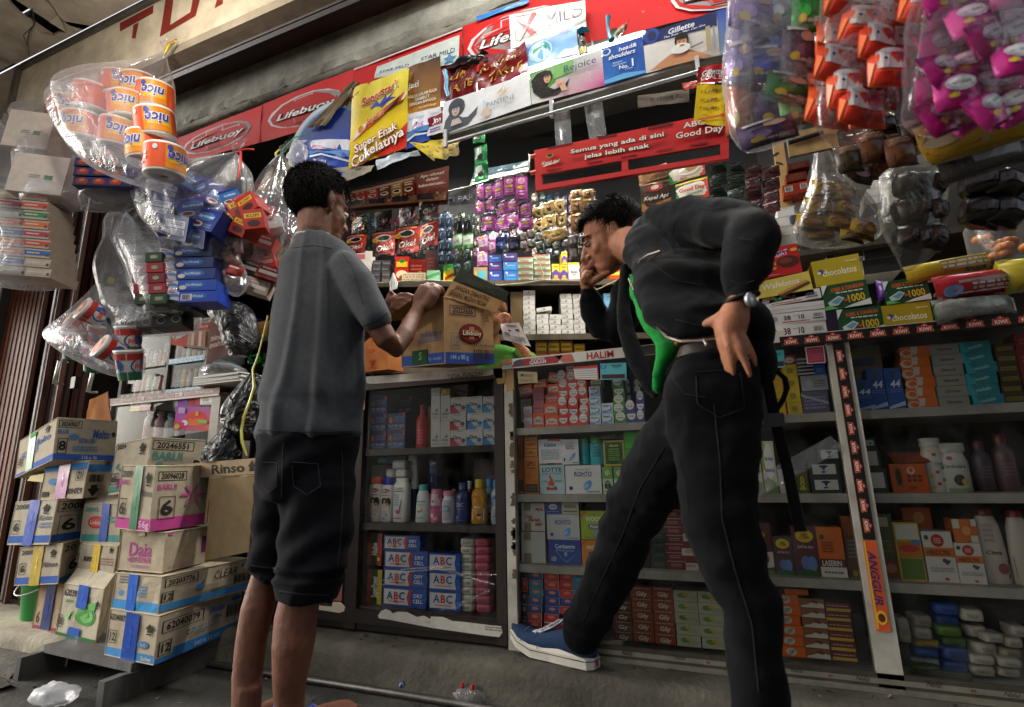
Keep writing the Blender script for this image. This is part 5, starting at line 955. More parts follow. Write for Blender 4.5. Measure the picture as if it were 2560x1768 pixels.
sheet('Z3',[(20,980),(658,758),(642,530),(20,742)],1.5,'board_panel',None,None,('dfe3e6','e8eaec','eceef0','dde2e8'),[('p',[(.0,.02),(.30,.06),(.40,.30),(.42,.52),(.36,.40),(.30,.3),(.24,.34),(.10,.62),(.03,.4)],'5a5f68'),ellt(.17,.70,.10,.28,'4f545c')]+face(.16,.62,.9,'4f545c','c4b4ae',.42)+[('p',[(.12,.34),(.2,.34),(.24,.16),(.10,.16)],'c4b4ae'),('t','PANTENE',.68,.42,.15,'8a8d94',{'w':.32,'b':0}),('t','PRO-V',.78,.30,.05,'a8acb4',{'w':.1,'b':0}),('p',[(.62,.62),(.70,.70),(.73,.92),(.70,.78)],'d0b48a'),('p',[(.64,.58),(.74,.66),(.75,.84),(.72,.70)],'dcc49c'),('p',[(.66,.54),(.74,.60),(.78,.74),(.73,.64)],'d0b48a'),ellt(.50,.46,.02,.16,'c9d8e8'),ellt(.515,.2,.05,.14,'d8c0b0')],nx=6,ny=3,amp=.001,parent=hb)
sheet('Z3',[(662,756),(1190,618),(1166,354),(644,530)],1.5,'board_panel',None,None,('e4e6e4','c2408a','d8dce0','5aa03a'),[('p',[(.0,.55),(.3,.9),(.36,.5),(.2,.3)],'4f9a34'),('p',[(.34,.98),(.62,.98),(.60,.62),(.34,.56)],'7fba6a'),('p',[(.02,.72),(.12,.90),(.24,.92),(.30,.70),(.24,.4),(.34,.26),(.48,.30),(.56,.48),(.50,.24),(.36,.08),(.14,.10),(.04,.34)],'2a2624')]+face(.25,.66,.8,'2a2624','d6a88a',.5)+[ellt(.42,.38,.06,.08,'d8b098'),('p',[(.40,.36),(.48,.36),(.52,.12),(.44,.12)],'d2a88e'),('t','Rejoice',.70,.74,.20,'343c74',{'w':.45,'i':.05,'b':0}),ellt(.41,.36,.03,.04,'d89aac')],nx=8,ny=4,amp=.001,parent=hb)
sheet('Z3',[(1192,616),(1486,532),(1462,262),(1168,353)],1.5,'board_panel',None,None,('2a7ac8','2458b0','1f4ca8','1c48a0'),[ellt(.10,.86,.12,.10,'c9d8ec'),ellt(.10,.87,.08,.07,'2450a8'),('t','head&',.62,.83,.11,'dfe8f4',{'w':.44,'i':.2}),('t','shoulders',.47,.68,.12,'dfe8f4',{'w':.66,'i':.2}),('t','Shampoo',.36,.50,.045,'b8ccec',{'w':.24}),('t','Anti Ketombe',.40,.43,.045,'b8ccec',{'w':.34}),('t','No.',.50,.33,.10,'eef2fa',{'w':.24}),('t','1',.72,.38,.20,'eef2fa',{}),('t','di Dunia',.62,.24,.035,'b8ccec',{'w':.2}),('p',[(0,.0),(1,.0),(1,.06),(.5,.14),(0,.10)],'6ab0e0')],nx=6,ny=4,amp=.001,parent=hb)
sheet('Z3',[(1488,530),(2022,398),(1998,78),(1464,261)],1.5,'board_panel',None,None,('dcd8d4','d2cdc6','c9c4bc','e0dcd8'),[('p',[(0,.74),(.985,.66),(1,1),(0,1.02)],'18245c'),ellt(.12,.92,.11,.2,'1f3f9c'),ellt(.12,.92,.06,.12,'0f1c48')]+outl('Gillette',.52,.86,.13,'e4e8f2','4a5a9a',{'w':.36,'i':.2},.003)+[('t','The Best a Man Can Get',.56,.745,.045,'d0d8ec',{'w':.56,'i':.2}),('p',[(.05,.0),(.35,.28),(.62,.28),(.80,.1),(.9,.0)],'c98f68')]+face(.52,.50,.86,'1a1512','d0986f',.66)+[ellt(.50,.34,.13,.12,'e6e4e0'),ellt(.52,.40,.035,.02,'a85a4a'),('p',[(.62,.3),(.80,.36),(.80,.32),(.64,.26)],'7a7a80'),('r',.84,.1,.90,.66,'b0a07a'),('r',.93,.1,.96,.62,'9aa0b0')],nx=8,ny=4,amp=.001,parent=hb)
sheet('Z3',[(2024,398),(2200,350),(2200,20),(2000,78)],1.5,'board_panel',None,None,('8fa4c0','3a64b8','2a52b0','1f48a8'),face(.52,.70,1.0,'1c1614','d8ac8c',.9)+[('p',[(.2,.0),(.24,.42),(.42,.52),(.66,.5),(.8,.3),(.85,.0)],'a8a8b0')],nx=4,ny=4,amp=.001,parent=hb)
q=[PY('Z3',*p,1.502)for p in((20,990),(2200,352),(2200,335),(20,975))];b=MB();o_=Vector(hb.location)
b.add([v-o_ for v in q]+[v-o_+Vector((0,.05,0))for v in q],[(0,1,2,3),(1,0,4,5),(3,2,6,7)],'9a9a98');obj('bottom_rail',b,'metal',hb)
b=MB();p0,p1=PY('Z3',60,1030,1.49),PY('Z3',1885,512,1.49);b.tube([p0-o_,p1-o_],.006,'b8bcc0',8);obj('rod',b,'metal',hb)
for x,y in((805,780),(40,1000),(1860,480)):
 b=MB();p=PY('Z3',x,y,1.492)-o_;b.box(p.x-.006,p.y-.004,p.z-.035,p.x+.006,p.y+.008,p.z+.035,'c9ccd0');obj('bracket',b,'metal',hb)
fm_clear=mat_film('clear_strip',(.9,.92,.94),.10,.22,8,.08)
for k,P in enumerate(([(842,1120),(955,1085),(938,790),(820,832)],[(1080,1015),(1200,965),(1170,730),(1040,768)])):
 o=sheet('Z3',P,1.485,'plastic_strip',['empty clear plastic strip on the rod, nearer the green sachets','empty clear plastic strip on the rod, nearer the yellow card'][k],'plastic strip','e8eaee',amp=.008,seed=k*4.4,m=fm_clear,sc=5)
gd=sheet('Z3',[(1830,895),(2072,910),(2086,456),(1866,490)],1.44,'display_card','red and yellow razor blade card hanging over the red hanger','display card','d8b81a',[('r',0,.70,1,1,'b81c24')]+outl('Gillette',.48,.88,.09,'e8e4e4','6a1018',{'w':.72,'i':.2},.006)+[('t','GOAL !!',.45,.79,.075,'e8e4e4',{'w':.68}),('p',[(0,.70),(.6,.66),(1,.74),(1,.70)],'e2d8d0'),('r',.58,.64,.98,.69,'1c1c1c')]+[('r',.16+.33*i,.52-.14*j,.36+.33*i,.57-.14*j,['b8980f','8a5a1c','c0a01a'][i])for i in range(3)for j in range(3)]+[('p',[(.12,.06),(.86,.14),(.86,.11),(.14,.03)],'c85a2a'),ellt(.86,.13,.07,.035,'c8501c'),('lines',.6,.03,.95,.06,1,'a88a14')],seed=22,amp=.006)
sheet('Z3',[(1760,655),(1862,630),(1858,580),(1745,602)],1.445,'hang_tag','small red tag sticking out left of the razor card','tag','c83a30',[('lines',.1,.3,.9,.7,2,'e8c8c0')])
sheet('Z3',[(1430,778),(1800,735),(1800,640),(1426,692)],1.60,'wood_sign','dim brown strip with faint lettering in the dark under the board','sign strip','4f4030',[('t','DI ARTIKEL DAN',.6,.5,.3,'2f251c',{'w':.7})],m='wood')
hg=root('sachet_hanger',PY('Z3',690,1375,1.45),'long red plastic sachet hanger with white slogan','hanger')
hd=[('r',.08,.93,.22,1.0,'6a1010'),('r',.36,.92,.46,1.0,'6a1010'),('r',.62,.90,.74,1.0,'6a1010')]+[('r',a,.06,a+.08,.12,'7c1414')for a in(.07,.30,.48,.66,.82)]+outl('Semua yang ada di sini',.455,.62,.15,'efe6d8','5a1010',{'w':.49},.003)+outl('jelas lebih enak',.455,.32,.15,'efe6d8','5a1010',{'w':.335},.003)+outl('Kapal Api',.095,.34,.13,'eadfd0','5a1010',{'w':.10,'i':.4},.002)+[ellt(.095,.58,.022,.09,'a8843a'),ellt(.095,.60,.014,.05,'3a2a1a'),('p',[(.05,.22),(.14,.30),(.14,.27),(.06,.19)],'eadfd0')]+outl('ABC',.845,.70,.17,'e8dcd2','4a0e0e',{'w':.10},.002)+outl('Good Day',.865,.40,.20,'ead2c4','5a1410',{'w':.22},.003)
sheet('Z3',[(688,1268),(2086,1030),(2082,800),(680,1086)],1.45,'slogan_panel',None,None,('c42420','b81c1c','c02020','d03a34'),hd,nx=14,ny=3,amp=.001,parent=hg,m='plastic',th=.012)
o_=Vector(hg.location)
def bar(P,dy=0.0):
 b=MB();q=[PY('Z3',*p,1.448-dy)-o_ for p in P];q2=[v+Vector((0,.014,0))for v in q]
 b.add(q+q2,[(0,1,2,3),(0,4,5,1),(1,5,6,2),(2,6,7,3),(3,7,4,0)],'c42826');return obj('frame_bar',b,'plastic',hg)
bar([(690,1378),(2086,1142),(2086,1108),(692,1342)]);bar([(688,1343),(734,1334),(734,1262),(688,1269)]);bar([(1312,1236),(1356,1228),(1356,1156),(1312,1163)]);bar([(2024,1118),(2086,1107),(2086,1032),(2024,1041)])
for y in(1130,1248):
 b=MB();p=PY('Z3',672,y,1.455)-o_;b.tube([p+Vector((-.008,0,0)),p+Vector((.012,0,.0))],.007,'d85a50',8);obj('peg',b,'plastic',hg)
def sachet_mesh(name,w,h,col,dec,edge,bulge=.004,m='foil'):
 b=MB();nx=ny=6
 def surf(u,v,s=-1):return Vector(((u-.5)*w,s*bulge*(max(0,1-(2*u-1)**4)*max(0,1-(2*v-1)**4))+.0012*math.sin(u*9+v*7),-h+v*h))
 for s in(-1,1):
  V=[surf(i/nx,j/ny,s)for j in range(ny+1)for i in range(nx+1)];k=nx+1
  Fs=[(j*k+i,j*k+i+1,(j+1)*k+i+1,(j+1)*k+i)for j in range(ny)for i in range(nx)]
  b.add(V,Fs if s<0 else[f[::-1]for f in Fs],edge if s>0 else col,True)
 b.deco(lambda x,y,l:surf(x/w,y/h)+Vector((0,-.0004-.0004*l,0)),w,h,[('r',0,.95,1,1,edge),('r',0,0,1,.05,edge)]+list(dec),nx=6)
 me=b.mesh(name);setmat(me,m);return me
def strip(z,rects,Yv,name,label,cat,designs,group=None,sway=.06,m='foil',plane=None):
 ''
 pt=plane or(lambda x,y:PY(z,x,y,Yv))
 x0,y0,x1,y1=rects[0];top=pt((x0+x1)/2,y0)
 r=root(name,top,label,cat,group)
 for i,(x0,y0,x1,y1)in enumerate(rects):
  a,c,l,rr_=pt((x0+x1)/2,y0),pt((x0+x1)/2,y1),pt(x0,y0),pt(x1,y0)
  col,dec,edge=designs[min(i,len(designs)-1)]
  me=sachet_mesh('sachet',(rr_-l).length,(c-a).length*.985,col,dec,edge,m=m)
  obj('sachet',me,None,r,loc=a-top+Vector((0,RND.uniform(-.006,.006),0)),rot=(RND.uniform(-.1,.1),math.atan2(-(c.x-a.x),-(c.z-a.z))*-1 if False else 0,RND.uniform(-.25,.25)))
 return r
ch=root('coffee_header',PY('Z8',90,390,1.95),'brown coffee header board with pictured packs and slots','header board')
packs=[]
for k,(u0,u1,c1)in enumerate(((.0,.07,'8a2a1c'),(.08,.19,'a83020'),(.20,.32,'a02c1c'),(.33,.45,'5a1812'),(.46,.57,'8a6a2a'),(.58,.69,'6a1a14'))):
 packs+=[('r',u0,.38,u1,.80,c1),('lines',u0+.02,.64,u1-.02,.78,2,'d8b8a0'),ellt((u0+u1)/2,.52,.04,.07,'e0d2c0'),ellt((u0+u1)/2,.53,.03,.045,'2a120a')]
beans=[('r',0,.08,1,.30,'7a5038')]+[ellt(rr.random(),rr.uniform(.10,.29),.008,.028,rr.choice(['3a2014','4a2a1a','b08a6a']))for _ in range(90)]
sheet('Z8',[(90,395),(832,345),(840,45),(48,240)],1.95,'board',None,None,('32140c','4a1a10','5a1c10','2a100a'),[('p',[(.70,.30),(1,.30),(1,.98),(.70,.98)],'6a2216'),('r',0,.82,.68,.90,'a89478')]+packs+[('t','Ayo nikmati',.86,.82,.08,'d8c8b8',{'w':.22,'i':.2}),('t','dalam',.86,.70,.08,'d8c8b8',{'w':.12,'i':.2}),('t','kebersamaan...',.86,.56,.08,'e8dcd0',{'w':.26,'i':.2})]+beans+[('r',a,.0,a+.16,.17,'0c0806')for a in(.03,.28,.52,.77)],amp=.004,parent=ch,seed=25)
oke=[('p',[(0,0),(.7,0),(.35,.45),(0,.6)],'3a0c08'),ellt(.46,.70,.34,.14,'e6ddd2'),ellt(.47,.70,.28,.10,'1c0c08'),ellt(.14,.62,.13,.085,'d8b01c'),('t','28',.14,.62,.05,'8a2a14',{}),('t','Oke!',.50,.32,.22,'f0e8e0',{'w':.72,'i':.25,'r':.16}),('p',[(.75,0),(1,0),(1,.3)],'c8483a'),('r',.1,.86,.9,.93,'c86a4a')]
okd=[('p',[(0,.5),(.6,1),(0,1)],'c8b4a4'),('p',[(.3,0),(1,.3),(1,.6),(.5,.3)],'8a1c14'),('t','Oke',.5,.45,.22,'8a8480',{'i':.3,'r':.3})]
for k,rs in enumerate(([(92,430,205,555),(62,570,188,725)],[(272,395,395,545),(268,548,425,738)],[(445,345,585,500),(438,505,602,722)],[(622,295,755,475),(612,480,768,682)])):
 strip('Z8',rs,1.95,'sachet_strip','strip of black and red coffee sachets, %s from the first customer\'s face'%NTH[k],'sachet strip',[('1c100e',okd if k else oke,'0e0a0a'),('a42a1a',oke,'140c0c')],'coffee sachet strips under the header board',m='foil')
sheet('Z8',[(838,355),(1062,330),(1050,208),(836,250)],2.05,'dark_header','black header board with thin grey capitals beside the purple sachets','header board','111214',[('t','CLEAR',.40,.42,.40,'4f5560',{'w':.98,'b':0})],seed=26,m='plastic')
b=MB();o_=PY('Z8',1015,200,2.0)
b.tube([PY('Z8',*p,2.0)-o_ for p in((830,245),(1012,200),(1012,168),(1060,160))],.004,'b0aca4',6);b.tube([PY('Z8',*p,2.0)-o_ for p in((1150,150),(1460,88),(1460,-40))],.005,'b8b4ac',6);obj('hanging_rail',b,'metal',loc=o_,label='bent steel rail carrying the purple sachets',cat='rail')
sheet('Z8',[(1000,195),(1450,75),(1450,5),(1040,80)],2.12,'teal_board','dark teal board with a pale lower edge behind the green sachets','board',('a8b0a8','b8c0b8','0f2a30','122a30'),[('r',0,.42,1,.98,'10262c')],seed=27)
clr_s=lambda bg,fg:[('lines',.2,.7,.8,.9,2,fg),('p',[(.55,.6),(.62,.6),(.5,.3),(.42,.25),(.45,.35)],fg)]
strip('Z3',[(248,955,325,1045),(242,1050,335,1180),(245,1185,345,1305)],1.6,'sachet_strip','strip of shiny green sachets hanging from the steel rod','sachet strip',[('1f8a4a',[('r',.1,.3,.6,.9,'dfe6e0'),('e',.5,.4,.2,.16,'2a3a30')],'2fae6a')])
dk=('26282c',clr_s('26282c','6a7078'),'34383e')
for k,(x0,rows)in enumerate(((868,((440,575),(578,690))),(948,((432,572),(574,682))))):
 strip('Z8',[(x0,a,x0+76,c)for a,c in rows],2.08,'sachet_strip',['left','right'][k]+' of two green-footed shampoo sachet strips under the black header','sachet strip',[('2c3034',clr_s('2c3034','9aa0a4'),'2f6a3c'),('c2ccc0',[('r',0,0,1,.22,'3fae4a'),('lines',.2,.4,.8,.6,2,'4a7a50')],'4fc05a')],m='gloss')
for k,(x0,x1,y0,y1,n)in enumerate(((752,806,430,800,4),(812,866,420,800,4),(872,930,700,890,2),(948,1010,690,870,2),(1010,1045,420,600,2))):
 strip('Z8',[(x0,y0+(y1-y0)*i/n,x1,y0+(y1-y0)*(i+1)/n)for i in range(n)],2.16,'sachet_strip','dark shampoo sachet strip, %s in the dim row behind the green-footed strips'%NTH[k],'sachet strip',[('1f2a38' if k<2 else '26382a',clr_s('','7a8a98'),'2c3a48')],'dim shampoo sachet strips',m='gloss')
pu=('a43c98',[('r',.0,.86,1,1,'2a2030'),ellt(.5,.68,.3,.12,'d8a8d0'),ellt(.5,.46,.34,.06,'c8a83a'),('lines',.25,.16,.75,.36,2,'d8b0d8'),ellt(.4,.74,.1,.06,'f0e0f0')],'3a2a48')
pur=[[(1052,190,1108,310),(1046,312,1106,425)],[(1110,180,1178,292),(1114,294,1184,398),(1096,412,1186,548)],[(1186,150,1256,312),(1196,316,1286,430),(1200,432,1290,548)],[(1266,120,1350,282),(1286,300,1370,410),(1290,412,1372,522)],[(1356,100,1438,320),(1370,322,1462,432),(1376,434,1476,540)]]
for k,rs in enumerate(pur):strip('Z8',rs,2.0,'sachet_strip','glossy purple sachet strip, %s from the black header'%NTH[k],'sachet strip',[pu],'purple sachet strips on the steel rail')
lp=('d070b8',[('r',.1,.3,.9,.8,'e2c8dc'),ellt(.4,.84,.12,.1,'d8b84a'),ellt(.62,.80,.1,.1,'d8a040'),('lines',.2,.4,.8,.7,4,'8a6a8a')],'e090d0')
for k,rs in enumerate(([(1066,590,1142,705),(1060,708,1136,822)],[(1150,560,1202,640),(1148,642,1200,715)])):strip('Z8',rs,2.12,'sachet_strip',['pale pink sachet strip hanging low beside the blue boxes','narrow pale pink sachet strip under the purple ones'][k],'sachet strip',[lp],m='gloss')
strip('Z8',[(1200,590,1290,700)],2.1,'sachet_strip','navy foil sachet hanging below the middle purple strips','sachet strip',[('1a2050',[('r',.2,.3,.8,.6,'3a4a90')],'2a3470')])
strip('Z8',[(1292,585,1382,695)],2.1,'sachet_strip','black foil sachet hanging below the right purple strips','sachet strip',[('15151f',[('r',.2,.3,.8,.6,'3a3a60')],'26263a')])
go=('b89a5c',[('p',[(.2,.1),(.8,.14),(.66,.62),(.5,.8),(.34,.62)],'2a1a10'),ellt(.52,.62,.15,.12,'d2a88a'),('r',.1,.86,.9,.96,'8a7040'),('r',.5,.08,.95,.24,'d8c088')],'cbb27a')
for k,rs in enumerate(([(1490,372,1562,452),(1494,454,1570,545)],[(1562,325,1648,428),(1570,430,1660,525)],[(1650,305,1722,408),(1658,410,1742,505)])):strip('Z8',rs,2.05,'sachet_strip','shiny gold sachet strip, %s of the three gold ones'%['left','middle','right'][k],'sachet strip',[go])
for k,(x0,y0,x1,y1)in enumerate(((1560,540,1690,600),(1590,560,1730,622),(1620,520,1742,580))):strip('Z8',[(x0,y0,x1,y1)],2.02-.015*k,'sachet_strip',['lowest left','lowest right','upper'][k]+' turned-up gold sachet below the gold strips','sachet strip',[('a88a52',[('p',[(0,.2),(1,.5),(1,.7),(0,.4)],'d8c48a')],'c2aa70')])
br=('6a4c20',[('p',[(.25,.1),(.8,.1),(.7,.6),(.5,.78),(.32,.6)],'1c120c'),ellt(.5,.6,.14,.11,'b08868'),('r',.1,.86,.9,.96,'8a6a30')],'7a5c2c')
for k,x0 in enumerate((1778,1868)):strip('Z8',[(x0,232,x0+84,300),(x0,302,x0+84,415),(x0+2,418,x0+84,560)],2.12,'sachet_strip',['left','right'][k]+' brown-gold sachet strip above the bending man\'s hair','sachet strip',[br])
for k in range(6):
 x0=1380+64*k;y0=560-(k%2)*20
 strip('Z8',[(x0,y0,x0+58,y0+70),(x0,y0+72,x0+58,y0+140)],2.2,'sachet_strip','dull grey-brown sachet strip, %s in the dark row below the gold ones'%NTH[k],'sachet strip',[(['4a4440','3c3a36','2c3a30','22322a','24342c','3a3432'][k],[('lines',.2,.2,.8,.8,4,'6a625c')],'55504a')],'dull sachet strips in the dark row',m='gloss')
for k in range(2):strip('Z8',[(1760+80*k,585,1834+80*k,665),(1760+80*k,667,1834+80*k,780)],2.16,'sachet_strip',['left','right'][k]+' clear-fronted dark sachet strip beside the bending man\'s face','sachet strip',[('3a3838',[('r',.15,.2,.85,.8,'55504e'),('lines',.2,.3,.8,.7,3,'8a8480')],'4a4846')],m='foil')
ka=('3a2012',[ellt(.5,.78,.26,.14,'a01c18'),ellt(.5,.80,.14,.08,'e0d0c0'),('t','Kapal Api',.5,.44,.14,'eadfd0',{'w':.82,'i':.3}),('p',[(0,0),(1,0),(1,.34),(.5,.2),(0,.3)],'a8763a'),ellt(.6,.16,.3,.07,'6a4420')],'b08458')
strip('B4',[(650,55,845,148),(665,152,858,335)],1.9,'sachet_strip','large brown and gold coffee sachet strip above the bending man','sachet strip',[('8a6436',[('t','Kapal Api',.45,.75,.22,'eadfd0',{'w':.7,'i':.3}),('p',[(.1,.1),(.9,.5),(1,.1)],'5a3418')],'b08458'),ka])
gdv=('d8d0c4',[('p',[(0,0),(.34,0),(.28,1),(0,1)],'2a8a3c'),('p',[(.78,0),(1,0),(1,1),(.7,1)],'c8382a'),('t','Good Day',.5,.60,.2,'c03428',{'w':.8}),('t','Cappuccino',.56,.36,.14,'3a7a3a',{'w':.5,'i':.3}),ellt(.55,.08,.3,.1,'8a5a34'),('r',0,.9,1,1,'d8c02a')],'d8c43a')
gdt=('d8d0c4',[('p',[(0,0),(.3,0),(.26,1),(0,1)],'2a8a3c'),('p',[(.85,0),(1,0),(1,1),(.8,1)],'c8382a'),ellt(.58,.5,.3,.28,'e8e0d4'),ellt(.58,.56,.25,.16,'b88a5a'),('t','Baru',.4,.12,.14,'c03428',{'i':.3})],'d8c43a')
strip('B4',[(848,28,1090,135),(898,138,1112,275)],1.9,'sachet_strip','green, white and red coffee sachet strip beside the brown one','sachet strip',[gdt,gdv],m='gloss')
for k in range(4):
 x0=1125+118*k;c_=['14241c','182a20','3c1414','421816'][k]
 strip('B4',[(x0,20+8*k+78*i,x0+110,96+8*k+78*i)for i in range(3+(k>1))],2.0,'sachet_strip',['first dark green','second dark green','first dark red','second dark red'][k]+' coffee sachet strip right of the tricolour one','sachet strip',[(c_,[('p',[(.1,.3),(.4,.5),(.6,.3),(.9,.5),(.9,.6),(.6,.42),(.4,.6),(.1,.4)],'0c0a0a'),('r',0,.06,1,.14,shade(c_,3)),('lines',.2,.7,.8,.85,1,'6a5a50')],shade(c_,1.6))])
b=MB();p=PY('B4',1600,0,2.25);q_=PY('B4',1640,330,2.25)
b.box(-.02,0,q_.z-p.z-.1,.02,.03,.6,'9a7c50')
for k in range(5):b.box(-.012,-.002,-.12+.05*k,.012,-.0005,-.112+.05*k,'2a2018',Matrix.Rotation(.5*(-1)**k,4,'Y'))
obj('wooden_post',b,'wood',loc=p,label='thin pale wooden post with a dark cord wound round it',cat='post')
for k,(x0,y0,x1,y1)in enumerate(((1650,0,1790,70),(1640,72,1770,150),(1622,150,1720,240),(1725,130,1812,215))):
 a,c=PY('B4',x0,y1,2.2),PY('B4',x1,y0,2.2);me=box_mesh('coffee_pack',c.x-a.x,c.z-a.z,.08,['4a1a10','5a2010','8a2c18','9a3018'][k],[('lines',.2,.2,.8,.8,3,'6a3a28')]+([('r',.1,.3,.6,.8,'b8b4b0'),('bar',.15,.35,.55,.75,'3a3a3a')]if k>1 else[]),m='gloss')
 obj('coffee_pack',me,None,loc=((a.x+c.x)/2,2.24,a.z),label=['upper brown','lower brown','left barcoded red','right barcoded red'][k]+' coffee pack right of the wooden post',cat='pack')
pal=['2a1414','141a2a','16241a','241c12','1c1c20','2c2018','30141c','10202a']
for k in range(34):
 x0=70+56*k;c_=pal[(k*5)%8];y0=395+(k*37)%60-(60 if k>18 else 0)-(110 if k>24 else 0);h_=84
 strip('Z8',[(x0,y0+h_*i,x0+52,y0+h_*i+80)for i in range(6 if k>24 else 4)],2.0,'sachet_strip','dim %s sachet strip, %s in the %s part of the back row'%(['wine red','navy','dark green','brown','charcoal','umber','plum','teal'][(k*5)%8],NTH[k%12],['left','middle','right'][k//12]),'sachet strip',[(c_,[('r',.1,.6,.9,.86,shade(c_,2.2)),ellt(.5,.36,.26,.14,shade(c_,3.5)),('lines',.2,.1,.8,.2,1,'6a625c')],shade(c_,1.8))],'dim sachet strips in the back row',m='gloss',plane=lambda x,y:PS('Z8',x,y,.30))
def sgoods(x0,yb,x1,yt,sz,name,label,col,dec=(),n=1,d=.07,cat='box',m='print',off=.02,z='Z8',zz=None):
 a,c,t=PS(z,x0,yb,off),PS(z,x1,yb,off),PS(z,(x0+x1)/2,yt,off)
 w=(c-a).length;zb=sz if sz is not None else a.z;h=(t.z-zb)/n
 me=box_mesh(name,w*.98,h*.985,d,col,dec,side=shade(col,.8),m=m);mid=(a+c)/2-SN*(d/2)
 for i in range(n):
  o=obj(name,me,None,loc=(mid.x,mid.y,zb+h*i),rot=(0,0,SANG+RND.uniform(-.05,.05)));tag(o,label if n==1 else ordn(i,n)+' '+label,cat,label if n>1 else None)
sz1,sz2,sz3=1.60,1.322,1.17
for k in range(2):sgoods(245+72*k,925,312+72*k,775,sz1,'dark_box',['left','right'][k]+' pile black and grey box under the coffee strips','2a2626',[('lines',.1,.3,.9,.7,2,'8a8484'),('r',0,.8,1,1,'4a4646')],4)
sgoods(100,925,240,700,sz1,'white_pack','white and pink pack on the shelf beside the first customer','c9c0b8',[('r',.1,.5,.6,.8,'b85a5a')],2)
sgoods(418,925,526,742,sz1,'biscuit_pack','red biscuit pack with a round yellow seal on the shelf','b8281c',[ellt(.5,.32,.4,.16,'d8c8a0'),ellt(.6,.2,.3,.1,'8a5a2a'),('r',.1,.6,.9,.8,'d8b42a'),ellt(.5,.84,.2,.08,'2a7a3a')],m='gloss')
sgoods(528,925,652,765,sz1,'biscuit_pack','dark red flat pack beside the red biscuit pack','6a1a16',[ellt(.7,.3,.2,.2,'8a7a34'),('lines',.1,.5,.8,.8,2,'a04a3a')],m='gloss')
sgoods(655,925,745,690,sz1,'noodle_pack','dark brown tall pack on the shelf','38140f',[('lines',.2,.2,.8,.8,6,'6a2a20')],off=.06)
sgoods(475,925,660,868,sz1,'long_carton','low cream carton lying in front on the shelf','c8b898',[('lines',.05,.1,.95,.9,3,'9a7a5a')],off=.0,d=.03)
sgoods(666,925,768,850,sz1,'small_carton','small pale green carton on the shelf','8fc09a',[('p',[(0,.2),(1,.6),(1,.9),(0,.5)],'4a9a58')],off=.0,d=.05)
sgoods(798,925,905,800,sz1,'snack_pack','yellow and green snack pack on the shelf left of the raised flap','c8b81c',[('p',[(0,.6),(1,.8),(1,1),(0,1)],'3f9a3a'),('p',[(.1,.1),(.9,.4),(.8,.55),(.1,.3)],'a8341c'),('t','mi',.4,.75,.14,'e8e8d8',{'i':.3})],m='gloss')
sgoods(1030,920,1138,825,sz1,'kraft_box','kraft box with a teal label right of the raised flap','9a8058',[('r',.3,.2,.85,.75,'4aa0a8'),ellt(.15,.5,.08,.25,'c8a02a')])
for k,(x0,x1,y,c_,t_)in enumerate(((1145,1250,(912,852),'23408c','blue'),(1145,1246,(850,790),'4a2a6a','violet'),(1145,1244,(788,732),'24549c','bright blue'),(1262,1374,(912,852),'2f7ac0','sky blue'),(1256,1370,(850,786),'3a88c8','pale blue'),(1250,1368,(784,718),'3a2a66','dark violet'))):
 sgoods(x0,y[0],x1,y[1],sz1 if k in(0,3)else None,'tissue_box',t_+' tissue box in the %s pile of the shelf'%('left blue' if k<3 else 'right blue'),c_,[('t',['Premier','Premier','Aurelia','Comfort','Traditional','Aurelia'][k],.5,.6,.2,'c8d0e8',{'w':.6}),('lines',.15,.15,.85,.35,2,shade(c_,2.4)),ellt(.2,.8,.08,.1,'d8d8e8')],d=.08)
an=[('r',0,.62,1,.86,'7a9a7a'),('r',0,.0,1,.2,'3a6a44'),('t','Anbesit',.45,.44,.32,'9a3a34',{'w':.56}),('p',[(0,.86),(1,.86),(1,1),(0,1)],'b04a3c'),('r',.94,.1,.98,.9,'c9d0c4')]
sgoods(1372,912,1492,748,sz1,'ointment_pack','green and cream box with red lettering in the left ointment pile','a8b49a',an,4)
sgoods(1496,912,1626,728,sz1,'ointment_pack','green and cream box with red lettering in the right ointment pile','a8b49a',an,5)
yp=[('p',[(0,.1),(.5,.3),(1,.1),(1,.5),(.5,.7),(0,.5)],'5a3a8a'),ellt(.5,.25,.25,.12,'d8a02a'),('lines',.2,.8,.8,.92,1,'8a6a1c')]
sgoods(1632,914,1692,800,sz1,'coil_box','yellow and purple box, left of the small pair','d0b42a',yp)
sgoods(1696,914,1756,806,sz1,'coil_box','yellow and purple box, right of the small pair','d0b42a',yp)
sgoods(1708,804,1752,706,None,'coil_box','yellow and purple box standing on the small pair','d0b42a',yp)
sgoods(1762,912,1850,788,sz1,'powder_carton','white carton with a yellow top edge beside the bending man\'s chin','d4d2ca',[('r',0,.88,1,1,'c8b41c'),('t','Borax',.5,.5,.14,'3a3a36',{'w':.6}),('lines',.3,.3,.7,.4,1,'8a8a84')])
sgoods(2080,912,2185,845,sz1,'candy_pack','orange candy pack behind the bending man\'s neck','d2501c',[('r',.1,.5,.8,.8,'e0c84a')],m='gloss')
cg=[('r',.40,.32,.56,.72,'6a5a58'),('r',.44,.42,.52,.62,'c8b8b4'),('r',.02,.06,.98,.10,'8a8680'),('lines',.1,.2,.35,.5,1,'a8a49e')]
for k,(x0,x1,yt,n)in enumerate(((1415,1509,1005,9),(1518,1610,1186,4),(1616,1706,1190,4),(1709,1800,1030,8),(1806,1892,1032,8))):
 sgoods(x0,1318,x1,yt,sz2,'cigarette_carton','white cigarette carton in the %s of five white piles'%NTH[k],'c9c6be',cg,n,d=.10)
a=PS('Z8',1570,1186,.06);me=box_mesh('cigarette_carton',.075,.02,.09,'cfccc4',cg)
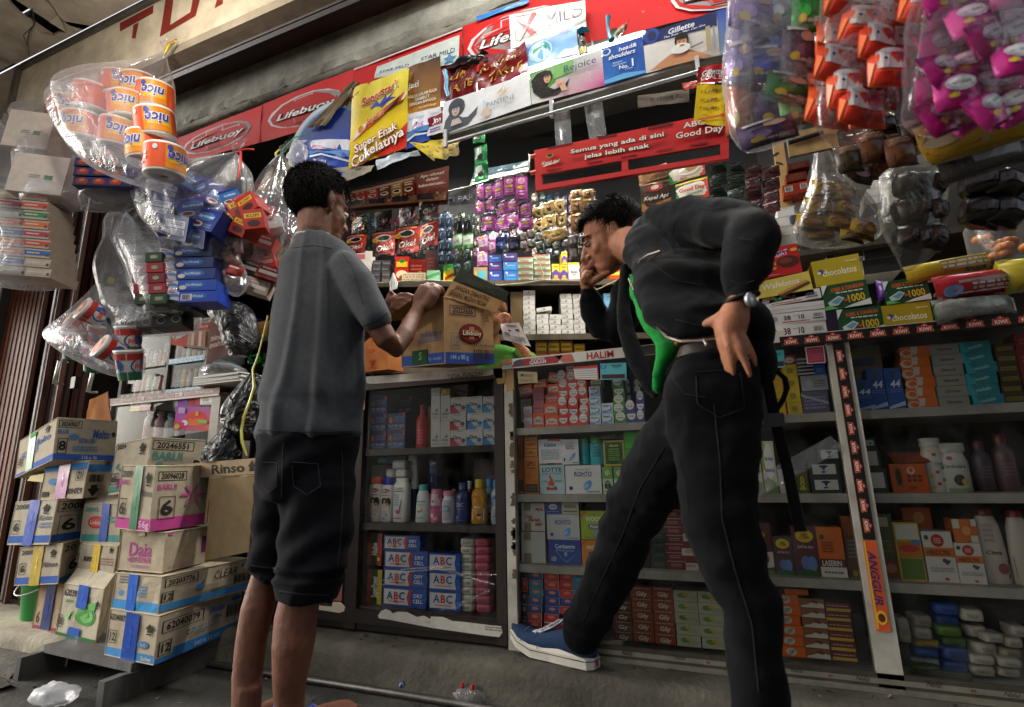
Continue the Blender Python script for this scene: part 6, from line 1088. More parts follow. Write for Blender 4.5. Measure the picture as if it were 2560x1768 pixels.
o=obj('cigarette_carton',me,None,loc=(a.x,a.y,a.z),rot=(0,-.14,SANG),label='tilted white carton lying on the second white pile',cat='box')
sgoods(1318,1318,1412,1012,sz2,'kraft_box','tall brown kraft box left of the white piles','6a5436',[],d=.12)
lb=[('r',.1,.2,.9,.8,'8ac4e4'),('lines',.2,.3,.8,.7,2,'4a88b0'),('r',0,.94,1,1,'c8e0ee')]
sgoods(2046,1318,2160,1028,sz2,'milk_box','light blue pack behind the bending man\'s raised arm','6ab4dc',lb,5,m='gloss')
sgoods(1990,1318,2044,1080,sz2,'red_carton','red carton beside the light blue packs','a8242c',[],3)
am=[('r',.08,.2,.92,.8,'b8981c'),('lines',.15,.35,.85,.65,1,'5a3a10'),('r',0,0,1,.1,'8a2a10')]
for k,(x0,x1)in enumerate(((1510,1600),(1606,1697),(1702,1796),(1802,1890))):sgoods(x0,1500,x1,1392 if k<3 else 1415,sz3,'match_box','amber matchbox pack in the %s pile of the lowest shelf'%NTH[k],'7a5a14',am,2)
b=MB();pts=[PS('Z8',x,y,-.012)for x,y in((280,950),(600,925),(1000,940),(1230,965),(1400,950),(1560,925),(1860,930),(1980,1000),(2180,905))];o_=pts[0]
b.tube([p-o_ for p in pts],.0025,'a89a78',6);b.tube([PS('Z8',x,y,-.014)-o_ for x,y in((1480,730),(1540,800),(1565,880),(1555,930))],.002,'b0a284',5);obj('shelf_cable',b,'plastic',loc=o_,label='thin pale cable running along the shelf edge',cat='cable')
b=MB();o_=PS('Z8',410,880,-.03)
for k in range(5):b.tube([PS('Z8',410,870,-.03)-o_,PS('Z8',385+14*k,950,-.03)-o_,PS('Z8',392+10*k,1010-4*k,-.03)-o_],[.002,.004,.006],'b8b8b4',6)
obj('spoon_bundle',b,'metal',loc=o_,label='small bundle of shiny spoons hanging from the shelf',cat='spoons')
# ================================================================ cartons on the pavement
def patch_face(b,o,ex,ey,nrm,col,dec,amp=.003,seed=0.0,nx=7,ny=6):
 def surf(u,v):
  w=min(1,16*u*(1-u)*v*(1-v)*1.3)
  n=mnoise.noise(Vector((u*3+seed,v*2.4,seed*1.7)))*amp*w
  return o+ex*u+ey*v+nrm*n
 V=[surf(i/nx,j/ny)for j in range(ny+1)for i in range(nx+1)];k=nx+1
 b.add(V,[(j*k+i,j*k+i+1,(j+1)*k+i+1,(j+1)*k+i)for j in range(ny)for i in range(nx)],col,False)
 fm=lambda x,y,l:surf(x,y)+nrm*(.0005+.0005*l)
 b.deco(fm,1,1,dec,nx=7);return surf
def carton(z,BL,BR,TR,FAR,Ys,label,dec=(),sdec=(),tape=None,col='b3a68e',far_top=False,name='carton',group='goods cartons stacked on the pavement',amp=.004,top=True,vert=True):
 yb,yl,yf=Ys
 br,bl,tr=PY(z,*BR,yb),PY(z,*BL,yl),PY(z,*TR,yb)
 ey=tr-br
 if vert:ey=Vector((ey.x*.25,ey.y,ey.z));bl.z=br.z+(bl.z-br.z)*.5
 far=PY(z,*FAR,yf);es=far-(br+ey if far_top else br);es.z*=.35 if vert else 1
 ef=br-bl;o0=bl.copy();b=MB();O=Vector((0,0,0));sd=RND.random()*50
 n1=ef.cross(ey).normalized();n2=es.cross(ey).normalized()
 patch_face(b,O,ef,ey,n1,col,dec,amp,sd);patch_face(b,ef,es,ey,n2,shade(col,.84),sdec,amp,sd+9)  # side face painted darker, its shade is put into the colour
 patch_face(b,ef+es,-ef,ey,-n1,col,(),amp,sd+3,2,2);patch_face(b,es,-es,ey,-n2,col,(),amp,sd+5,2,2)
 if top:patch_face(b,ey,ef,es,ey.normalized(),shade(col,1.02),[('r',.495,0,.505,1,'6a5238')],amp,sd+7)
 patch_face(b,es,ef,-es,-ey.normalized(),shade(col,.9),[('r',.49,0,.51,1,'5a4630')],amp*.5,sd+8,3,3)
 for p,q in((O,ey),(ef,ef+ey),(ey,ef+ey),(ef+ey,ef+ey+es),(O,ef)):
  b.tube([p,(p+q)/2+n1*.0006,q],.0022,shade(col,1.12),5)
 r=obj(name,b,'card',loc=o0,label=label,cat='carton',group=group)
 if tape:
  for(u0,u1,v0,v1,c)in tape:
   t=MB();sf=lambda u,v:ef*u+ey*v+n1*(.0042+.0012*mnoise.noise(Vector((u*30,v*9,sd))))
   P=[sf(u0+(u1-u0)*i/3,v0+(v1-v0)*j/8+.004*math.sin(i*5+j))for j in range(9)for i in range(4)]
   t.add(P,[(j*4+i,j*4+i+1,j*4+i+5,j*4+i+4)for j in range(8)for i in range(3)],c,True)
   t.deco(lambda x,y,l:sf(u0+(u1-u0)*x,v0+(v1-v0)*y)+n1*.001,1,1,[('t','Unilever',.5,.5,.2,shade(c,1.9),{'r':math.pi/2,'i':.2,'sx':.5})]if v1-v0>.3 else[])
   obj('tape',t,'gloss',r)
 return r
UPA=lambda u,v,s,c='2a2622':[('p',[(u-s,v),(u,v+s*1.3),(u+s,v),(u+s*.5,v),(u+s*.5,v-s*.8),(u-s*.5,v-s*.8),(u-s*.5,v)],c),('r',u-s*.55,v-s*1.3,u+s*.55,v-s*.95,c)]
NB=lambda t,u,v,w,h:[('o',u-w/2,v-h/2,u+w/2,v+h/2,.012,'2a2622'),('t',t,u,v+h*.03,h*.62,'2a2622',{'w':w*.8})]
SM=lambda t,u,v,h,w,c:('t',t,u,v,h,c,{'w':w,'i':.15})
BK='2a2622';BL_='2f5f9c';MG='b04a88';TL_='4a8f88'
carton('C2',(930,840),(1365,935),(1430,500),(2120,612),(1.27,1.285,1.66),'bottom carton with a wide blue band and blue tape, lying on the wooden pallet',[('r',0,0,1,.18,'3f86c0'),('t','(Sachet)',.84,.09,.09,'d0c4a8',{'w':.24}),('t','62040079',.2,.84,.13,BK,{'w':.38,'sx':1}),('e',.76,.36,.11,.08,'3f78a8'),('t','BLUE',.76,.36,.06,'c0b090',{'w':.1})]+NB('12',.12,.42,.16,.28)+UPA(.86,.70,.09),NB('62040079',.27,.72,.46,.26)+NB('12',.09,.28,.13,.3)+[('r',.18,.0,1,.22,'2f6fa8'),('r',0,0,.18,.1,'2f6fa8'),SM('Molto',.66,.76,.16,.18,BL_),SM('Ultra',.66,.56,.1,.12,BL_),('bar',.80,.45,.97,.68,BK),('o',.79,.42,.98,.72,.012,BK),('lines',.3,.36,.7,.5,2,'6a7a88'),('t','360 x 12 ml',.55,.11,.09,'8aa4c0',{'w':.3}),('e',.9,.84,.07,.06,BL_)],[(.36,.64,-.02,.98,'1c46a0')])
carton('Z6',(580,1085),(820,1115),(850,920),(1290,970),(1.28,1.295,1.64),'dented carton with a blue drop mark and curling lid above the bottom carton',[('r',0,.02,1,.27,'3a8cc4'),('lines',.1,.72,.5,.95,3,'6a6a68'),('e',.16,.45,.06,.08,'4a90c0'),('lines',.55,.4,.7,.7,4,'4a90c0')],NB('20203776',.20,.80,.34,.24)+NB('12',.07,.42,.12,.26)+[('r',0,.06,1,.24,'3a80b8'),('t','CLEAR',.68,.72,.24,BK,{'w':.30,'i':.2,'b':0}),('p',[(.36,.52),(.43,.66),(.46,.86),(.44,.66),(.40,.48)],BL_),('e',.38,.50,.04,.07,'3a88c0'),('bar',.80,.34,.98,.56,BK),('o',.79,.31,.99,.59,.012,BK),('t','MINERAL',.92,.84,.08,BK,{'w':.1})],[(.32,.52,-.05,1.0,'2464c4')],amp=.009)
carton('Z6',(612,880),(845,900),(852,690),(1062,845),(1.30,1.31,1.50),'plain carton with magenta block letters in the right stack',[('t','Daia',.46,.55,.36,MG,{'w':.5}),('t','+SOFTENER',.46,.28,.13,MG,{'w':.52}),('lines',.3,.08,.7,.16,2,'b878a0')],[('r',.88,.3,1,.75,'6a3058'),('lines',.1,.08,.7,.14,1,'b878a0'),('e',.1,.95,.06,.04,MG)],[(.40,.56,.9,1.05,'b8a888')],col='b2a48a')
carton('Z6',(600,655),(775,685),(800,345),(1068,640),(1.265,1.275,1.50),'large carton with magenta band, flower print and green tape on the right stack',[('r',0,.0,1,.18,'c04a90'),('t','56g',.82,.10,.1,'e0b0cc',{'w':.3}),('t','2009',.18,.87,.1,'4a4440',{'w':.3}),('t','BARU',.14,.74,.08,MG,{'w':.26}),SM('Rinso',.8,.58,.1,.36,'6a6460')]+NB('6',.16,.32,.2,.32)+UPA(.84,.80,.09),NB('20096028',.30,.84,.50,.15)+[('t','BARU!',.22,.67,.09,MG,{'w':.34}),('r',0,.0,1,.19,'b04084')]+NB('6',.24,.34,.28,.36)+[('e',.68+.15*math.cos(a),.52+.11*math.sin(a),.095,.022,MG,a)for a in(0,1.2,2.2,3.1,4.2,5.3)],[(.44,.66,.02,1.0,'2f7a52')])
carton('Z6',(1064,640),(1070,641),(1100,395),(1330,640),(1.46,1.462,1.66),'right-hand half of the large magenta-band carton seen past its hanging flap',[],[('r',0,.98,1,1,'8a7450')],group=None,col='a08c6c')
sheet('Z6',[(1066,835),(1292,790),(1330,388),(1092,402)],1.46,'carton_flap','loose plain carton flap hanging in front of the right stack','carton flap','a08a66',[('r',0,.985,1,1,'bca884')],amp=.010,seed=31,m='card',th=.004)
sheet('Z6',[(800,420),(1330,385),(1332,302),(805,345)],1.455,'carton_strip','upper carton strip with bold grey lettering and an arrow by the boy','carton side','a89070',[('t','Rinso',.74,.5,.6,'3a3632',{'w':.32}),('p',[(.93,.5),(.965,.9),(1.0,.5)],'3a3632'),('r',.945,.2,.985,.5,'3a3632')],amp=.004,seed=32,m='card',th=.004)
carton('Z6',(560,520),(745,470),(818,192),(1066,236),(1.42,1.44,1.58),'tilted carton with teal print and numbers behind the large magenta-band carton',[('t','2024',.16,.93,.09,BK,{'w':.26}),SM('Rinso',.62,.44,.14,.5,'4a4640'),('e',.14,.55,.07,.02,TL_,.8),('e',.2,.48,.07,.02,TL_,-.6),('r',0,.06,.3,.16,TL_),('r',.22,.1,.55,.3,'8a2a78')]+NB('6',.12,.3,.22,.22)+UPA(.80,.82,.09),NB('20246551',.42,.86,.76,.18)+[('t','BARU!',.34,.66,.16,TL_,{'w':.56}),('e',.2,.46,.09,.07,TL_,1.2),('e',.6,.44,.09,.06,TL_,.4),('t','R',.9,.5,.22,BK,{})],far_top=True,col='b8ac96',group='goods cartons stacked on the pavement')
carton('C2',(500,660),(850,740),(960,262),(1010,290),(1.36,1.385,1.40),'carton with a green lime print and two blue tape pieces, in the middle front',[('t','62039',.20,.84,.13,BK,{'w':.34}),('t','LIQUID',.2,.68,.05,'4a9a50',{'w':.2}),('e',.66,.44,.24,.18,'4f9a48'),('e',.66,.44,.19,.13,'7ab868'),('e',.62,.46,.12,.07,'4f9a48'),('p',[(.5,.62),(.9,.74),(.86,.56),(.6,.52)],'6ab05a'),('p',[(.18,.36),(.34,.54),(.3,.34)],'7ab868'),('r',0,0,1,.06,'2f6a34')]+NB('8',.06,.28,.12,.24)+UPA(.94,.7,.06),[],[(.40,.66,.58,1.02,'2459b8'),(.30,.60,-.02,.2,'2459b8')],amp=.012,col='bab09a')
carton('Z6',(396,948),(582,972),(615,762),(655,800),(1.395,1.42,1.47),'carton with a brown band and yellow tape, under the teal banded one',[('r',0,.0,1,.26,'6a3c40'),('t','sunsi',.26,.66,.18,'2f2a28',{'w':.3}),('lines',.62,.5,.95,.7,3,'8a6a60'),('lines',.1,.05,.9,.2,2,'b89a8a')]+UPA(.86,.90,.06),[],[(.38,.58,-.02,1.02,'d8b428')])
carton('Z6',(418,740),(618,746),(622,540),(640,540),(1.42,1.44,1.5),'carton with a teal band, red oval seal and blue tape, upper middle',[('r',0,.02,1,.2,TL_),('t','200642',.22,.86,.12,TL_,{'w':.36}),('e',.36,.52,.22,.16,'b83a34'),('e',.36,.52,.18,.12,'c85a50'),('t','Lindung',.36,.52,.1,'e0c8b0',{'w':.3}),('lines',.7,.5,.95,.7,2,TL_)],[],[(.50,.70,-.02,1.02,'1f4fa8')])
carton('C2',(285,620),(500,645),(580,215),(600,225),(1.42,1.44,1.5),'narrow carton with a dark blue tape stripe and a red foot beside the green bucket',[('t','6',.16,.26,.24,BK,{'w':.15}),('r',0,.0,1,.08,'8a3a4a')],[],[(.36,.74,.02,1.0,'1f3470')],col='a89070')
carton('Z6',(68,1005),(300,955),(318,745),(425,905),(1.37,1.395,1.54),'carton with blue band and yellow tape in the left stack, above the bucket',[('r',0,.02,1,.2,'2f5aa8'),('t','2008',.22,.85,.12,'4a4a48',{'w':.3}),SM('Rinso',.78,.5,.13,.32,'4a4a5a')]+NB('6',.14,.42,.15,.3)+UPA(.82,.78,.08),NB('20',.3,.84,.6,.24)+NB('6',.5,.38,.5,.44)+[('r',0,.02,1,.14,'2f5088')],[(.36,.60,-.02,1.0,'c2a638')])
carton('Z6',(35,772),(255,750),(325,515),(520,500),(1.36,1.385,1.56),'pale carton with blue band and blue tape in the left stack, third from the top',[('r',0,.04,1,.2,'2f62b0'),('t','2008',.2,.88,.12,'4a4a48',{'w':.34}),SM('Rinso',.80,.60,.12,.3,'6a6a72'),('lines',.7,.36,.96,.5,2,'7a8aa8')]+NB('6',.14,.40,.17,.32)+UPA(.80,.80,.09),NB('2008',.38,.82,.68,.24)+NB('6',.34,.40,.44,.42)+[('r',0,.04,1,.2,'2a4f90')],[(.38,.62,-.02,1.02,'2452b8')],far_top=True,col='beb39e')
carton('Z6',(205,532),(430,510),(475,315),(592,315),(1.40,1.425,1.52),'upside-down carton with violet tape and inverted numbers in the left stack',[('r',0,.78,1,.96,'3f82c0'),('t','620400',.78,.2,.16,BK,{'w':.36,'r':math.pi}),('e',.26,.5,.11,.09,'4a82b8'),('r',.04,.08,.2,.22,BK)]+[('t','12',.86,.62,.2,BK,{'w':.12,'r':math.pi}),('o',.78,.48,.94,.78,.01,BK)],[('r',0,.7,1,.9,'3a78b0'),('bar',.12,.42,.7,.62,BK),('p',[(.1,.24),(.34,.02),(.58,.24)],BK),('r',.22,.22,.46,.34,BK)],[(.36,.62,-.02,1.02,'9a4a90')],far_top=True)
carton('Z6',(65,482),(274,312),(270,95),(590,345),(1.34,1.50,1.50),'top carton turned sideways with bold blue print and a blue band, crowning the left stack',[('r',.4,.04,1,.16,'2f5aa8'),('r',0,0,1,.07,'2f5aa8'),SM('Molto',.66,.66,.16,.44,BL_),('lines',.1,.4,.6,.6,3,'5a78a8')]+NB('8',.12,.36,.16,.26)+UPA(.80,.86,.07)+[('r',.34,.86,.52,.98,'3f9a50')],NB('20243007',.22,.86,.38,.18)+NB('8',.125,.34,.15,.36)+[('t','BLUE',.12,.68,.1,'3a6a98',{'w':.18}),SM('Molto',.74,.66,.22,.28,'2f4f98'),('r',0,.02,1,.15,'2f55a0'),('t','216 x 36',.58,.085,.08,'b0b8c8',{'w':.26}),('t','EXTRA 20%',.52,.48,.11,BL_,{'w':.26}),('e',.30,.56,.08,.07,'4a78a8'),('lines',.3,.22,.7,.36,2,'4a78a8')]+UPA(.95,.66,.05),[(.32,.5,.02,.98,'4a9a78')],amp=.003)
b=MB();q=[PY('Z6',*p,1.46)for p in((140,420),(240,430),(240,380),(160,395))];o_=q[0];b.add([v-o_ for v in q]+[v-o_+Vector((0,.08,0))for v in q],[(0,1,2,3),(4,7,6,5),(0,4,5,1),(2,6,7,3)],'c2ac1c');obj('yellow_bag',b,'gloss',loc=o_,label='yellow plastic wrap peeping under the top carton',cat='wrap')
sheet('Z5',[(560,1480),(745,1490),(720,1275),(600,1330)],1.60,'open_carton_flap','orange-brown open carton flap leaning against the gate','carton flap',('a8672c','8a5424','a0622a','b87434'),amp=.008,m='card',th=.004,seed=33)
r=root('pallet',(-2.06,1.42,0),'low grey wooden pallet under the carton stack','pallet')
o_=Vector((-2.06,1.42,0))
b=MB();b.box(-.30,-.15,.072,.22,.30,.098,'5a5854',Matrix.Rotation(-.05,4,'Z'));obj('top_board',b,'wood',r)
for x0,y0 in((.195,-.245),(-.335,-.20)):
 b=MB();P=[(0,0),(0,.074),(.06,.076),(.09,.060+.012),(.5,.071),(.5,0)]
 b.add([(x,y0+y,z)for x in(x0,x0+.03)for y,z in P],[(0,1,2,3,4,5),(11,10,9,8,7,6)]+[(i,6+i,6+(i+1)%6,(i+1)%6)for i in range(6)],'55534f');obj('side_board',b,'wood',r)
c=PZ('C2',300,530,.082);r=root('bucket',(c.x-.02,1.56,.082),'small bright green plastic bucket behind the narrow carton','bucket')
b=MB();b.lathe([(.070,0),(.074,.01),(.088,.17),(.094,.172),(.094,.182),(.086,.182),(.072,.012)],'2f9a48',28,cap=False);b.lathe([(.0001,.006),(.072,.008)],'2f9a48',28);obj('body',b,'plastic',r)
b=MB();b.tube([(.095*math.cos(t),-.02-.085*math.sin(t),.165-.055*math.sin(t))for t in[math.pi*i/14 for i in range(15)]],.0025,'d8d8d4',6);obj('handle',b,'plastic',r)
b=MB();p=PZ('C2',160,1030,.004);b.box(-.045,-.010,0,.045,.012,.006,'b06a34',Matrix.Rotation(.25,4,'Z'));obj('wood_chip',b,'wood',loc=p,label='small orange wood splinter on the ground left of the pallet',cat='wood chip')
b=MB();pts=[PZ('C1',x,y,.015)for x,y in((-250,690),(250,780),(680,862),(1050,930),(1400,985),(1810,1080),(2250,1180),(2900,1330))];pts=[Vector((p.x,min(p.y,1.534),p.z))for p in pts];o_=pts[2];b.tube([p-o_ for p in pts],.0105,'77736e',12);obj('pipe',b,'metal',loc=o_,label='grey pipe lying along the foot of the concrete step',cat='pipe')
def crumple(name,label,p,rx,ry,rz_,col,m,cat,seed=0):
 b=MB();n=22
 V=[];k=11
 for i in range(k+1):
  for j in range(n):
   t,f=math.pi*i/k,2*math.pi*j/n;d=Vector((math.sin(t)*math.cos(f),math.sin(t)*math.sin(f),math.cos(t)))
   s_=1+.35*mnoise.noise(d*2.2+Vector((seed,0,0)))+.18*mnoise.noise(d*6+Vector((0,seed,0)))
   V.append((d.x*rx*s_,d.y*ry*s_,max(0,rz_+d.z*rz_*s_)))
 b.add(V,[(i*n+j,(i+1)*n+j,(i+1)*n+(j+1)%n,i*n+(j+1)%n)for i in range(k)for j in range(n)],col,True)
 return obj(name,b,m,loc=p,label=label,cat=cat)
FILM=mat_film('bag_film',(.95,.95,.97),.24,.12,14,.10)
FILM2=mat_film('thin_film',(.95,.95,.96),.19,.11,13,.1)
FILMD=mat_film('dim_film',(.8,.78,.74),.08,.07,12,.2)
WHITEF=mat_film('white_film',(.95,.95,.97),.55,.10,9,.2)
BLACKF=None
crumple('plastic_bag','crumpled clear plastic bag on the ground at the lower left',PZ('C2',470,1290,0),.085,.05,.028,'e0e0e4',WHITEF,'plastic bag',2)
o=crumple('drink_bag','small clear plastic drink bag with red ties by the step',PZ('C1',1930,1120,.0),.055,.04,.028,'e0e0e4',FILM,'plastic bag',5)
for k,x in enumerate((-.018,.016)):b=MB();b.tube([(x,-.02,.052),(x+.004,-.022,.066)],[.006,.004],'c02a2a',8);obj('red_tie',b,'gloss',o)
b=MB();b.tube([(0,0,0),(.008,0,.012),(.012,.002,.002)],[.004,.005,.003],'8a9ae0',6);obj('foil_bit',b,'foil',loc=PZ('C1',1385,975,.028),label='tiny bright foil scrap on the pipe',cat='scrap')
# ================================================================ carton on the counter
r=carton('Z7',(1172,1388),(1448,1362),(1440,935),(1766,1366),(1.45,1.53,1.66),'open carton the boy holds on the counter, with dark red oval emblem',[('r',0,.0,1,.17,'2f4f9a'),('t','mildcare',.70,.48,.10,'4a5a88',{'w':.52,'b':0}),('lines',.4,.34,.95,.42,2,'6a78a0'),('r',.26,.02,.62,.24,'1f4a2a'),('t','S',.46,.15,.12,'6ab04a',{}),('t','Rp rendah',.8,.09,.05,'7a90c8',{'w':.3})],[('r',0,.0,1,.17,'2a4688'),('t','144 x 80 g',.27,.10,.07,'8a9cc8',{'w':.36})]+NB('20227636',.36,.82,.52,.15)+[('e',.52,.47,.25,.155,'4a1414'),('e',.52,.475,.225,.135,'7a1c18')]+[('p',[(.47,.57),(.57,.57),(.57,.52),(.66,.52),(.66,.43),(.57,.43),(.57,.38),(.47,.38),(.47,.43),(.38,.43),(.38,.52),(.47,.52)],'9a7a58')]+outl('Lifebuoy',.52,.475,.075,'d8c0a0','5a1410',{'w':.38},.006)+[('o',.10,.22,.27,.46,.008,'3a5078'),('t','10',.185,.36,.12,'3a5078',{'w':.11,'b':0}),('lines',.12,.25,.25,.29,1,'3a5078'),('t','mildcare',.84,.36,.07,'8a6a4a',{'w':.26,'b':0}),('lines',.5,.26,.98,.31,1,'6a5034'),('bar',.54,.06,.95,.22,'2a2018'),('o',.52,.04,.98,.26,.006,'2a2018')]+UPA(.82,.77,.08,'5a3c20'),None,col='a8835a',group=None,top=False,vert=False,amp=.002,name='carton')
o_=Vector(r.location)
for P,ys,lab,dc in(([(1440,930),(1772,1035),(1866,905),(1548,748)],(1.45,1.66,1.72,1.52),'raised flap with dark top edge',[('r',0,.55,1,1,'26291f'),('t','JANGAN DIBANTING',.42,.40,.17,'3f2c1a',{'w':.66,'i':.1}),('t','BARANG MUDAH PECAH',.40,.18,.17,'3f2c1a',{'w':.70,'i':.1}),('t','LANGSUNG TARUH',.5,.72,.18,'3a3c30',{'w':.7})]),([(1150,1085),(1440,935),(1262,940),(1045,1090)],(1.53,1.45,1.40,1.47),'left flap folded outwards',[])):
 q=[PY('Z7',*p,y)-o_ for p,y in zip(P,ys)];b=MB();nn=(q[1]-q[0]).cross(q[3]-q[0]).normalized()
 fm=lambda x,y,l:(q[0]+(q[1]-q[0])*x)*(1-y)+(q[3]+(q[2]-q[3])*x)*y+nn*.0006*l
 b.add([fm(i/4,j/3,0)for j in range(4)for i in range(5)],[(j*5+i,j*5+i+1,j*5+i+6,j*5+i+5)for j in range(3)for i in range(4)],'a07a50')
 b.add([fm(i/4,j/3,-5)for j in range(4)for i in range(5)],[(j*5+i,j*5+i+5,j*5+i+6,j*5+i+1)for j in range(3)for i in range(4)],'a8835a')
 b.deco(fm,1,1,dc);obj('flap',b,'card',r,label=lab)
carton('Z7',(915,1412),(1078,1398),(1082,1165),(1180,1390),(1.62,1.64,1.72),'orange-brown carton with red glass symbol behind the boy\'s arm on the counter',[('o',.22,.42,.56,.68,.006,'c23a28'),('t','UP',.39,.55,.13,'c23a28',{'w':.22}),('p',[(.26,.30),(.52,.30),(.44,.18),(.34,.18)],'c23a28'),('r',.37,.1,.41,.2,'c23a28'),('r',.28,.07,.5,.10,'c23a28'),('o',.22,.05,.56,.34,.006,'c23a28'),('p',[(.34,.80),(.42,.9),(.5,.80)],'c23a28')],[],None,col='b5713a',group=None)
# ================================================================ hanging bags and what is in them
def film_bag(label,z,rows,Yv,fm=None,pleat=.12,dep=.75,name='plastic_bag',seed=0.0,n=44,tail=True,cat='plastic bag',group=None,lump=.07,folds=9):
 ''
 pts=[]
 for(x,y,hw)in rows:
  c,s_=PS_(z,x,y,Yv);pts.append((c,max(.002,hw*s_)))
 R_=[]
 m=len(pts)
 for i in range(m-1):
  for k in range(6):
   t=k/6;p0=pts[max(i-1,0)];p1=pts[i];p2=pts[i+1];p3=pts[min(i+2,m-1)]
   cr=lambda a,b_,c_,d_:.5*(2*b_+(c_-a)*t+(2*a-5*b_+4*c_-d_)*t*t+(3*b_-a-3*c_+d_)*t**3)
   R_.append((cr(p0[0],p1[0],p2[0],p3[0]),max(.002,cr(p0[1],p1[1],p2[1],p3[1]))))
 R_.append(pts[-1]);o0=R_[0][0].copy();L_=len(R_)
 def fn(t,s):
  return 1+pleat*(1-s)**.7*math.sin(folds*t+2*math.sin(3*t+seed)+s*2)+lump*mnoise.noise(Vector((math.cos(t)*1.6,math.sin(t)*1.6,s*4+seed)))+lump*.55*mnoise.noise(Vector((math.cos(t)*4,math.sin(t)*4,s*9+seed)))
 b=MB();b.loft([(c-o0,CRT*r_,CFW*r_*dep)for c,r_ in R_],'e8e8ea',n,True,True,fn)
 if tail:
  b.loft([((0,0,0),(.006,0,0),(0,.006,0)),((.012,-.004,.018),(.016,0,.004),(0,.012,0)),((.03,-.008,.026),(.026,0,.012),(0,.016,.004))],'e8e8ea',12,False,True,lambda t,s:1+.4*s*math.sin(5*t))
 o=obj(name,b,fm or FILM,loc=o0,label=label,cat=cat,group=group);return o
def cbox(z,cx,cy,w,h,Yv,rot,name,label,col,dec=(),d=.05,cat='box',m='print',side=None,sdec=None,me=None,group=None):
 c,s_=PS_(z,cx,cy,Yv);W_=w*s_;H_=h*s_
 me=me or box_mesh(name,W_,H_,d,col,dec,side=side,m=m,sdec=sdec)
 R3=Matrix.Rotation(rot[2]+CYAW,4,'Z')@Matrix.Rotation(rot[1],4,'Y')@Matrix.Rotation(rot[0],4,'X')
 o=obj(name,me,None,loc=c-(R3@Vector((0,0,H_/2))),rot=R3.to_euler(),label=label,cat=cat,group=group);return o
def pillow(z,cx,cy,w,h,Yv,rot,label,col,dec,name='snack_pack',cat='pack',m='gloss',bulge=.035,edge=None,group=None):
 c,s_=PS_(z,cx,cy,Yv);W_=w*s_;H_=h*s_
 me=sachet_mesh(name,W_,H_,col,dec,edge or shade(col,.75),bulge=bulge,m=m)
 R3=Matrix.Rotation(rot[2]+CYAW,4,'Z')@Matrix.Rotation(rot[1],4,'Y')@Matrix.Rotation(rot[0],4,'X')
 return obj(name,me,None,loc=c+R3@Vector((0,0,H_/2)),rot=R3.to_euler(),label=label,cat=cat,group=group)
Yr=.96
rolls=[(545,850,'lower left front'),(790,900,'lower middle front'),(975,990,'lower right front'),(1095,1080,'lowest right'),(610,660,'middle left'),(850,730,'middle'),(1030,840,'middle right'),(790,590,'upper left'),(925,600,'upper middle'),(1030,660,'upper right'),(440,730,'far left, turned'),(830,1060,'underneath, half hidden')]
_,s_=PS_('Z1',800,850,Yr);rh=185*s_;rw=113*s_
b=MB();b.lathe([(rw*.2,.004),(rw*.2,0),(rw*.97,0),(rw,.006),(rw,rh-.006),(rw*.97,rh),(rw*.2,rh),(rw*.2,rh-.004)],['d8d4cc','e0dcd6','e0dcd6','dcd8d2','dcd8d2','e0dcd6','e0dcd6','d8d4cc'],32);
b.lathe([(rw+.0006,rh*.1),(rw+.0006,rh*.92)],'d8501c',32,cap=False);b.lathe([(.0001,.003),(rw*.2,.0035)],'4a4440',12)
def fmr(x,y,l):
 t=x/rw;return Vector(((rw+.0008+.0004*l)*math.sin(t),-(rw+.0008+.0004*l)*math.cos(t),y))
b.deco(fmr,1,1,[('r',rw*.1,rh*.1,rw*1.5,rh*.92,'e08a1c'),('r',rw*.3,rh*.3,rw*1.4,rh*.7,'e8b02a')],nx=10)
b.deco(lambda x,y,l:fmr(x+rw*.1,y+rh*.1,l+2),rw*1.4,rh*.8,outl('nice',.5,.5,.46,'3a3f94','e8e2ee',{'w':.8,'r':math.pi,'i':.2},.02)+[ellt(.15,.85,.1,.12,'3a4f9c')],nx=8)
b.deco(lambda x,y,l:fmr(x-rw*1.5,y+rh*.1,l+2),rw*1.4,rh*.8,[ellt(.8,.84,.09,.11,'d8d4e0'),('r',.36,.56,.46,.70,'e0d8d4'),('r',.36,.36,.46,.50,'e0d8d4'),('r',.12,.2,.32,.3,'6a5a9a'),('r',.02,.5,.16,.7,'5a4a4a')],nx=4)
rm=b.mesh('toilet_roll');setmat(rm,'print')
for i,(x,y,nm)in enumerate(rolls):
 c=PY('Z1',x,y,Yr+(.0 if i<7 else .05)+(.06 if i==11 else 0));R3=Matrix.Rotation(RND.uniform(-.15,.15),4,'Y')@Matrix.Rotation(.18+RND.uniform(-.08,.08),4,'X')@Matrix.Rotation([-.2,.25,-.6,.9,-1.4,.0,.3,.5,-.3,.1,.5,.2][i],4,'Z')
 obj('toilet_roll',rm,None,loc=c-R3@Vector((0,0,rh/2)),rot=R3.to_euler(),label='orange wrapped toilet roll in the hanging bag, '+nm,cat='toilet roll',group='toilet rolls in the hanging bag')
o=film_bag('clear plastic bag of orange toilet rolls hanging from the awning board','Z1',[(1092,345,8),(1050,400,60),(950,480,175),(850,560,290),(760,680,385),(760,820,375),(800,950,350),(860,1080,290),(960,1180,190),(1010,1235,80)],Yr+.01,FILM2,.10,.62,seed=1.0)
b=MB();b.tube([(0,0,0),(.012,.0,.03),(.024,.02,.058)],.0022,'c0302a',6);b.tube([(.006,-.002,-.012),(.02,.0,.02),(.03,.015,.045)],[.003,.006,.003],'c2b42a',6);obj('tie',b,'gloss',o)
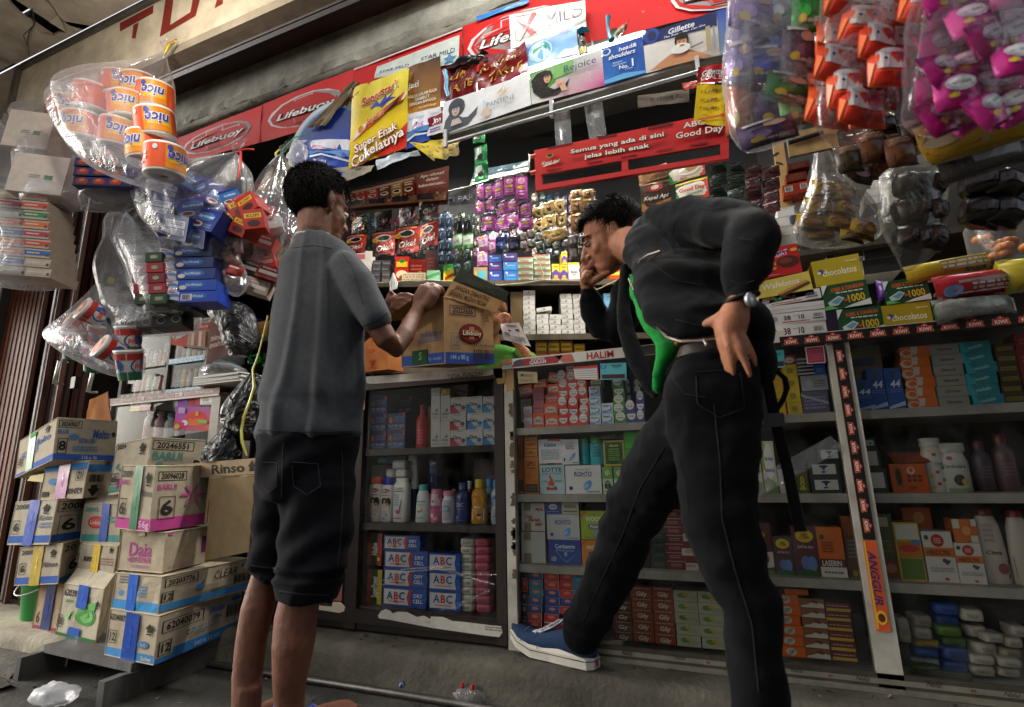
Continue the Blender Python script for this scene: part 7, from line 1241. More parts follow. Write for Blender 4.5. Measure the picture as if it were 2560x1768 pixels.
for k,(x,y,w,h,lab)in enumerate(((270,925,270,260,'upper'),(335,1215,330,270,'lower'))):cbox('Z1',x,y,w,h,.98,(0,.08,.12),'tissue_box',lab+' plain whitish box in the clear bag left of the toilet rolls','cbbfb4',[('r',.62,.36,.78,.48,'5a7a58'),('lines',.35,.38,.55,.48,2,'8a8a80')],d=.12,m='paper')
film_bag('clear plastic bag holding two whitish boxes','Z1',[(300,700,50),(240,735,150),(270,830,180),(300,1000,205),(330,1200,215),(360,1340,205),(300,1400,90)],.99,FILM,.04,.6,seed=2.2,tail=False,lump=.05)
for k in range(3):cbox('Z1',760+5*k,1270-62*k,360,58,1.03,(0,0,.1),'tea_carton',['lowest','middle','top'][k]+' navy carton with red fruit print in the bag under the toilet rolls','1f2560',[ellt(.15+.28*j,.5,.1,.4,'a8301c')for j in range(3)]+[('r',0,.0,1,.2,'141840')]+[ellt(.15+.28*j,.6,.05,.2,'c86a2a')for j in range(3)],d=.12)
film_bag('clear plastic bag around the navy cartons','Z1',[(640,1040,90),(700,1070,160),(740,1160,205),(760,1260,210),(730,1330,200),(660,1385,110),(560,1392,30)],1.04,FILM,.04,.6,seed=3.1,tail=False)
film_bag('milky white plastic bag cut by the left edge of the view','Z1',[(20,840,30),(0,900,110),(-30,1000,170),(-40,1120,190),(-30,1230,170),(-20,1290,90)],.97,WHITEF,.10,.6,seed=4.4)
rr=random.Random(21)
for i in range(3):
 for j in range(9):
  x=-10+165*i;y=1330+62*j
  c_=rr.choice(['b8402c','2f5a98','2f7a48','a82a48','c8622a','2a4a80','b0a898'])
  cbox('Z1',x+10*j*.35,y+i*14,158,58,.99,(0,.09,.06),'matchbox_carton','%s carton with a %s stripe in the %s row of the hanging paper bundle'%(NTH[j],dict(b8402c='vermilion').get(c_,{'2f5a98':'blue','2f7a48':'green','a82a48':'crimson','c8622a':'orange','2a4a80':'navy','b0a898':'beige'}.get(c_)),['left','middle','right'][i]),'a89a8a',[('r',0,.25,1,.8,c_),('lines',.1,.4,.6,.65,1,'d0c4b4'),('r',.85,.2,.95,.5,'4a4440')],d=.12,m='paper',group='small cartons in the hanging bundle')
film_bag('clear film wrapped round the bundle of striped cartons','Z1',[(60,1270,200),(100,1330,270),(140,1480,290),(180,1680,295),(200,1850,280),(190,1900,200)],1.0,FILM2,.02,.55,seed=5.2,tail=False,lump=.03)
tea=lambda:[ellt(.5,.62,.34,.2,'2f78c0'),('t','SariMelati',.5,.62,.12,'dfe6f0',{'w':.6,'i':.15}),ellt(.3,.22,.24,.14,'d8d4d4'),ellt(.3,.24,.15,.08,'8a2a1c'),('r',.0,.9,1,1,'3a3a9a'),('lines',.6,.1,.9,.3,2,'7a8ac0')]
blues=[(1100,1270,230,120,'24408c',.25),(1250,1230,190,120,'2f78b8',.5),(1380,1290,170,120,'2a3a80',-.2),(1120,1420,220,150,'1f3f8c',.32),(1300,1400,200,130,'3a4aa0',-.3),(1470,1370,150,130,'2c4a98',.4),(1230,1530,230,160,'1c3880',.3),(1420,1500,220,160,'20357c',.35),(1540,1330,120,100,'2f70b0',-.5),(1170,1570,160,110,'1a3070',.3),(1350,1600,200,120,'1e3a84',.25)]
for k,(x,y,w,h,c_,a)in enumerate(blues):
 cbox('Z1',x,y,w,h,1.12+.03*(k%3),(.2*(-1)**k,a,.3*(-1)**(k//2)),'tea_box','blue tea box, %s in the slanting pile of the clear bag'%(NTH+['last'])[k],c_,tea()if k%3 else[('r',.1,.2,.9,.8,'c9c8d8'),('r',.1,.45,.9,.5,c_),('bar',.6,.25,.85,.42,'2a2a4a'),('lines',.15,.6,.8,.75,2,'4a4a8a')],d=.075,group='blue tea boxes in the clear bag')
o=film_bag('large clear plastic bag of blue tea boxes hanging under the red banner','Z1',[(1560,1015,10),(1490,1070,110),(1380,1160,270),(1300,1280,370),(1280,1400,350),(1300,1530,300),(1330,1640,220),(1380,1720,90)],1.16,FILM2,.14,.55,seed=6.1)
b=MB();b.tube([(0,0,0),(.02,.02,.02),(.03,.05,.035)],.004,'c0302a',6);b.tube([(.005,0,0),(.03,.0,-.005),(.034,.0,-.06),(.028,0,-.11)],[.002,.004,.005,.003],'c8403a',6);obj('tie',b,'gloss',o)
for k,(x,y,a)in enumerate(((1600,1400,-.6),(1680,1380,-.5),(1560,1500,.6),(1640,1520,.5),(1700,1480,-.2))):cbox('Z1',x,y,130,130,1.2,(.1,a,.2*(-1)**k),'coffee_box','red coffee box, %s in the cluster beside the blue tea boxes'%NTH[k],['a8241c','b0281e','7a1c14','8a2018','a82a1e'][k],[('r',.1,.55,.9,.8,'d8b02a'),('t','KOPI',.5,.68,.16,'7a1a10',{'w':.6}),ellt(.5,.28,.3,.16,'3a1810')],d=.07,group='red coffee boxes')
for k,(x,y,c_)in enumerate(((1755,90,'b8302c'),(1800,170,'c9c0b8'),(1760,290,'b03028'),(1700,390,'a82a24'),(1690,470,'2a1c18'),(1760,430,'c83a30'),(1800,500,'8a2a20'),(1660,560,'5a2a20'),(1725,590,'a8948a'))):
 cbox('Z5',x,y,150,95,1.32+.02*(k%2),(0,.3*(-1)**k,.2),'coffee_box','%s box, %s in the silvery streaked bag'%(dict(c9c0b8='white',a8948a='grey').get(c_,{'2a1c18':'black','5a2a20':'brown'}.get(c_,'red')),NTH[k]),c_,[('r',.1,.3,.9,.55,'d8d0c8'),('lines',.2,.65,.8,.85,1,'d8c0b8')],d=.06,group='boxes in the silvery bag')
SILV=mat_film('streaked_film',(.93,.94,.96),.14,.5,10,.07,1.4)
o=film_bag('tall silvery plastic bag with streaked folds beside the first customer','Z2',[(878,1110,8),(868,1150,40),(850,1230,85),(830,1330,125),(805,1450,165),(775,1600,195),(750,1750,200),(700,1900,170),(650,2000,90)],1.33,SILV,.22,.6,seed=7.7,folds=17)
b=MB();b.tube([(0,0,0),(-.004,.01,.03),(.004,.05,.1),(.006,.12,.16)],.0025,'2f9a6a',6);b.tube([(-.02,0,-.03),(-.03,.0,.01),(-.045,.03,.05)],[.002,.004,.003],'c8c02a',6);obj('tie',b,'gloss',o)
crumple('tied_bag','pale crumpled plastic bag tied beside the round sign',PY('Z2',990,1190,1.5),.045,.03,.05,'d8d4cc',WHITEF,'plastic bag',11)
for i in range(2):
 for j in range(6 if i==0 else 5):
  cbox('Z5',800+98*j+8*i,765+85*i-9*j,96,84,1.18,(0,-.08,.1),'green_tea_box','dark green tea box with oval seal, %s in the bag\'s %s row'%(NTH[j],['upper','lower'][i]),'14241a',[ellt(.6,.5,.3,.3,'a09a90'),ellt(.6,.5,.24,.22,'4a2a24' if i==0 else '1f2a20'),('r',.2,.1,.8,.16,'3a4a3a')],d=.08,group='dark green tea boxes in the grey bag')
for k,(x,y,c_)in enumerate(((780,560,'3a4a30'),(860,590,'8a8a80'),(880,650,'1a2a20'),(780,650,'c9c5c0'))):cbox('Z5',x,y,110,95,1.22,(0,.05,.3),'tea_packet',['olive','grey','dark green','white'][k]+' box above the green tea boxes in the grey bag',c_,[ellt(.4,.5,.2,.25,['b8a02a','5a6a4a','a09a90','b0b0aa'][k])],d=.08)
film_bag('greyish clear plastic bag of dark green tea boxes','Z5',[(780,90,60),(790,150,95),(790,260,100),(770,380,130),(760,480,130),(860,620,190),(1000,720,290),(1040,800,290),(1030,870,250),(960,895,120)],1.2,FILM,.10,.5,seed=8.3,tail=False)
for i in range(5):
 for j in range(2):
  cbox('Z5',960+100*j+8*i,410+68*i,98,66,1.10,(0,-.1,.15),'herbal_box','%s box, %s row %s column in the clear bag by the gate'%(['green','red','dark red','crimson','green'][i],NTH[i],['left','right'][j]),['2a3a24','8a2028','701c24','8a2430','2c4028'][i],[('r',.3,.3,.8,.7,['5a6a4a','4a5a3a','4a4a34','a8605a','6a7a54'][i]),ellt(.5,.5,.2,.2,'8a8a70')],d=.08,group='red and green boxes in the clear bag')
for i in range(5):cbox('Z5',1155+12*i,390+68*i,120,62,1.14,(0,.15,.2),'sugar_box','white and blue box, %s in the clear bag beside the red boxes'%ordn(4-i,5),'c4c8d4',[('p',[(0,.2),(.6,.4),(1,.2),(1,.5),(.5,.7),(0,.5)],'5a80b8'),('r',.1,.7,.4,.9,'b86a6a')],d=.08,group='white and blue boxes in the clear bag')
film_bag('clear plastic bag of red and green boxes with a wide milky neck','Z5',[(930,20,70),(930,80,110),(900,170,120),(930,250,170),(1000,340,210),(1060,460,210),(1080,580,200),(1100,680,175),(1080,760,110),(950,740,50)],1.12,FILM,.12,.5,seed=9.4,tail=False)
for i in range(5):cbox('Z5',1330+9*i,375+74*i,240,72,1.16,(0,-.03,.05),'tea_box','long navy tea box, %s of the upright pile'%ordn(4-i,5),['16264c','182a58','1a3470','1c46a0','1e40a8'][i],[ellt(.42,.55,.32,.34,'2a5aa8'),('t','SariMelati',.42,.56,.26,'b0bcd4',{'w':.42}),ellt(.14,.3,.1,.2,'c0b4b0')]+([('r',.05,.15,.34,.75,'c8c8d0'),('bar',.08,.2,.3,.7,'2a2a3a')]if i==4 else[]),d=.09,group='upright pile of navy tea boxes')
for k,(x,y,w,h,c_,a)in enumerate(((1420,320,130,110,'8a3028',.3),(1490,270,90,80,'2a2224',-.3),(1440,420,120,110,'a8706a',.5),(1530,390,100,120,'b8908a',-.4),(1560,480,110,100,'9a3a34',.3),(1500,520,130,100,'b8a09a',.7),(1580,300,60,120,'c8b0b0',-.2))):pillow('Z5',x,y,w,h,1.22,(.1,a,.2),['brick red','black','pale red','pinkish','dark red','greyish pink','pale narrow'][k]+' noodle pack in the small clear bag',c_,[('r',.2,.3,.8,.6,shade(c_,1.5)),('lines',.2,.65,.8,.85,1,'d8d0c8')],'noodle_pack',bulge=.018,group='noodle packs in the small clear bag')
film_bag('small clear plastic bag of red noodle packs','Z5',[(1480,180,30),(1450,240,90),(1440,330,115),(1480,430,125),(1530,530,115),(1560,600,70),(1570,640,20)],1.23,FILM,.12,.6,seed=10.2,tail=False)
cups=[(645,770,-.5,'lid'),(550,850,-.5,'lid'),(500,965,.3,'side'),(665,905,.5,'side'),(765,1020,-.4,'lid'),(860,935,.1,'side'),(860,1100,.1,'side'),(640,1050,.4,'side')]
cr=76*PS_('Z5',550,900,1.12)[1]
def cupmesh():
 b=MB();h=cr*2.3;b.lathe([(cr*.74,0),(cr*.76,.004),(cr,h)],['d8d0c8','d8d0c8','e0dad2'],24);b.lathe([(cr*1.06,h),(cr*1.06,h+.006),(cr*.96,h+.007)],'d8d8d8',24)
 fm=lambda x,y,l:Vector(((cr*(.76+.24*y/h)+.0006+.0004*l)*math.sin(x/cr),-(cr*(.76+.24*y/h)+.0006+.0004*l)*math.cos(x/cr),y))
 for q in range(3):
  b.deco(lambda x,y,l:fm(x+q*2.09*cr,y,l),cr*2,h,[('r',0,.0,1,.3,'2f6a48'),('r',0,.72,1,.94,'b8342c'),ellt(.5,.5,.4,.26,'2f5aa0'),('t','pop',.45,.55,.2,'d84a3a',{'w':.4,'i':.2}),('t','mi',.6,.36,.16,'e0d8d0',{'w':.2})],nx=6)
 b.deco(lambda x,y,l:Vector((x-cr,y-cr,h+.0075+.0004*l)),2*cr,2*cr,[ellt(.5,.5,.44,.44,'c8a890'),ellt(.5,.5,.38,.38,'b8503a'),ellt(.4,.55,.2,.14,'d8806a'),ellt(.6,.4,.16,.12,'d8b05a'),ellt(.5,.3,.1,.08,'6a7aa0')])
 me=b.mesh('noodle_cup');setmat(me,'print');return me
cm=cupmesh()
for k,(x,y,a,kd)in enumerate(cups):
 c=PY('Z5',x,y,1.12+.04*(k%2));tilt_=1.15 if kd=='lid' else .25
 R3=Matrix.Rotation(a,4,'Y')@Matrix.Rotation(tilt_,4,'X')@Matrix.Rotation(.5*k,4,'Z')
 obj('noodle_cup',cm,None,loc=c-R3@Vector((0,0,cr*1.2)),rot=R3.to_euler(),label='instant noodle cup, %s, %s in the pointed clear bag'%('lid towards the viewer' if kd=='lid' else 'side towards the viewer',NTH[k]),cat='noodle cup',group='noodle cups in the pointed clear bag')
film_bag('clear plastic bag of noodle cups with a pointed corner','Z5',[(660,560,25),(650,620,60),(640,700,120),(610,800,190),(600,900,270),(680,1000,260),(760,1090,190),(830,1160,110),(850,1180,40)],1.14,FILM2,.08,.55,seed=11.3,tail=False)
b=MB();pts=[PY('Z5',x,y,1.13)for x,y in((320,950),(400,910),(480,900),(330,945))];o_=pts[0];b.add([p-o_ for p in pts]+[p-o_+Vector((0,.02,0))for p in pts],[(0,1,2,3),(7,6,5,4),(0,4,5,1),(1,5,6,2)],'e8e8ea',True);obj('bag_corner',b,WHITEF,loc=o_,label='twisted white corner of the noodle cup bag',cat='bag corner')
# ================================================================ goods on the right counter
CT=1.046
def cgoods(x0,yb,x1,yt,name,label,col,dec,zb=None,Yv=1.74,d=.09,ry=0,rz=0,m='print',n=1,side=None,sdec=None):
 a,c,t,bt=PY('B5',x0,yb,Yv),PY('B5',x1,yb,Yv),PY('B5',(x0+x1)/2,yt,Yv),PY('B5',(x0+x1)/2,yb,Yv)
 zb=bt.z if zb is None else zb;h=(t.z-zb)/n
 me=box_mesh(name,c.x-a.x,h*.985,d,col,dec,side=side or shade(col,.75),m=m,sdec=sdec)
 for i in range(n):
  o=obj(name,me,None,loc=((a.x+c.x)/2,Yv+d/2,zb+i*h),rot=(0,ry,rz));tag(o,label if n==1 else ordn(i,n)+' '+label,'box',None)
wc=[ellt(.10,.5,.06,.26,'a890b4'),('t','38',.32,.55,.40,'4a2a3a',{'w':.13}),('t','10',.56,.55,.40,'3a3438',{'w':.12}),('lines',.42,.6,.5,.7,1,'8a8488'),('r',.22,.10,.70,.18,'b0242c'),('r',.76,.22,.95,.3,'3a3840'),('bar',.78,.4,.94,.7,'5a5660')]
cgoods(178,1425,605,1325,'cigarette_carton','white carton with red underline, lowest on the glass counter beside the man','d8d4d2',wc,CT,rz=.05)
cgoods(182,1325,606,1245,'cigarette_carton','white carton with red underline, second from the glass counter','d6d2d0',wc,None,rz=.02)
cgoods(170,1243,590,1185,'cigarette_carton','plain white carton edge under the green-numbered carton','cfcbca',[('r',0,.4,1,.46,'b0acac')],None,rz=.0)
wg=[('e',.14,.5,.06,.26,'b8a0c0'),('t','59',.34,.55,.42,'3f9a60',{'w':.13})]+wc[2:]
cgoods(95,1183,570,1112,'cigarette_carton','white carton with a green number on top of the white pile','d8d4d2',wg,None,ry=-.06)
waf=[('t','Wafelatos',.45,.72,.24,'f0ead0',{'w':.7,'i':.2}),('p',[(.36,.30),(.95,.62),(.98,.48),(.42,.14)],'5a3414'),('p',[(.36,.34),(.92,.66),(.96,.58),(.40,.26)],'c08a4a'),('lines',.06,.1,.3,.25,2,'8a7a2a')]
cgoods(112,1160,520,985,'wafer_box','yellow wafer box with a printed wafer bar, leaning on the white pile','d8c45a',waf,None,ry=-.10,d=.06)
bis=[('t','BISKUAT',.40,.74,.18,'e0e0f0',{'w':.62,'r':.14,'i':.15}),('p',[(.08,.66),(.7,.80),(.7,.84),(.1,.72)],'3040a0'),('e',.68,.44,.30,.20,'4a1c10'),('e',.62,.48,.18,.10,'7a3420'),('t','Bolu',.22,.46,.14,'e0b42a',{'w':.28}),('e',.24,.28,.12,.06,'e0902a'),('e',.88,.80,.10,.06,'e8a83a'),('lines',.06,.04,.4,.08,1,'d89a90')]
cgoods(150,982,430,765,'biscuit_box','bright red biscuit box with a chocolate cake print behind the man\'s elbow','c01c1c',bis,None,ry=-.05,d=.07)
cho=[('t','chocolatos',.54,.48,.26,'e8e2c0',{'w':.72}),('e',.16,.54,.06,.10,'4a4a9a'),('e',.12,.5,.04,.06,'e0dcc0'),('t','Gandum',.82,.80,.08,'e8e0b0',{'w':.24,'i':.2})]
cgoods(520,1040,878,845,'wafer_roll_box','mustard yellow wafer roll box, upper one on the counter','b5a022',cho,None,ry=-.05,d=.08)
grn=[('t','SOBEK & TUKARKAN',.56,.80,.15,'d8602a',{'w':.72,'r':.05}),('lines',.3,.60,.9,.68,1,'d8dcd4'),('t','1000',.70,.36,.30,'d8b42a',{'w':.40,'r':.05}),('p',[(.08,.30),(.34,.52),(.46,.40),(.30,.14),(.12,.14)],'b8ccd0'),('p',[(.16,.3),(.34,.46),(.42,.38),(.28,.2)],'6a9aa8'),('p',[(0,0),(.3,.02),(.1,.16),(0,.14)],'6ab86a'),('p',[(.4,0),(1,0),(1,.24),(.6,.1)],'d8dcd4'),('p',[(0,.6),(.14,1),(0,1)],'d8dcd4'),('r',.44,.26,.54,.34,'c8402a')]
cgoods(588,1215,932,1030,'wafer_box','green voucher wafer box under the upper mustard box','1c4a28',grn,None,ry=-.05,d=.08)
cgoods(692,1388,1026,1212,'wafer_box','green voucher wafer box standing on the glass counter, left lower','1c4a28',grn,CT,ry=-.0,d=.08)
cgoods(1032,1176,1365,1002,'wafer_box','green voucher wafer box on the lower mustard box','1a4426',grn,None,ry=-.03,d=.08)
cgoods(1018,1352,1382,1180,'wafer_roll_box','mustard yellow wafer roll box, lower one on the glass counter','a8941c',cho,CT,d=.08)
pillow('B5',998,1095,70,170,1.76,(0,0,0),'violet foil end beside the upper green box','5a2a8a',[('lines',.3,.2,.7,.8,3,'8a5ab8')],'candy_pack',bulge=.02)
cgoods(612,1395,690,1225,'shade_box','dark violet box in the gap left of the lower green box','241430',[],CT,d=.06)
pillow('B5',1670,1050,590,200,1.72,(0,-.12,0),'red plastic-wrapped pack lying on the counter at the right','a02028',[('r',.18,.15,.95,.62,'c4b8b0'),('p',[(0,.6),(1,.7),(1,.9),(0,.8)],'c8343c'),('e',.12,.3,.08,.2,'5a7aa8'),('lines',.3,.2,.9,.5,2,'a89a94')],'bread_pack',bulge=.04)
pillow('B5',1670,1225,600,190,1.70,(0,-.08,0),'green and silver plastic-wrapped pack under the red one','8a8a84',[('p',[(0,.2),(.3,.3),(.26,.9),(0,.8)],'3f9a2c'),('p',[(.3,.1),(.6,.4),(.9,.2),(.9,.7),(.5,.8)],'b0aca4'),('r',0,0,1,.12,'4a4030')],'bread_pack',bulge=.04,m='foil')
pillow('B5',1480,935,640,150,1.78,(0,-.16,0),'long yellow snack pack lying behind the red wrapped pack','a8901c',[('r',.3,.3,.9,.8,'7a6a3a'),('lines',.3,.35,.9,.75,2,'c8c0a0'),('t','Snack',.7,.2,.2,'2a2a4a',{'w':.3})],'snack_pack',bulge=.04)
pillow('B5',2010,980,300,260,1.74,(0,-.1,0),'yellow and black snack pack at the right edge of the counter','9a8a1c',[('e',.6,.5,.3,.3,'2a2620')],'snack_pack',bulge=.05)
b=MB()
for k in range(14):
 a=RND.random()*6.28;rr_=RND.random()*.06;b.lathe([(.001,0),(.016,.004),(.018,.014),(.012,.022),(.001,.026)],['b86a14','c87a1c','a85a10'][k%3],8,M=Matrix.Translation((rr_*math.cos(a),rr_*math.sin(a)*.6,.018*(k//4))))
p=PY('B5',1900,850,1.85);obj('candy_heap',b,'gloss',loc=(p.x,p.y,p.z),label='heap of amber candies shining at the right edge',cat='candies',kind='stuff')
b=MB();b.lathe([(.075,-.03),(.08,0),(.08,.10),(.07,.115)],'e8e0d0',24,cap=False);obj('candy_jar',b,FILMD,loc=(p.x,p.y,p.z),label='clear candy jar around the amber candies',cat='jar')
b=MB();b.box(-.12,-.04,0,.4,.2,.012,'3a3028');b.box(-.1,.0,-.17,-.08,.02,0,'3a3028');b.box(.36,.0,-.17,.38,.02,0,'3a3028');obj('counter_rack',b,'wood',loc=(p.x,p.y,p.z-.045),label='dark rack raising the candy jar above the counter',cat='rack')
def bgoods(z,x0,yb,x1,yt,Yv,name,label,col,dec,n,d=.12,jit=.012):
 a,c,t,bt=PY(z,x0,yb,Yv),PY(z,x1,yb,Yv),PY(z,(x0+x1)/2,yt,Yv),PY(z,(x0+x1)/2,yb,Yv);h=(t.z-bt.z)/n
 me=box_mesh(name,c.x-a.x,h*.97,d,col,dec,side='b8b4b0')
 for i in range(n):tag(obj(name,me,None,loc=((a.x+c.x)/2+jit*math.sin(i*2.3),Yv+d/2,bt.z+i*h),rot=(0,0,.04*math.sin(i*3))),ordn(i,n)+' '+label,'box',label)
wb_=[('r',.92,.1,.98,.9,'3a78b8'),('r',0,.94,1,1,'b8b4b0')]
bgoods('B5',258,760,395,480,2.15,'white_carton','bright white carton, front pile behind the red biscuit box','dcdad6',wb_,4)
bgoods('B5',345,740,475,372,2.28,'white_carton','bright white carton, rear pile behind the yellow packs','dcdad6',wb_,5)
bgoods('B5',190,770,262,545,2.10,'red_carton','red and white carton, narrow pile at the man\'s elbow','b8302c',[('lines',.1,.2,.9,.8,2,'e0d0cc')],3)
bgoods('B5',890,460,1010,345,2.3,'white_carton','bright white carton, short pile beyond the dim bag','d8d8d8',wb_,2)
bgoods('B5',1000,470,1140,215,2.4,'white_carton','bright white carton, tall pile beyond the dim bag','dcdad6',wb_,4)
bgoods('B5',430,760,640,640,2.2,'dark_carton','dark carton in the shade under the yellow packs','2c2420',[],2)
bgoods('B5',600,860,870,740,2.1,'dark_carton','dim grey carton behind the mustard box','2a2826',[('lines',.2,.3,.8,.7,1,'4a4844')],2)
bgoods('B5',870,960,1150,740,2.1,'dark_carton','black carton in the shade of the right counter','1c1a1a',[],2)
b=MB();b.box(-.9,0,-.02,1.2,.5,0,'3a3128');b.box(-.9,.46,-.9,1.2,.5,-.021,'3a3128');p=PY('B5',600,765,2.08);obj('back_table',b,'wood',loc=(.75,2.06,p.z-.012),label='dark table inside carrying the white carton piles',cat='table')
yn=[('r',.0,.74,1,1,'c8a01c'),ellt(.3,.8,.2,.08,'8a2a1c'),ellt(.5,.38,.4,.24,'7a4a20'),ellt(.5,.42,.28,.14,'b8823a'),('r',.0,0,1,.1,'4a3a18')]
for k,(x,y,w,h,a)in enumerate(((570,360,170,150,.1),(720,400,180,160,.3),(540,480,200,150,-.05),(740,500,170,140,.35),(480,600,210,150,.12),(680,600,210,150,.2),(860,650,190,150,.3),(560,690,200,100,.1),(780,700,180,90,.2))):
 pillow('B5',x,y,w,h,1.40+.02*(k%2),(0,a,.1),'yellow noodle pack, %s in the hanging clear bag'%NTH[k],'a88a1c',yn,'noodle_pack',bulge=.016,group='yellow noodle packs in the hanging bag')
film_bag('clear plastic bag of yellow noodle packs with a white twisted neck','B5',[(570,30,8),(570,90,50),(590,180,85),(610,270,115),(650,380,190),(670,500,260),(670,620,310),(680,710,300),(690,750,200)],1.41,FILMD,.16,.5,seed=12.6)
for k in range(10):
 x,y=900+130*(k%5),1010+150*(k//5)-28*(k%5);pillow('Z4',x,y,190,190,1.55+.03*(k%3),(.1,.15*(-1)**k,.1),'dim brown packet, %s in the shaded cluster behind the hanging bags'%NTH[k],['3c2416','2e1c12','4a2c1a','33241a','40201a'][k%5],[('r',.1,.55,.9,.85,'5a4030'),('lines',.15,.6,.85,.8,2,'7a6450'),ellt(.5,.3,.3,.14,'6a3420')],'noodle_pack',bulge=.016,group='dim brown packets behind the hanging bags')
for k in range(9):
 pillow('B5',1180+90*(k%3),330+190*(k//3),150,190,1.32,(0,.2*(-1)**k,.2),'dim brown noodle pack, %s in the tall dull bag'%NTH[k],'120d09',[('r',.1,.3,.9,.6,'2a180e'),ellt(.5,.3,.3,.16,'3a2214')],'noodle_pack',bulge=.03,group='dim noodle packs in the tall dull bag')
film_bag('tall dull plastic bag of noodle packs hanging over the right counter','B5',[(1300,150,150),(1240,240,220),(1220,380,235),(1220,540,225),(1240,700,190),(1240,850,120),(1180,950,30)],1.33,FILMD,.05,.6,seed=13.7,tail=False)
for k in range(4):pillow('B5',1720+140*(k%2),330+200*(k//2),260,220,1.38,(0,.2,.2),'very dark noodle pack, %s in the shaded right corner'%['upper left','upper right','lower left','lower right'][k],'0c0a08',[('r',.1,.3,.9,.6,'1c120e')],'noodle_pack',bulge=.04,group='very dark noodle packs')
for k,(x,y,w,h)in enumerate(((1120,980,200,230),(1300,1010,200,220),(1400,880,180,160),(1180,830,190,150),(960,1060,170,200))):
 pillow('Z4',x,y,w,h,1.22,(0,-.12,0),'brown noodle pack, %s in the dim row under the hanging bags'%NTH[k],['5a3a28','5f3c28','2c2018','241c18','3a3226'][k],[('r',.05,.62,.95,.9,'6a5040'),('p',[(.1,.1),(.9,.3),(.9,.45),(.1,.28)],'2c140c'),('lines',.1,.66,.9,.84,2,'8a7260')],'noodle_pack',bulge=.02,group='brown noodle packs under the hanging bags')
pillow('Z4',1790,880,760,300,1.10,(0,-.27,0),'large yellow pack with dark blue block letters under the pink bag','b08c1c',[('t','BIG',.70,.52,.62,'1f1c3c',{'w':.52}),('p',[(0,.3),(.3,.45),(.34,.12),(.06,.1)],'6a4a34'),('e',.1,.5,.1,.25,'8a7a5a'),('r',.36,.1,.42,.9,'24305a'),('p',[(.0,0),(1,0),(1,.16),(0,.06)],'5a5854')],'snack_pack',bulge=.05)
pillow('Z4',1850,1060,640,200,1.14,(0,-.27,0),'dull grey pack lying under the large yellow pack','3c3a38',[('r',.1,.3,.9,.6,'4a4846')],'snack_pack',bulge=.03)
p=PY('Z4',640,880,1.25);b=MB();a_,c_=PY('Z4',560,950,1.25),PY('Z4',790,880,1.25);b.tube([a_-p,c_-p],.006,'2a2420',6);b.box(.0,.01,-.03,.10,.02,.03,'a88c5c',Matrix.Translation(a_-p));obj('cross_rail',b,'wood',loc=p,label='dark rail with a pale wooden block behind the mixed snack bag',cat='rail')
mix=[(330,80,260,260,'8a6ab0',.2,'lilac'),(500,60,200,240,'b8b4c4',-.2,'silver white'),(620,110,180,300,'3f9a3c',-.1,'leaf green'),(690,60,160,280,'2f8a30',.1,'bright green'),(300,280,240,260,'a898c8',.2,'pale violet'),(480,260,260,260,'4a54b0',-.25,'royal blue'),(630,330,200,260,'5a4a58',.1,'smoky violet'),(430,430,280,220,'2a2f98',.15,'deep blue'),(600,460,220,200,'20244c',-.2,'navy'),(240,420,140,260,'8a78b8',.05,'violet white'),(230,680,140,440,'d0602c',.08,'orange and white'),(310,680,130,420,'b02448',-.08,'crimson and white'),(560,600,260,180,'2f6a34',.2,'green leaf'),(620,720,180,200,'3a7a3c',-.1,'grass green'),(480,740,240,260,'4a3460',.2,'purple'),(420,880,300,140,'5a4a68',-.2,'dull purple')]
for k,(x,y,w,h,c_,a,nm)in enumerate(mix):
 dec=[('r',.3,0,.5,1,'d8d0cc'),('r',.7,0,.82,1,'d8d0cc')]if 'and white' in nm else[('p',[(.1,.2),(.9,.4),(.8,.7),(.2,.6)],shade(c_,1.7)),ellt(.6,.7,.2,.12,'c8a088'),ellt(.35,.35,.16,.14,shade(c_,2.4)),('lines',.2,.1,.8,.2,1,'d8d4d0')]
 pillow('Z4',x,y,w*1.25,h*1.2,.98+.025*(k%3),(.1,a,.15*(-1)**k),nm+' snack pack in the mixed snack bag',c_,dec+[('r',.08,.82,.6,.94,'d8d4d0'),('bar',.62,.06,.9,.22,'c8c4c0'),ellt(.25,.2,.12,.08,'d8b84a')],'snack_pack',bulge=.014,m='foil' if k%2 else 'gloss',group='snack packs in the mixed bag')
film_bag('clear plastic bag of mixed bright snack packs hanging at the front','Z4',[(470,-420,80),(470,-280,230),(470,-60,300),(460,150,310),(455,330,310),(440,520,310),(430,700,280),(420,850,240),(380,950,150),(310,1010,30)],1.0,FILM2,.05,.55,seed=14.2,tail=False)
ORB=mat_film('red_film',(.94,.84,.8),.07,.12,10,.1)
op=lambda:[('r',.0,.9,1,1,'b82c14'),('p',[(0,.0),(.3,.0),(.1,.5),(0,.6)],'e0703a'),('r',.15,.35,.85,.9,'d0c8c4'),ellt(.35,.6,.05,.04,'2a3a8a'),ellt(.65,.62,.05,.04,'2a3a8a'),('lines',.25,.7,.75,.85,1,'a8a4b0'),('bar',.6,.08,.9,.25,'5a4a4a'),('r',.1,.05,.5,.25,'c02a14')]
for j in range(6):
 for i in range(4):
  x=1180-52*j+(i-1.5)*(165-12*j)+25*((i+j)%2);y=10+140*j+20*(i%2)
  pillow('Z4',x,y,285-12*j,280,.94+.035*((i+2*j)%3),(.08,.17+.1*math.sin(i*5+j*3),.12*(-1)**i),'orange diaper pack, %s row, %s from left, in the tapering bag'%(NTH[j],NTH[i]),['dc4a20','d03c18','e0562a'][(i+j)%3],op(),'diaper_pack',bulge=.014,group='orange packs in the tapering bag')
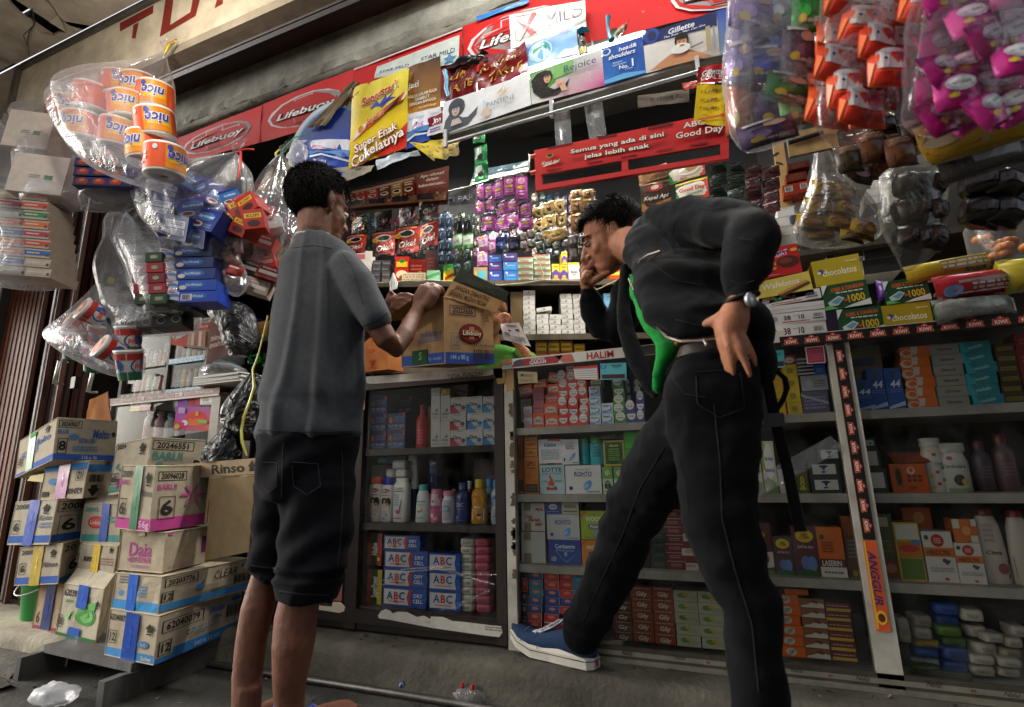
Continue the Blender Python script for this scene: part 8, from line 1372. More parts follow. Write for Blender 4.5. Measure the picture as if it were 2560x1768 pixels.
film_bag('tapering clear plastic bag of orange diaper packs','Z4',[(1150,-420,120),(1150,-250,300),(1140,-50,340),(1110,150,330),(1070,350,310),(1040,520,285),(1000,700,255),(960,840,190),(930,940,100)],.98,ORB,.05,.6,seed=15.9,tail=False)
pk=lambda:[('p',[(0,.1),(.5,.3),(1,.05),(1,.3),(.5,.5),(0,.35)],'d86ab0'),('p',[(0,.75),(.4,.9),(1,.8),(1,1),(0,1)],'8a1a60'),ellt(.5,.6,.34,.2,'c8c0c8'),ellt(.5,.6,.26,.12,'d8d4d8'),('lines',.3,.55,.7,.66,1,'7a9a7a'),ellt(.3,.3,.12,.07,'c8a83a'),('bar',.6,.1,.85,.26,'d0c8cc'),ellt(.75,.85,.12,.06,'b02070')]
for j in range(6):
 for i in range(4):
  x=1560-12*j+165*i+50*(j%2);y=10+155*j-24*i
  pillow('Z4',x,y,275,265,.88+.035*((i+2*j)%3),(.12*(-1)**j,-.25+.3*math.sin(i*7+j*2),.2*(-1)**i),'magenta pack, %s row, %s from left, in the big pink bag'%(NTH[j],NTH[i]),['b82a7c','a82070','9c1c66','c03c88'][(i+2*j)%4],pk()[(i+j)%2:],'sanitary_pack',bulge=.012,m='foil' if(i+j)%2 else 'gloss',group='magenta packs in the big pink bag')
PKB=mat_film('pink_film',(.94,.84,.9),.05,.10,9,.1)
film_bag('big pink plastic bag filled with magenta packs at the upper right','Z4',[(1900,-500,120),(1900,-300,360),(1880,-50,440),(1850,150,460),(1820,350,450),(1780,550,420),(1700,720,350),(1600,830,210),(1530,880,80)],.93,PKB,.05,.6,seed=16.5,tail=False)
for k,(x,nm)in enumerate(((470,'mixed snack'),(1150,'orange'),(1900,'pink'))):
 p=PY('Z4',x,-440,.97);b=MB();b.tube([(0,0,0),(0,.02,2.4-p.z)],.003,'c0b8a8',6);obj('string',b,'plastic',loc=p,label='string holding up the %s bag, above the view'%nm,cat='string')
# ================================================================ left showcase contents, black bag and papers
z1,z2,z3_=1.10,1.262,.0
lb=['b8452c','d8c8a0','c9d0c4','c86a4a','8aa0b8','d8b85a','c8a0a0','6a8a5a','e0dcd4','b85a5a']
for i,(xa,xb,yb,yt,zz,lab)in enumerate(((1150,1370,1080,960,z2,'upper right'),(1110,1340,1240,1110,z1,'lower right'),(950,1125,1090,990,z2,'upper left'),(880,1100,1290,1150,z1,'lower left'))):
 for k in range(6):
  x0=xa+(xb-xa)*k/6;bottle('Z5',x0+2,yb,x0+(xb-xa)/6-2,yt+(k*37%20),zz,'%s lotion bottle, %s in the %s bay of the counter showcase'%(['red-brown','cream','pale green','coral','grey-blue','amber','rose','olive','white','brick'][(k+3*i)%10],NTH[k],lab),lb[(k+3*i)%10],['d8d4cc','b84a2c','d8c03a'][(k+i)%3],[('r',.15,.2,.85,.6,shade(lb[(k+3*i)%10],1.3)),('lines',.2,.3,.8,.5,2,'6a5a4a')],['round','tap','flat'][k%3],off=.10,group='lotion bottles in the counter showcase')
ovq=[(1150,965),(1240,960),(1400,985),(1395,812),(1152,850)]
sheet('Z5',[(1140,965),(1385,995),(1398,812),(1150,850)],1.74,'cocoa_poster','red cocoa drink card with an orange burst on the showcase','poster','a03a24',[('r',.4,.0,1,.72,'8a7a6a'),('p',[(.0,.05),(.42,.0),(.44,.85),(.02,.9)],'b8301c'),ellt(.2,.5,.18,.34,'d86a1c')]+outl('Ovaltine',.2,.5,.2,'f0e8dc','2a3a6a',{'w':.36,'r':.75},.01)+[('t','minum ovaltine yuk',.72,.86,.1,'e0b8a0',{'w':.5})]+[('r',.46+.1*k,.08,.54+.1*k,.66,['b8907a','c8b8a0','a85a4a','d0c0b0','b86a50'][k])for k in range(5)],seed=41,amp=.002,m='banner')
sheet('Z5',[(1372,1090),(1612,998),(1622,800),(1398,812)],1.735,'cocoa_placard','dark red panel with pale slogan beside the cocoa card','panel',('5a2418','4a2018','551f16','64261a'),[('t','minum',.28,.60,.15,'c8b4a8',{'w':.42}),('t','ovaltine yuk!',.48,.42,.15,'c8b4a8',{'w':.86})],seed=42,amp=.004,m='banner')
for k in range(5):cgo=PY('Z5',1655,895-22*k,2.0);me_=box_mesh('blue_box',.07,.022,.06,'2a3f98',[('r',.1,.2,.9,.7,'6a80c8'),('lines',.2,.3,.8,.6,1,'c8d0e8')]);tag(obj('blue_box',me_,None,loc=(cgo.x,2.03,PY('Z5',1655,915,2.0).z+.0225*k)),ordn(k,5)+' small blue box on the dim rack beside the kraft box','box','small blue boxes on the dim rack')
p=PY('Z5',1730,912,2.0);obj('kraft_box',box_mesh('kraft_box',.10,.085,.1,'9a6a34',[('o',.3,.2,.7,.8,.003,'5a3c1c'),('r',.3,.48,.7,.52,'5a3c1c')],m='card'),None,loc=(p.x,2.05,p.z),label='kraft box with a window mark on the dim rack',cat='box')
p=PY('Z5',1700,912,1.98);b=MB();b.box(-.12,.0,-.03,.2,.2,-.002,'4a4038');b.box(-.1,-.002,-.028,-.01,-.0005,-.006,'b0b4b8');obj('rack_shelf',b,'wood',loc=p,label='dim shelf board with a pale strip under the blue boxes',cat='shelf')
for i in range(4):bottle('Z5',930+70*i,1560,990+70*i,1390+14*i,.86,'%s bottle behind the side cabinet glass, %s from the gate'%(['white and red','pink','white','grey-green'][i],NTH[i]),['c9c4bc','c89aa0','c4c8c4','4a5450'][i],['b8402c','c8b0b0','6a8a7a','2a3030'][i],[('r',.15,.2,.85,.6,['b85a4a','d8b0b4','a8b0a8','8a8a84'][i])],'round',off=.12)
sheet('Z5',[(1155,1530),(1392,1535),(1400,1380),(1172,1372)],1.757,'soap_poster','bright pink and orange advert behind the side cabinet glass','poster',('d84a98','e8642a','c86ab0','9a4ac0'),[ellt(.62,.55,.3,.28,'e83a3a'),('r',.4,.2,.85,.5,'e8782a'),ellt(.3,.3,.1,.12,'f0f0f0'),('r',.0,.1,.3,.34,'e02a6a'),ellt(.1,.14,.08,.12,'d8c02a'),('r',.6,.62,.7,.8,'f0a02a'),('r',.1,.7,.3,.95,'c8a8d8'),('r',.7,.3,.95,.44,'8ac85a')],seed=43,amp=.001,m='banner')
sheet('Z5',[(1180,1372),(1330,1370),(1330,1310),(1185,1320)],1.757,'soap_poster','purple and red advert strip above the pink advert','poster',('8a4ab0','c83a3a','d84a3a','7a3aa8'),[ellt(.6,.5,.2,.4,'b02a2a'),('r',.3,.2,.44,.9,'4a6ac8')],seed=44,amp=.001,m='banner')
sheet('Z5',[(1330,1362),(1410,1360),(1412,1298),(1332,1300)],1.755,'notice_card','small white card with a dark bar on the side cabinet','card','d0ccc8',[('r',.2,.35,.7,.65,'7a2a34'),('lines',.1,.1,.9,.25,1,'8a8a88')],amp=0)
sheet('Z5',[(865,1408),(1000,1400),(1002,1336),(868,1345)],1.755,'notice_card','red, white and yellow price card on the side cabinet','card','d8d4d0',[('r',0,0,.48,.4,'d8b83a'),('r',.5,0,1,.45,'b82a34'),('r',.18,.55,.46,.85,'3a2024'),('r',.62,.6,.94,.95,'4a2028'),ellt(.08,.7,.05,.12,'8a4a8a'),ellt(.56,.75,.04,.12,'b83a3a')],amp=0)
r=root('newspaper_stack',PY('Z5',1310,1245,1.72),'stack of folded white papers on the side cabinet top','paper stack')
for k in range(7):b=MB();b.box(.0,-.02-.002*(k%2),.006*k+.004,.30-.004*(k%3),.2,.006*k+.0092,'d8d5cf' if k%2==0 else 'b4b0aa',Matrix.Rotation(.02*math.sin(k*2),4,'Z'));obj('sheet',b,'paper',r)
film_bag('clear wrinkled plastic cover over the paper stack','Z5',[(1480,1090,60),(1480,1110,120),(1490,1140,150),(1500,1170,140)],1.78,FILM2,.06,.7,tail=False,seed=17.1)
m_=mat('plastic')
BAGK=bpy.data.materials.new('black_bag');BAGK.use_nodes=True;nb=BAGK.node_tree;pb=nb.nodes['Principled BSDF'];pb.inputs['Base Color'].default_value=(.008,.008,.009,1);pb.inputs['Roughness'].default_value=.28
nt_=nb.nodes.new('ShaderNodeTexNoise');nt_.inputs['Scale'].default_value=9;nt_.inputs['Detail'].default_value=7;nt_.inputs['Distortion'].default_value=2.0;tc_=nb.nodes.new('ShaderNodeTexCoord');nb.links.new(tc_.outputs['Object'],nt_.inputs['Vector']);bp_=nb.nodes.new('ShaderNodeBump');bp_.inputs['Distance'].default_value=.05;nb.links.new(nt_.outputs['Fac'],bp_.inputs['Height']);nb.links.new(bp_.outputs[0],pb.inputs['Normal'])
film_bag('black plastic sack hanging beside the first customer with a yellow string','Z5',[(1690,1150,20),(1680,1200,60),(1660,1290,110),(1630,1390,140),(1620,1480,135),(1640,1560,100),(1660,1600,40)],1.55,BAGK,.10,.8,seed=18.3,n=40)
film_bag('black plastic sack resting on the carton stack','Z6',[(1190,140,20),(1180,180,50),(1160,240,85),(1150,290,100),(1150,320,90)],1.5,BAGK,.10,.8,seed=19.2,n=36)
film_bag('black plastic sack in the dark under the silvery bag','Z5',[(1500,700,140),(1540,760,150),(1580,850,130),(1600,960,110),(1590,1040,60)],1.62,BAGK,.06,.7,seed=20.2,n=36,tail=False)
b=MB();pts=[PY('Z5',x,y,1.50)for x,y in((1780,770),(1755,880),(1720,1020),(1680,1130),(1690,1240),(1660,1340),(1620,1440),(1605,1530),(1608,1610),(1640,1700))];o_=pts[0]
wd=[.004,.004,.004,.005,.007,.008,.010,.008,.009,.005];b.loft([(p-o_,(w_,0,0),(0,.0018,0))for p,w_ in zip(pts,wd)],'c2b41c',10);obj('yellow_string',b,'gloss',loc=o_,label='twisted yellow plastic string hanging beside the boy\'s back',cat='string')
b=MB()
for k in range(60):
 a=Vector((RND.uniform(-.06,.06),RND.uniform(-.02,.02),RND.uniform(-.02,.03)));d_=Vector((RND.uniform(-.02,.02),RND.uniform(-.02,0),RND.uniform(-.02,.02)));b.add([a,a+d_,a+d_*.5+Vector((.006,.003,.004))],[(0,1,2)],'1f9a48')
obj('foil_tinsel',b,'foil',loc=PY('Z5',1700,1075,1.66),label='shreds of green foil glinting on the black sack',cat='tinsel',kind='stuff')
# ================================================================ people
def remesh(b,voxel,smooth=4,disp=None,colf=None,name='body'):
 ''
 me=bpy.data.meshes.new('shape');me.from_pydata(b.v,[],b.f);o=bpy.data.objects.new('shape',me);COL.objects.link(o)
 m=o.modifiers.new('r','REMESH');m.mode='VOXEL';m.voxel_size=voxel;m.use_smooth_shade=True
 s=o.modifiers.new('s','SMOOTH');s.factor=.5;s.iterations=smooth
 dg=bpy.context.evaluated_depsgraph_get();r=bpy.data.meshes.new_from_object(o.evaluated_get(dg));bpy.data.objects.remove(o);bpy.data.meshes.remove(me)
 r.name=name;n=len(r.vertices);co=np.empty(n*3);r.vertices.foreach_get('co',co);co=co.reshape(-1,3)
 if disp:
  no=np.empty(n*3);r.vertices.foreach_get('normal',no);no=no.reshape(-1,3)
  k=np.array([disp(Vector(c))for c in co]);co=co+no*k[:,None];r.vertices.foreach_set('co',co.ravel())
 ca=r.color_attributes.new('Col','FLOAT_COLOR','POINT')
 cs=np.array([(*colf(Vector(c)),1.0)for c in co],dtype=np.float32);ca.data.foreach_set('color',cs.ravel())
 r.polygons.foreach_set('use_smooth',[True]*len(r.polygons));r.update();return r
def edges(z,rows,dep,col,b,n=20,sq=.1):
 ''
 R_=[]
 for(xl,yl,xr,yr,Yv,*d)in rows:
  c,s_=PS_(z,(xl+xr)/2,(yl+yr)/2,Yv);w=math.hypot(xr-xl,yr-yl)/2*s_
  ang=math.atan2(-(yr-yl),xr-xl);a=CRT*math.cos(ang)+Vector((0,0,1))*math.sin(ang)
  R_.append((c,a*w,CFW*w*(d[0]if d else dep)))
 b.loft(R_,col,n,True,True,sq=sq);return R_
def chain(z,pts,col,b,n=12):
 ''
 P,R_=[],[]
 for x,y,Yv,r in pts:
  p,s_=PS_(z,x,y,Yv);P.append(p);R_.append(r*s_)
 b.tube(P,R_,col,n);
 for p,r in((P[0],R_[0]),(P[-1],R_[-1])):ball(b,p,(r,r,r),col)
 return P
def ball(b,c,r,col,M=None,n=14,m=9):
 M=M or Matrix.Identity(3);V=[]
 for i in range(1,m):
  t=math.pi*i/m
  for j in range(n):f=2*math.pi*j/n;V.append(Vector(c)+M@Vector((r[0]*math.sin(t)*math.cos(f),r[1]*math.sin(t)*math.sin(f),-r[2]*math.cos(t))))
 V+=[Vector(c)+M@Vector((0,0,-r[2])),Vector(c)+M@Vector((0,0,r[2]))];k=len(V)
 F_=[(i*n+j,i*n+(j+1)%n,(i+1)*n+(j+1)%n,(i+1)*n+j)for i in range(m-2)for j in range(n)]
 F_+=[(k-2,(j+1)%n,j)for j in range(n)]+[(k-1,(m-2)*n+j,(m-2)*n+(j+1)%n)for j in range(n)]
 b.add(V,F_,col,True)
def head(b,c,fwd,up,s,col):
 ''
 y=fwd.normalized();x=y.cross(up).normalized();z=x.cross(y);M=Matrix((x,y,z)).transposed()
 P=lambda a,q,r:c+M@Vector((a,q,r))*s
 for cc,rr_ in(((0,-.012,.035),(.075,.096,.083)),((0,.030,-.028),(.063,.062,.088)),((0,.044,-.085),(.044,.045,.034)),((0,.074,-.104),(.02,.016,.016)),((0,.072,.022),(.05,.022,.014)),((0,.090,-.058),(.022,.012,.0085)),((0,.088,-.073),(.02,.012,.009)),((.04,.058,-.03),(.022,.02,.022)),((-.04,.058,-.03),(.022,.02,.022)),((.017,.094,-.038),(.010,.010,.009)),((-.017,.094,-.038),(.010,.010,.009))):
  ball(b,P(*cc),Vector(rr_)*s,col,M)
 b.tube([P(0,.082,.018),P(0,.100,-.012),P(0,.113,-.034),P(0,.098,-.043)],[.009*s,.010*s,.013*s,.010*s],col,10)
 for e in(-1,1):
  Me=M@Matrix.Rotation(.35*e,3,'Z');ball(b,P(.076*e,-.010,.002),Vector((.009,.019,.031))*s,col,Me);ball(b,P(.073*e,-.004,-.03),Vector((.008,.010,.012))*s,col,Me)
 return M,P
def hair(P,M,s,parent,mask,spike=.012,n=3600,col=('0c0a09','14110f','1b1714'),seed=1,rad=(.083,.104,.093),lift=lambda d:1.0):
 b=MB();N_,K=36,22;V=[];ok={}
 rr_=random.Random(seed)
 def pt(d,k=1.0):q=lift(d);return(0+d.x*rad[0]*k*q,-.012+d.y*rad[1]*k*q,.036+d.z*rad[2]*k*q)
 for i in range(K+1):
  for j in range(N_):
   t,f=math.pi*i/K,2*math.pi*j/N_;d=Vector((math.sin(t)*math.cos(f),math.sin(t)*math.sin(f),math.cos(t)))
   V.append(P(*pt(d,1+.035*mnoise.noise(d*5+Vector((seed,0,0)))+.02*mnoise.noise(d*13))));ok[len(V)-1]=mask(d)
 F_=[f for i in range(K)for j in range(N_)for f in[(i*N_+j,(i+1)*N_+j,(i+1)*N_+(j+1)%N_,i*N_+(j+1)%N_)]if sum(ok[q]for q in f)>=3]
 b.add(V,F_,col[0],True)
 while n>0:
  d=Vector((rr_.gauss(0,1),rr_.gauss(0,1),rr_.gauss(0,1))).normalized();n-=1
  if not mask(d):continue
  a=Vector(P(*pt(d,.98)));e=Vector(P(*pt((d+Vector((rr_.uniform(-.25,.25),rr_.uniform(-.1,.3),rr_.uniform(-.45,.15)))).normalized(),1.0+rr_.uniform(.3,1)*spike/.09)))
  t=(e-a).orthogonal().normalized()*.0016*s;b.add([a-t,a+t,e],[(0,1,2)],rr_.choice(col),True)
 return obj('hair',b,'hair',parent)
def skinc(base,P0=None,lips=None,tips=()):
 c0=Vector(lin(base));red=Vector((c0.x*1.12,c0.y*.86,c0.z*.8))
 def f(v):
  k=.5+.5*mnoise.noise(v*22);c=c0.lerp(red,.45*k)
  if lips and(v-lips).length<.021:c=c.lerp(Vector((c0.x*.75,c0.y*.48,c0.z*.5)),.7)
  return tuple(c)
 return f
def cloth(col,var=.12):
 c0=lin(col);return lambda v:tuple(min(1,q*(1+var*mnoise.noise(v*9)+var*.15*mnoise.noise(v*120)))for q in c0)
def folds(amp,sx=13,sz=3.5,fine=.35):
 def f(v):
  r=1-abs(mnoise.noise(Vector((v.x*sx,v.y*sx,v.z*sz))))*2
  return amp*(r*.6+mnoise.noise(Vector((v.x*sx*.6+7,v.y*sx*.6,v.z*sz*1.6)))+fine*mnoise.noise(v*45))
 return f
def fingers(b,z,lst,col):
 for pts in lst:chain(z,pts,col,b,10)
UP=Vector((0,0,1))
from mathutils.bvhtree import BVHTree
def seamline(o,z,pts,rad,col,nm='seam',m='cloth',sub=7):
 '';t=BVHTree.FromPolygons([v.co for v in o.data.vertices],[p.vertices for p in o.data.polygons]);out=[];c=Vector((0,0,CAMH))
 for(x0,y0),(x1,y1)in zip(pts,pts[1:]):
  for k in range(sub):
   d=Vector(_ray(z,x0+(x1-x0)*k/sub,y0+(y1-y0)*k/sub)).normalized();h=t.ray_cast(c,d)
   if h[0]is not None:out.append(h[0]-d*rad*.25)
 if len(out)>2:b=MB();b.tube(out,rad,col,6);return obj(nm,b,m,o)
SK1='704a38'
b=MB()
hc,hs=PS_('Z7',636,350,1.22)
M1,P1=head(b,hc,CRT*.55+CFW*.83+UP*-.08,UP+CRT*.05,1.0,SK1)
chain('Z7',[(612,430,1.20,108),(602,520,1.195,104),(598,640,1.2,84)],SK1,b,16)
edges('Z7',[(470,720,840,720,1.2),(420,900,900,900,1.2),(370,1300,880,1300,1.2)],.5,SK1,b)
chain('Z7',[(850,790,1.20,95),(960,1030,1.21,82),(1075,1215,1.24,74),(1125,1265,1.27,66),(1190,1180,1.31,62),(1250,1060,1.37,48),(1285,1000,1.395,44)],SK1,b,14)
chain('Z7',[(1280,1010,1.40,46),(1300,950,1.41,60),(1325,905,1.415,58)],SK1,b,14);chain('Z7',[(1330,990,1.40,40),(1362,930,1.41,46),(1385,895,1.42,38)],SK1,b,12)
fingers(b,'Z7',[[(1285,915,1.41,27),(1300,868,1.41,25),(1338,878,1.43,21),(1356,902,1.44,17)],[(1318,900,1.415,27),(1338,858,1.415,25),(1374,868,1.435,21),(1390,896,1.445,17)],[(1352,895,1.42,26),(1372,858,1.42,24),(1404,870,1.44,21),(1416,900,1.45,17)],[(1382,900,1.425,22),(1404,870,1.43,21),(1428,882,1.445,18),(1434,908,1.45,15)],[(1290,980,1.39,26),(1330,1005,1.40,23),(1366,985,1.42,18)]],SK1)
chain('Z7',[(480,800,1.30,90),(700,1100,1.42,72),(900,1190,1.47,60),(1020,1090,1.49,48),(1075,1010,1.49,42)],SK1,b,12)
chain('Z7',[(1070,1015,1.49,44),(1105,975,1.49,52),(1140,962,1.49,40)],SK1,b,12)
fingers(b,'Z7',[[(1120,950,1.49,24),(1165,925,1.49,21),(1210,922,1.49,19),(1240,930,1.48,15)],[(1125,968,1.48,24),(1170,952,1.48,21),(1205,955,1.48,18),(1226,966,1.47,15)],[(1120,988,1.475,23),(1160,985,1.475,20),(1190,988,1.47,16)],[(1112,1005,1.47,21),(1145,1012,1.47,18),(1170,1018,1.465,14)],[(1095,960,1.49,24),(1090,925,1.49,20),(1105,905,1.48,16)]],SK1)
edges('B1',[(240,300,580,300,1.2),(240,560,540,560,1.2)],.5,SK1,b)
edges('B1',[(215,540,340,560,1.20),(180,760,268,760,1.19),(156,960,256,990,1.18),(104,1130,246,1130,1.175,.95),(78,1290,212,1290,1.17,1),(62,1450,190,1450,1.165,1),(60,1560,180,1560,1.16,1),(62,1650,176,1650,1.16,1.1),(64,1700,180,1700,1.16,1.2)],.9,SK1,b)
edges('B1',[(380,540,520,560,1.21),(350,760,500,760,1.20),(300,1000,470,1000,1.19),(256,1180,444,1180,1.185,.9),(246,1300,432,1300,1.18,.95),(246,1450,400,1450,1.18,1),(254,1560,382,1560,1.185,1),(258,1620,378,1620,1.19,1.1),(260,1670,378,1670,1.19,1.2)],.9,SK1,b)
def foot(z,x,y,Yv,ang):
 p,s_=PS_(z,x,y,Yv);d=Vector((math.sin(ang),math.cos(ang),0));q=Vector((p.x,p.y,.045))
 b.loft([(q-d*.045,d.cross(UP)*.02,UP*.016),(q-d*.03,d.cross(UP)*.032,UP*.028),(q+d*.03,d.cross(UP)*.036,UP*.034),(q+d*.10,d.cross(UP)*.045,UP*.020),(q+d*.155,d.cross(UP)*.044,UP*.013),(q+d*.185,d.cross(UP)*.03,UP*.009)],SK1,16)
 for k in range(5):
  t=q+d*(.175-.008*k)+d.cross(UP)*(.034-.017*k)*(1 if ang>0 else-1);ball(b,t,(.010-.0008*k,.018,.009),SK1)
 b.tube([q+UP*.01,Vector((p.x,p.y,.14))],[.036,.034],SK1,12);return q,d
f1=foot('B1',120,1640,1.16,-.15);f2=foot('B1',322,1640,1.19,.3)
boy_me=remesh(b,.0052,3,lambda v:.0006*mnoise.noise(v*60),skinc(SK1,None,P1(0,.095,-.066)),'person')
setmat(boy_me,'skin')
boy=obj('person',boy_me,None,label='boy in a grey t-shirt and dark shorts seen from behind, holding an open carton',cat='person')
hair(P1,M1,1.0,boy,lambda d:(d.z>-.05+.55*max(0,d.y)and d.y<.86-.15*d.z)or(d.y<-.12 and d.z>-.97),.016,5200,seed=3,rad=(.082,.103,.096),lift=lambda d:1+.10*max(0,d.z)*max(0,.4+d.y))
for e in(-1,1):
 b=MB();ball(b,Vector(P1(.031*e,.080,.0)),(.012,.012,.009),'d8d0c8',M1);ball(b,Vector(P1(.031*e,.090,-.0005)),(.006,.004,.006),'1c120c',M1);obj('eye',b,'gloss',boy)
b=MB()
edges('Z7',[(500,542,690,535,1.185,.9),(470,595,780,585,1.19,.7),(418,680,880,672,1.195,.58),(388,760,925,760,1.2,.52),(366,900,935,900,1.2,.52),(345,1080,930,1080,1.2,.54),(325,1280,918,1280,1.2,.56),(290,1480,912,1480,1.2,.60),(262,1590,908,1590,1.2,.62)],.55,'5d605f',b,28)
edges('B1',[(196,200,645,200,1.2),(182,280,644,280,1.2),(172,340,640,340,1.2),(172,352,640,352,1.2)],.62,'5d605f',b,28)
chain('Z7',[(800,740,1.195,105),(880,850,1.20,118),(955,985,1.21,112),(1000,1065,1.213,104)],'5d605f',b,18)
chain('Z7',[(480,760,1.24,100),(560,880,1.36,105),(640,980,1.42,95)],'5d605f',b,16)
BC=PS_('B1',420,100,1.2)[0]
def shirt_d(v):
 t=math.atan2(v.y-BC.y,v.x-BC.x);h=max(0,min(1,(1.42-v.z)/.5));arm=1 if v.y<BC.y+.13 and v.x<BC.x+.19 else .25
 w=t*6.5+.9*math.sin(v.z*5+t)+1.1*mnoise.noise(Vector((t*1.2,v.z*2.2,3)));k=max(0,math.sin(w))**2
 dg=math.sin((v.z*.9+v.x*.8)*34+2*mnoise.noise(v*5));bl=max(0,1-abs(v.z-.88)/.16)
 return arm*(.011*k*(.3+.7*h)+.006*bl*dg)+.005*mnoise.noise(Vector((v.x*7,v.y*7,v.z*5)))+.0035*dg*(1-h)
SHIRT='484a4d'
sm_=remesh(b,.0075,5,shirt_d,cloth(SHIRT),'t_shirt');setmat(sm_,'cloth');ts=obj('t_shirt',sm_,None,boy)
seamline(ts,'B1',[(176,322),(300,330),(450,332),(640,326)],.0016,'2e3033');seamline(ts,'Z7',[(925,1118),(1000,1090),(1085,1030)],.0016,'2e3033');seamline(ts,'Z7',[(780,640),(850,740),(885,860),(925,1000)],.0013,'37393c');seamline(ts,'Z7',[(450,620),(600,600),(740,625)],.0012,'37393c')
b=MB();p,s_=PS_('Z7',596,540,1.185);pts=[p+CRT*(98*s_*math.cos(t))+CFW*(84*s_*math.sin(t))+UP*(.004+.012*math.sin(t))for t in[2*math.pi*k/28 for k in range(29)]];b.tube(pts,.0055,'a8a8a4',8);obj('collar',b,'cloth',boy)
b=MB()
edges('B1',[(190,345,632,345,1.2),(178,430,622,430,1.2),(168,560,606,560,1.2),(190,640,596,640,1.2)],.62,'1c1d22',b,28)
edges('B1',[(168,560,400,580,1.195,.8),(158,700,330,720,1.19,.8),(146,850,296,870,1.185,.8),(134,955,284,990,1.18,.85),(138,975,280,1010,1.18,.85)],.8,'1c1d22',b,24)
edges('B1',[(270,560,606,580,1.205,.7),(286,700,598,720,1.20,.72),(276,850,580,870,1.195,.75),(268,1000,560,1010,1.19,.78),(272,1080,540,1100,1.188,.8),(276,1095,536,1118,1.188,.8)],.75,'1c1d22',b,24)
sh=remesh(b,.0075,4,lambda v:folds(.011,9,4,.12)(v)+.004*math.sin((v.z-v.x)*50+3*mnoise.noise(v*6))+(.008*math.sin(v.z*190)*max(0,1-abs(v.z-.42)/.03)if v.z<.46 else 0),cloth('0e0f13',.25),'shorts');setmat(sh,'denim');so_=obj('shorts',sh,None,boy)
seamline(so_,'B1',[(292,380),(288,470),(286,560),(282,640)],.0016,'2c2d33',m='denim')
for Q_ in([(330,470),(450,478),(462,580),(400,622),(338,580),(330,470)],[(196,470),(262,474),(262,580),(226,612),(190,575)]):seamline(so_,'B1',Q_,.0014,'303138','pocket','denim')
seamline(so_,'B1',[(272,1062),(380,1080),(520,1082)],.0024,'24252b','cuff','denim');seamline(so_,'B1',[(140,945),(200,955),(276,960)],.0024,'24252b','cuff','denim');seamline(so_,'B1',[(560,420),(566,600),(556,800),(530,1040)],.0014,'2c2d33',m='denim')
b=MB();p0,p1,p2=(PY('B1',x,y,1.075)for x,y in((455,478),(590,470),(470,630)))
for k,(q,d)in enumerate((f1,f2)):
 b=MB();sdv=d.cross(UP);O=[(-.055,.018),(-.03,.036),(.03,.034),(.10,.048),(.165,.047),(.20,.028),(.205,0),(.20,-.028),(.165,-.047),(.10,-.048),(.03,-.034),(-.03,-.036),(-.055,-.018)]
 lo=[Vector((q.x,q.y,.003))+d*a+sdv*w for a,w in O];hi=[p+UP*.018 for p in lo];n=len(O)
 b.add(lo+hi,[tuple(range(n))[::-1],tuple(range(n,2*n))]+[(i,(i+1)%n,n+(i+1)%n,n+i)for i in range(n)],'2440b0')
 for e in(-1,1):b.tube([q+d*.13+UP*-.02,q+d*.08+sdv*.028*e+UP*.022,q+d*.03+sdv*.044*e-UP*.02],.005,'2a4fc8',6)
 obj('flip_flop',b,'plastic',boy)
SK2='98664a'
b=MB()
hc2,_=PS_('B4',474,520,1.50)
M2,P2=head(b,hc2,CRT*-.93+CFW*.22+UP*-.30,UP*.95+CRT*-.26,.90,SK2)
chain('B4',[(520,560,1.50,100),(585,560,1.46,118),(680,600,1.42,130)],SK2,b,16)
edges('B4',[(640,480,860,420,1.40),(680,650,1150,600,1.28),(860,1080,1260,1050,1.16),(900,1220,1300,1200,1.14)],.7,SK2,b)
chain('B4',[(860,430,1.26,80),(1200,400,1.16,75),(1400,420,1.11,70),(1380,680,1.07,62),(1330,880,1.045,52),(1318,930,1.04,50)],SK2,b,14)
chain('B4',[(1318,925,1.04,58),(1290,990,1.035,76),(1262,1070,1.03,92),(1245,1140,1.03,84)],SK2,b,16);chain('B4',[(1345,960,1.04,50),(1330,1060,1.035,64),(1305,1150,1.035,60)],SK2,b,14)
fingers(b,'B4',[[(1190,1110,1.03,38),(1206,1215,1.025,32),(1228,1315,1.03,27),(1244,1396,1.035,20)],[(1232,1130,1.02,40),(1252,1235,1.012,33),(1272,1335,1.02,28),(1286,1420,1.03,20)],[(1282,1145,1.02,38),(1326,1250,1.012,32),(1366,1345,1.02,27),(1398,1434,1.03,19)],[(1322,1140,1.03,34),(1378,1228,1.025,28),(1414,1300,1.03,24),(1434,1366,1.035,17)],[(1262,1010,1.03,50),(1205,1050,1.025,46),(1150,1072,1.03,38),(1100,1090,1.035,27)]],SK2)
chain('B4',[(560,1010,1.52,40),(470,1140,1.58,36),(400,1080,1.56,36),(340,960,1.53,36),(318,870,1.52,40)],SK2,b,12)
chain('B4',[(318,870,1.52,42),(312,810,1.515,52),(322,760,1.51,48)],SK2,b,12)
fingers(b,'B4',[[(300,770,1.50,26),(278,728,1.50,24),(292,700,1.50,22),(326,690,1.50,18)],[(305,780,1.485,26),(284,748,1.48,24),(300,722,1.48,22),(334,716,1.48,18)],[(310,800,1.475,25),(292,772,1.47,23),(312,752,1.47,21),(340,748,1.47,17)],[(300,815,1.47,22),(282,792,1.465,20),(300,776,1.465,18),(324,774,1.465,15)],[(335,815,1.48,28),(385,790,1.475,25),(430,768,1.48,21),(462,752,1.485,16)]],SK2)
man_me=remesh(b,.0042,3,lambda v:.0005*mnoise.noise(v*60),skinc(SK2,None,P2(0,.095,-.066)),'person');setmat(man_me,'skin')
man=obj('person',man_me,None,label='man in a black jacket and green shirt leaning on the counter, hand on his hip',cat='person')
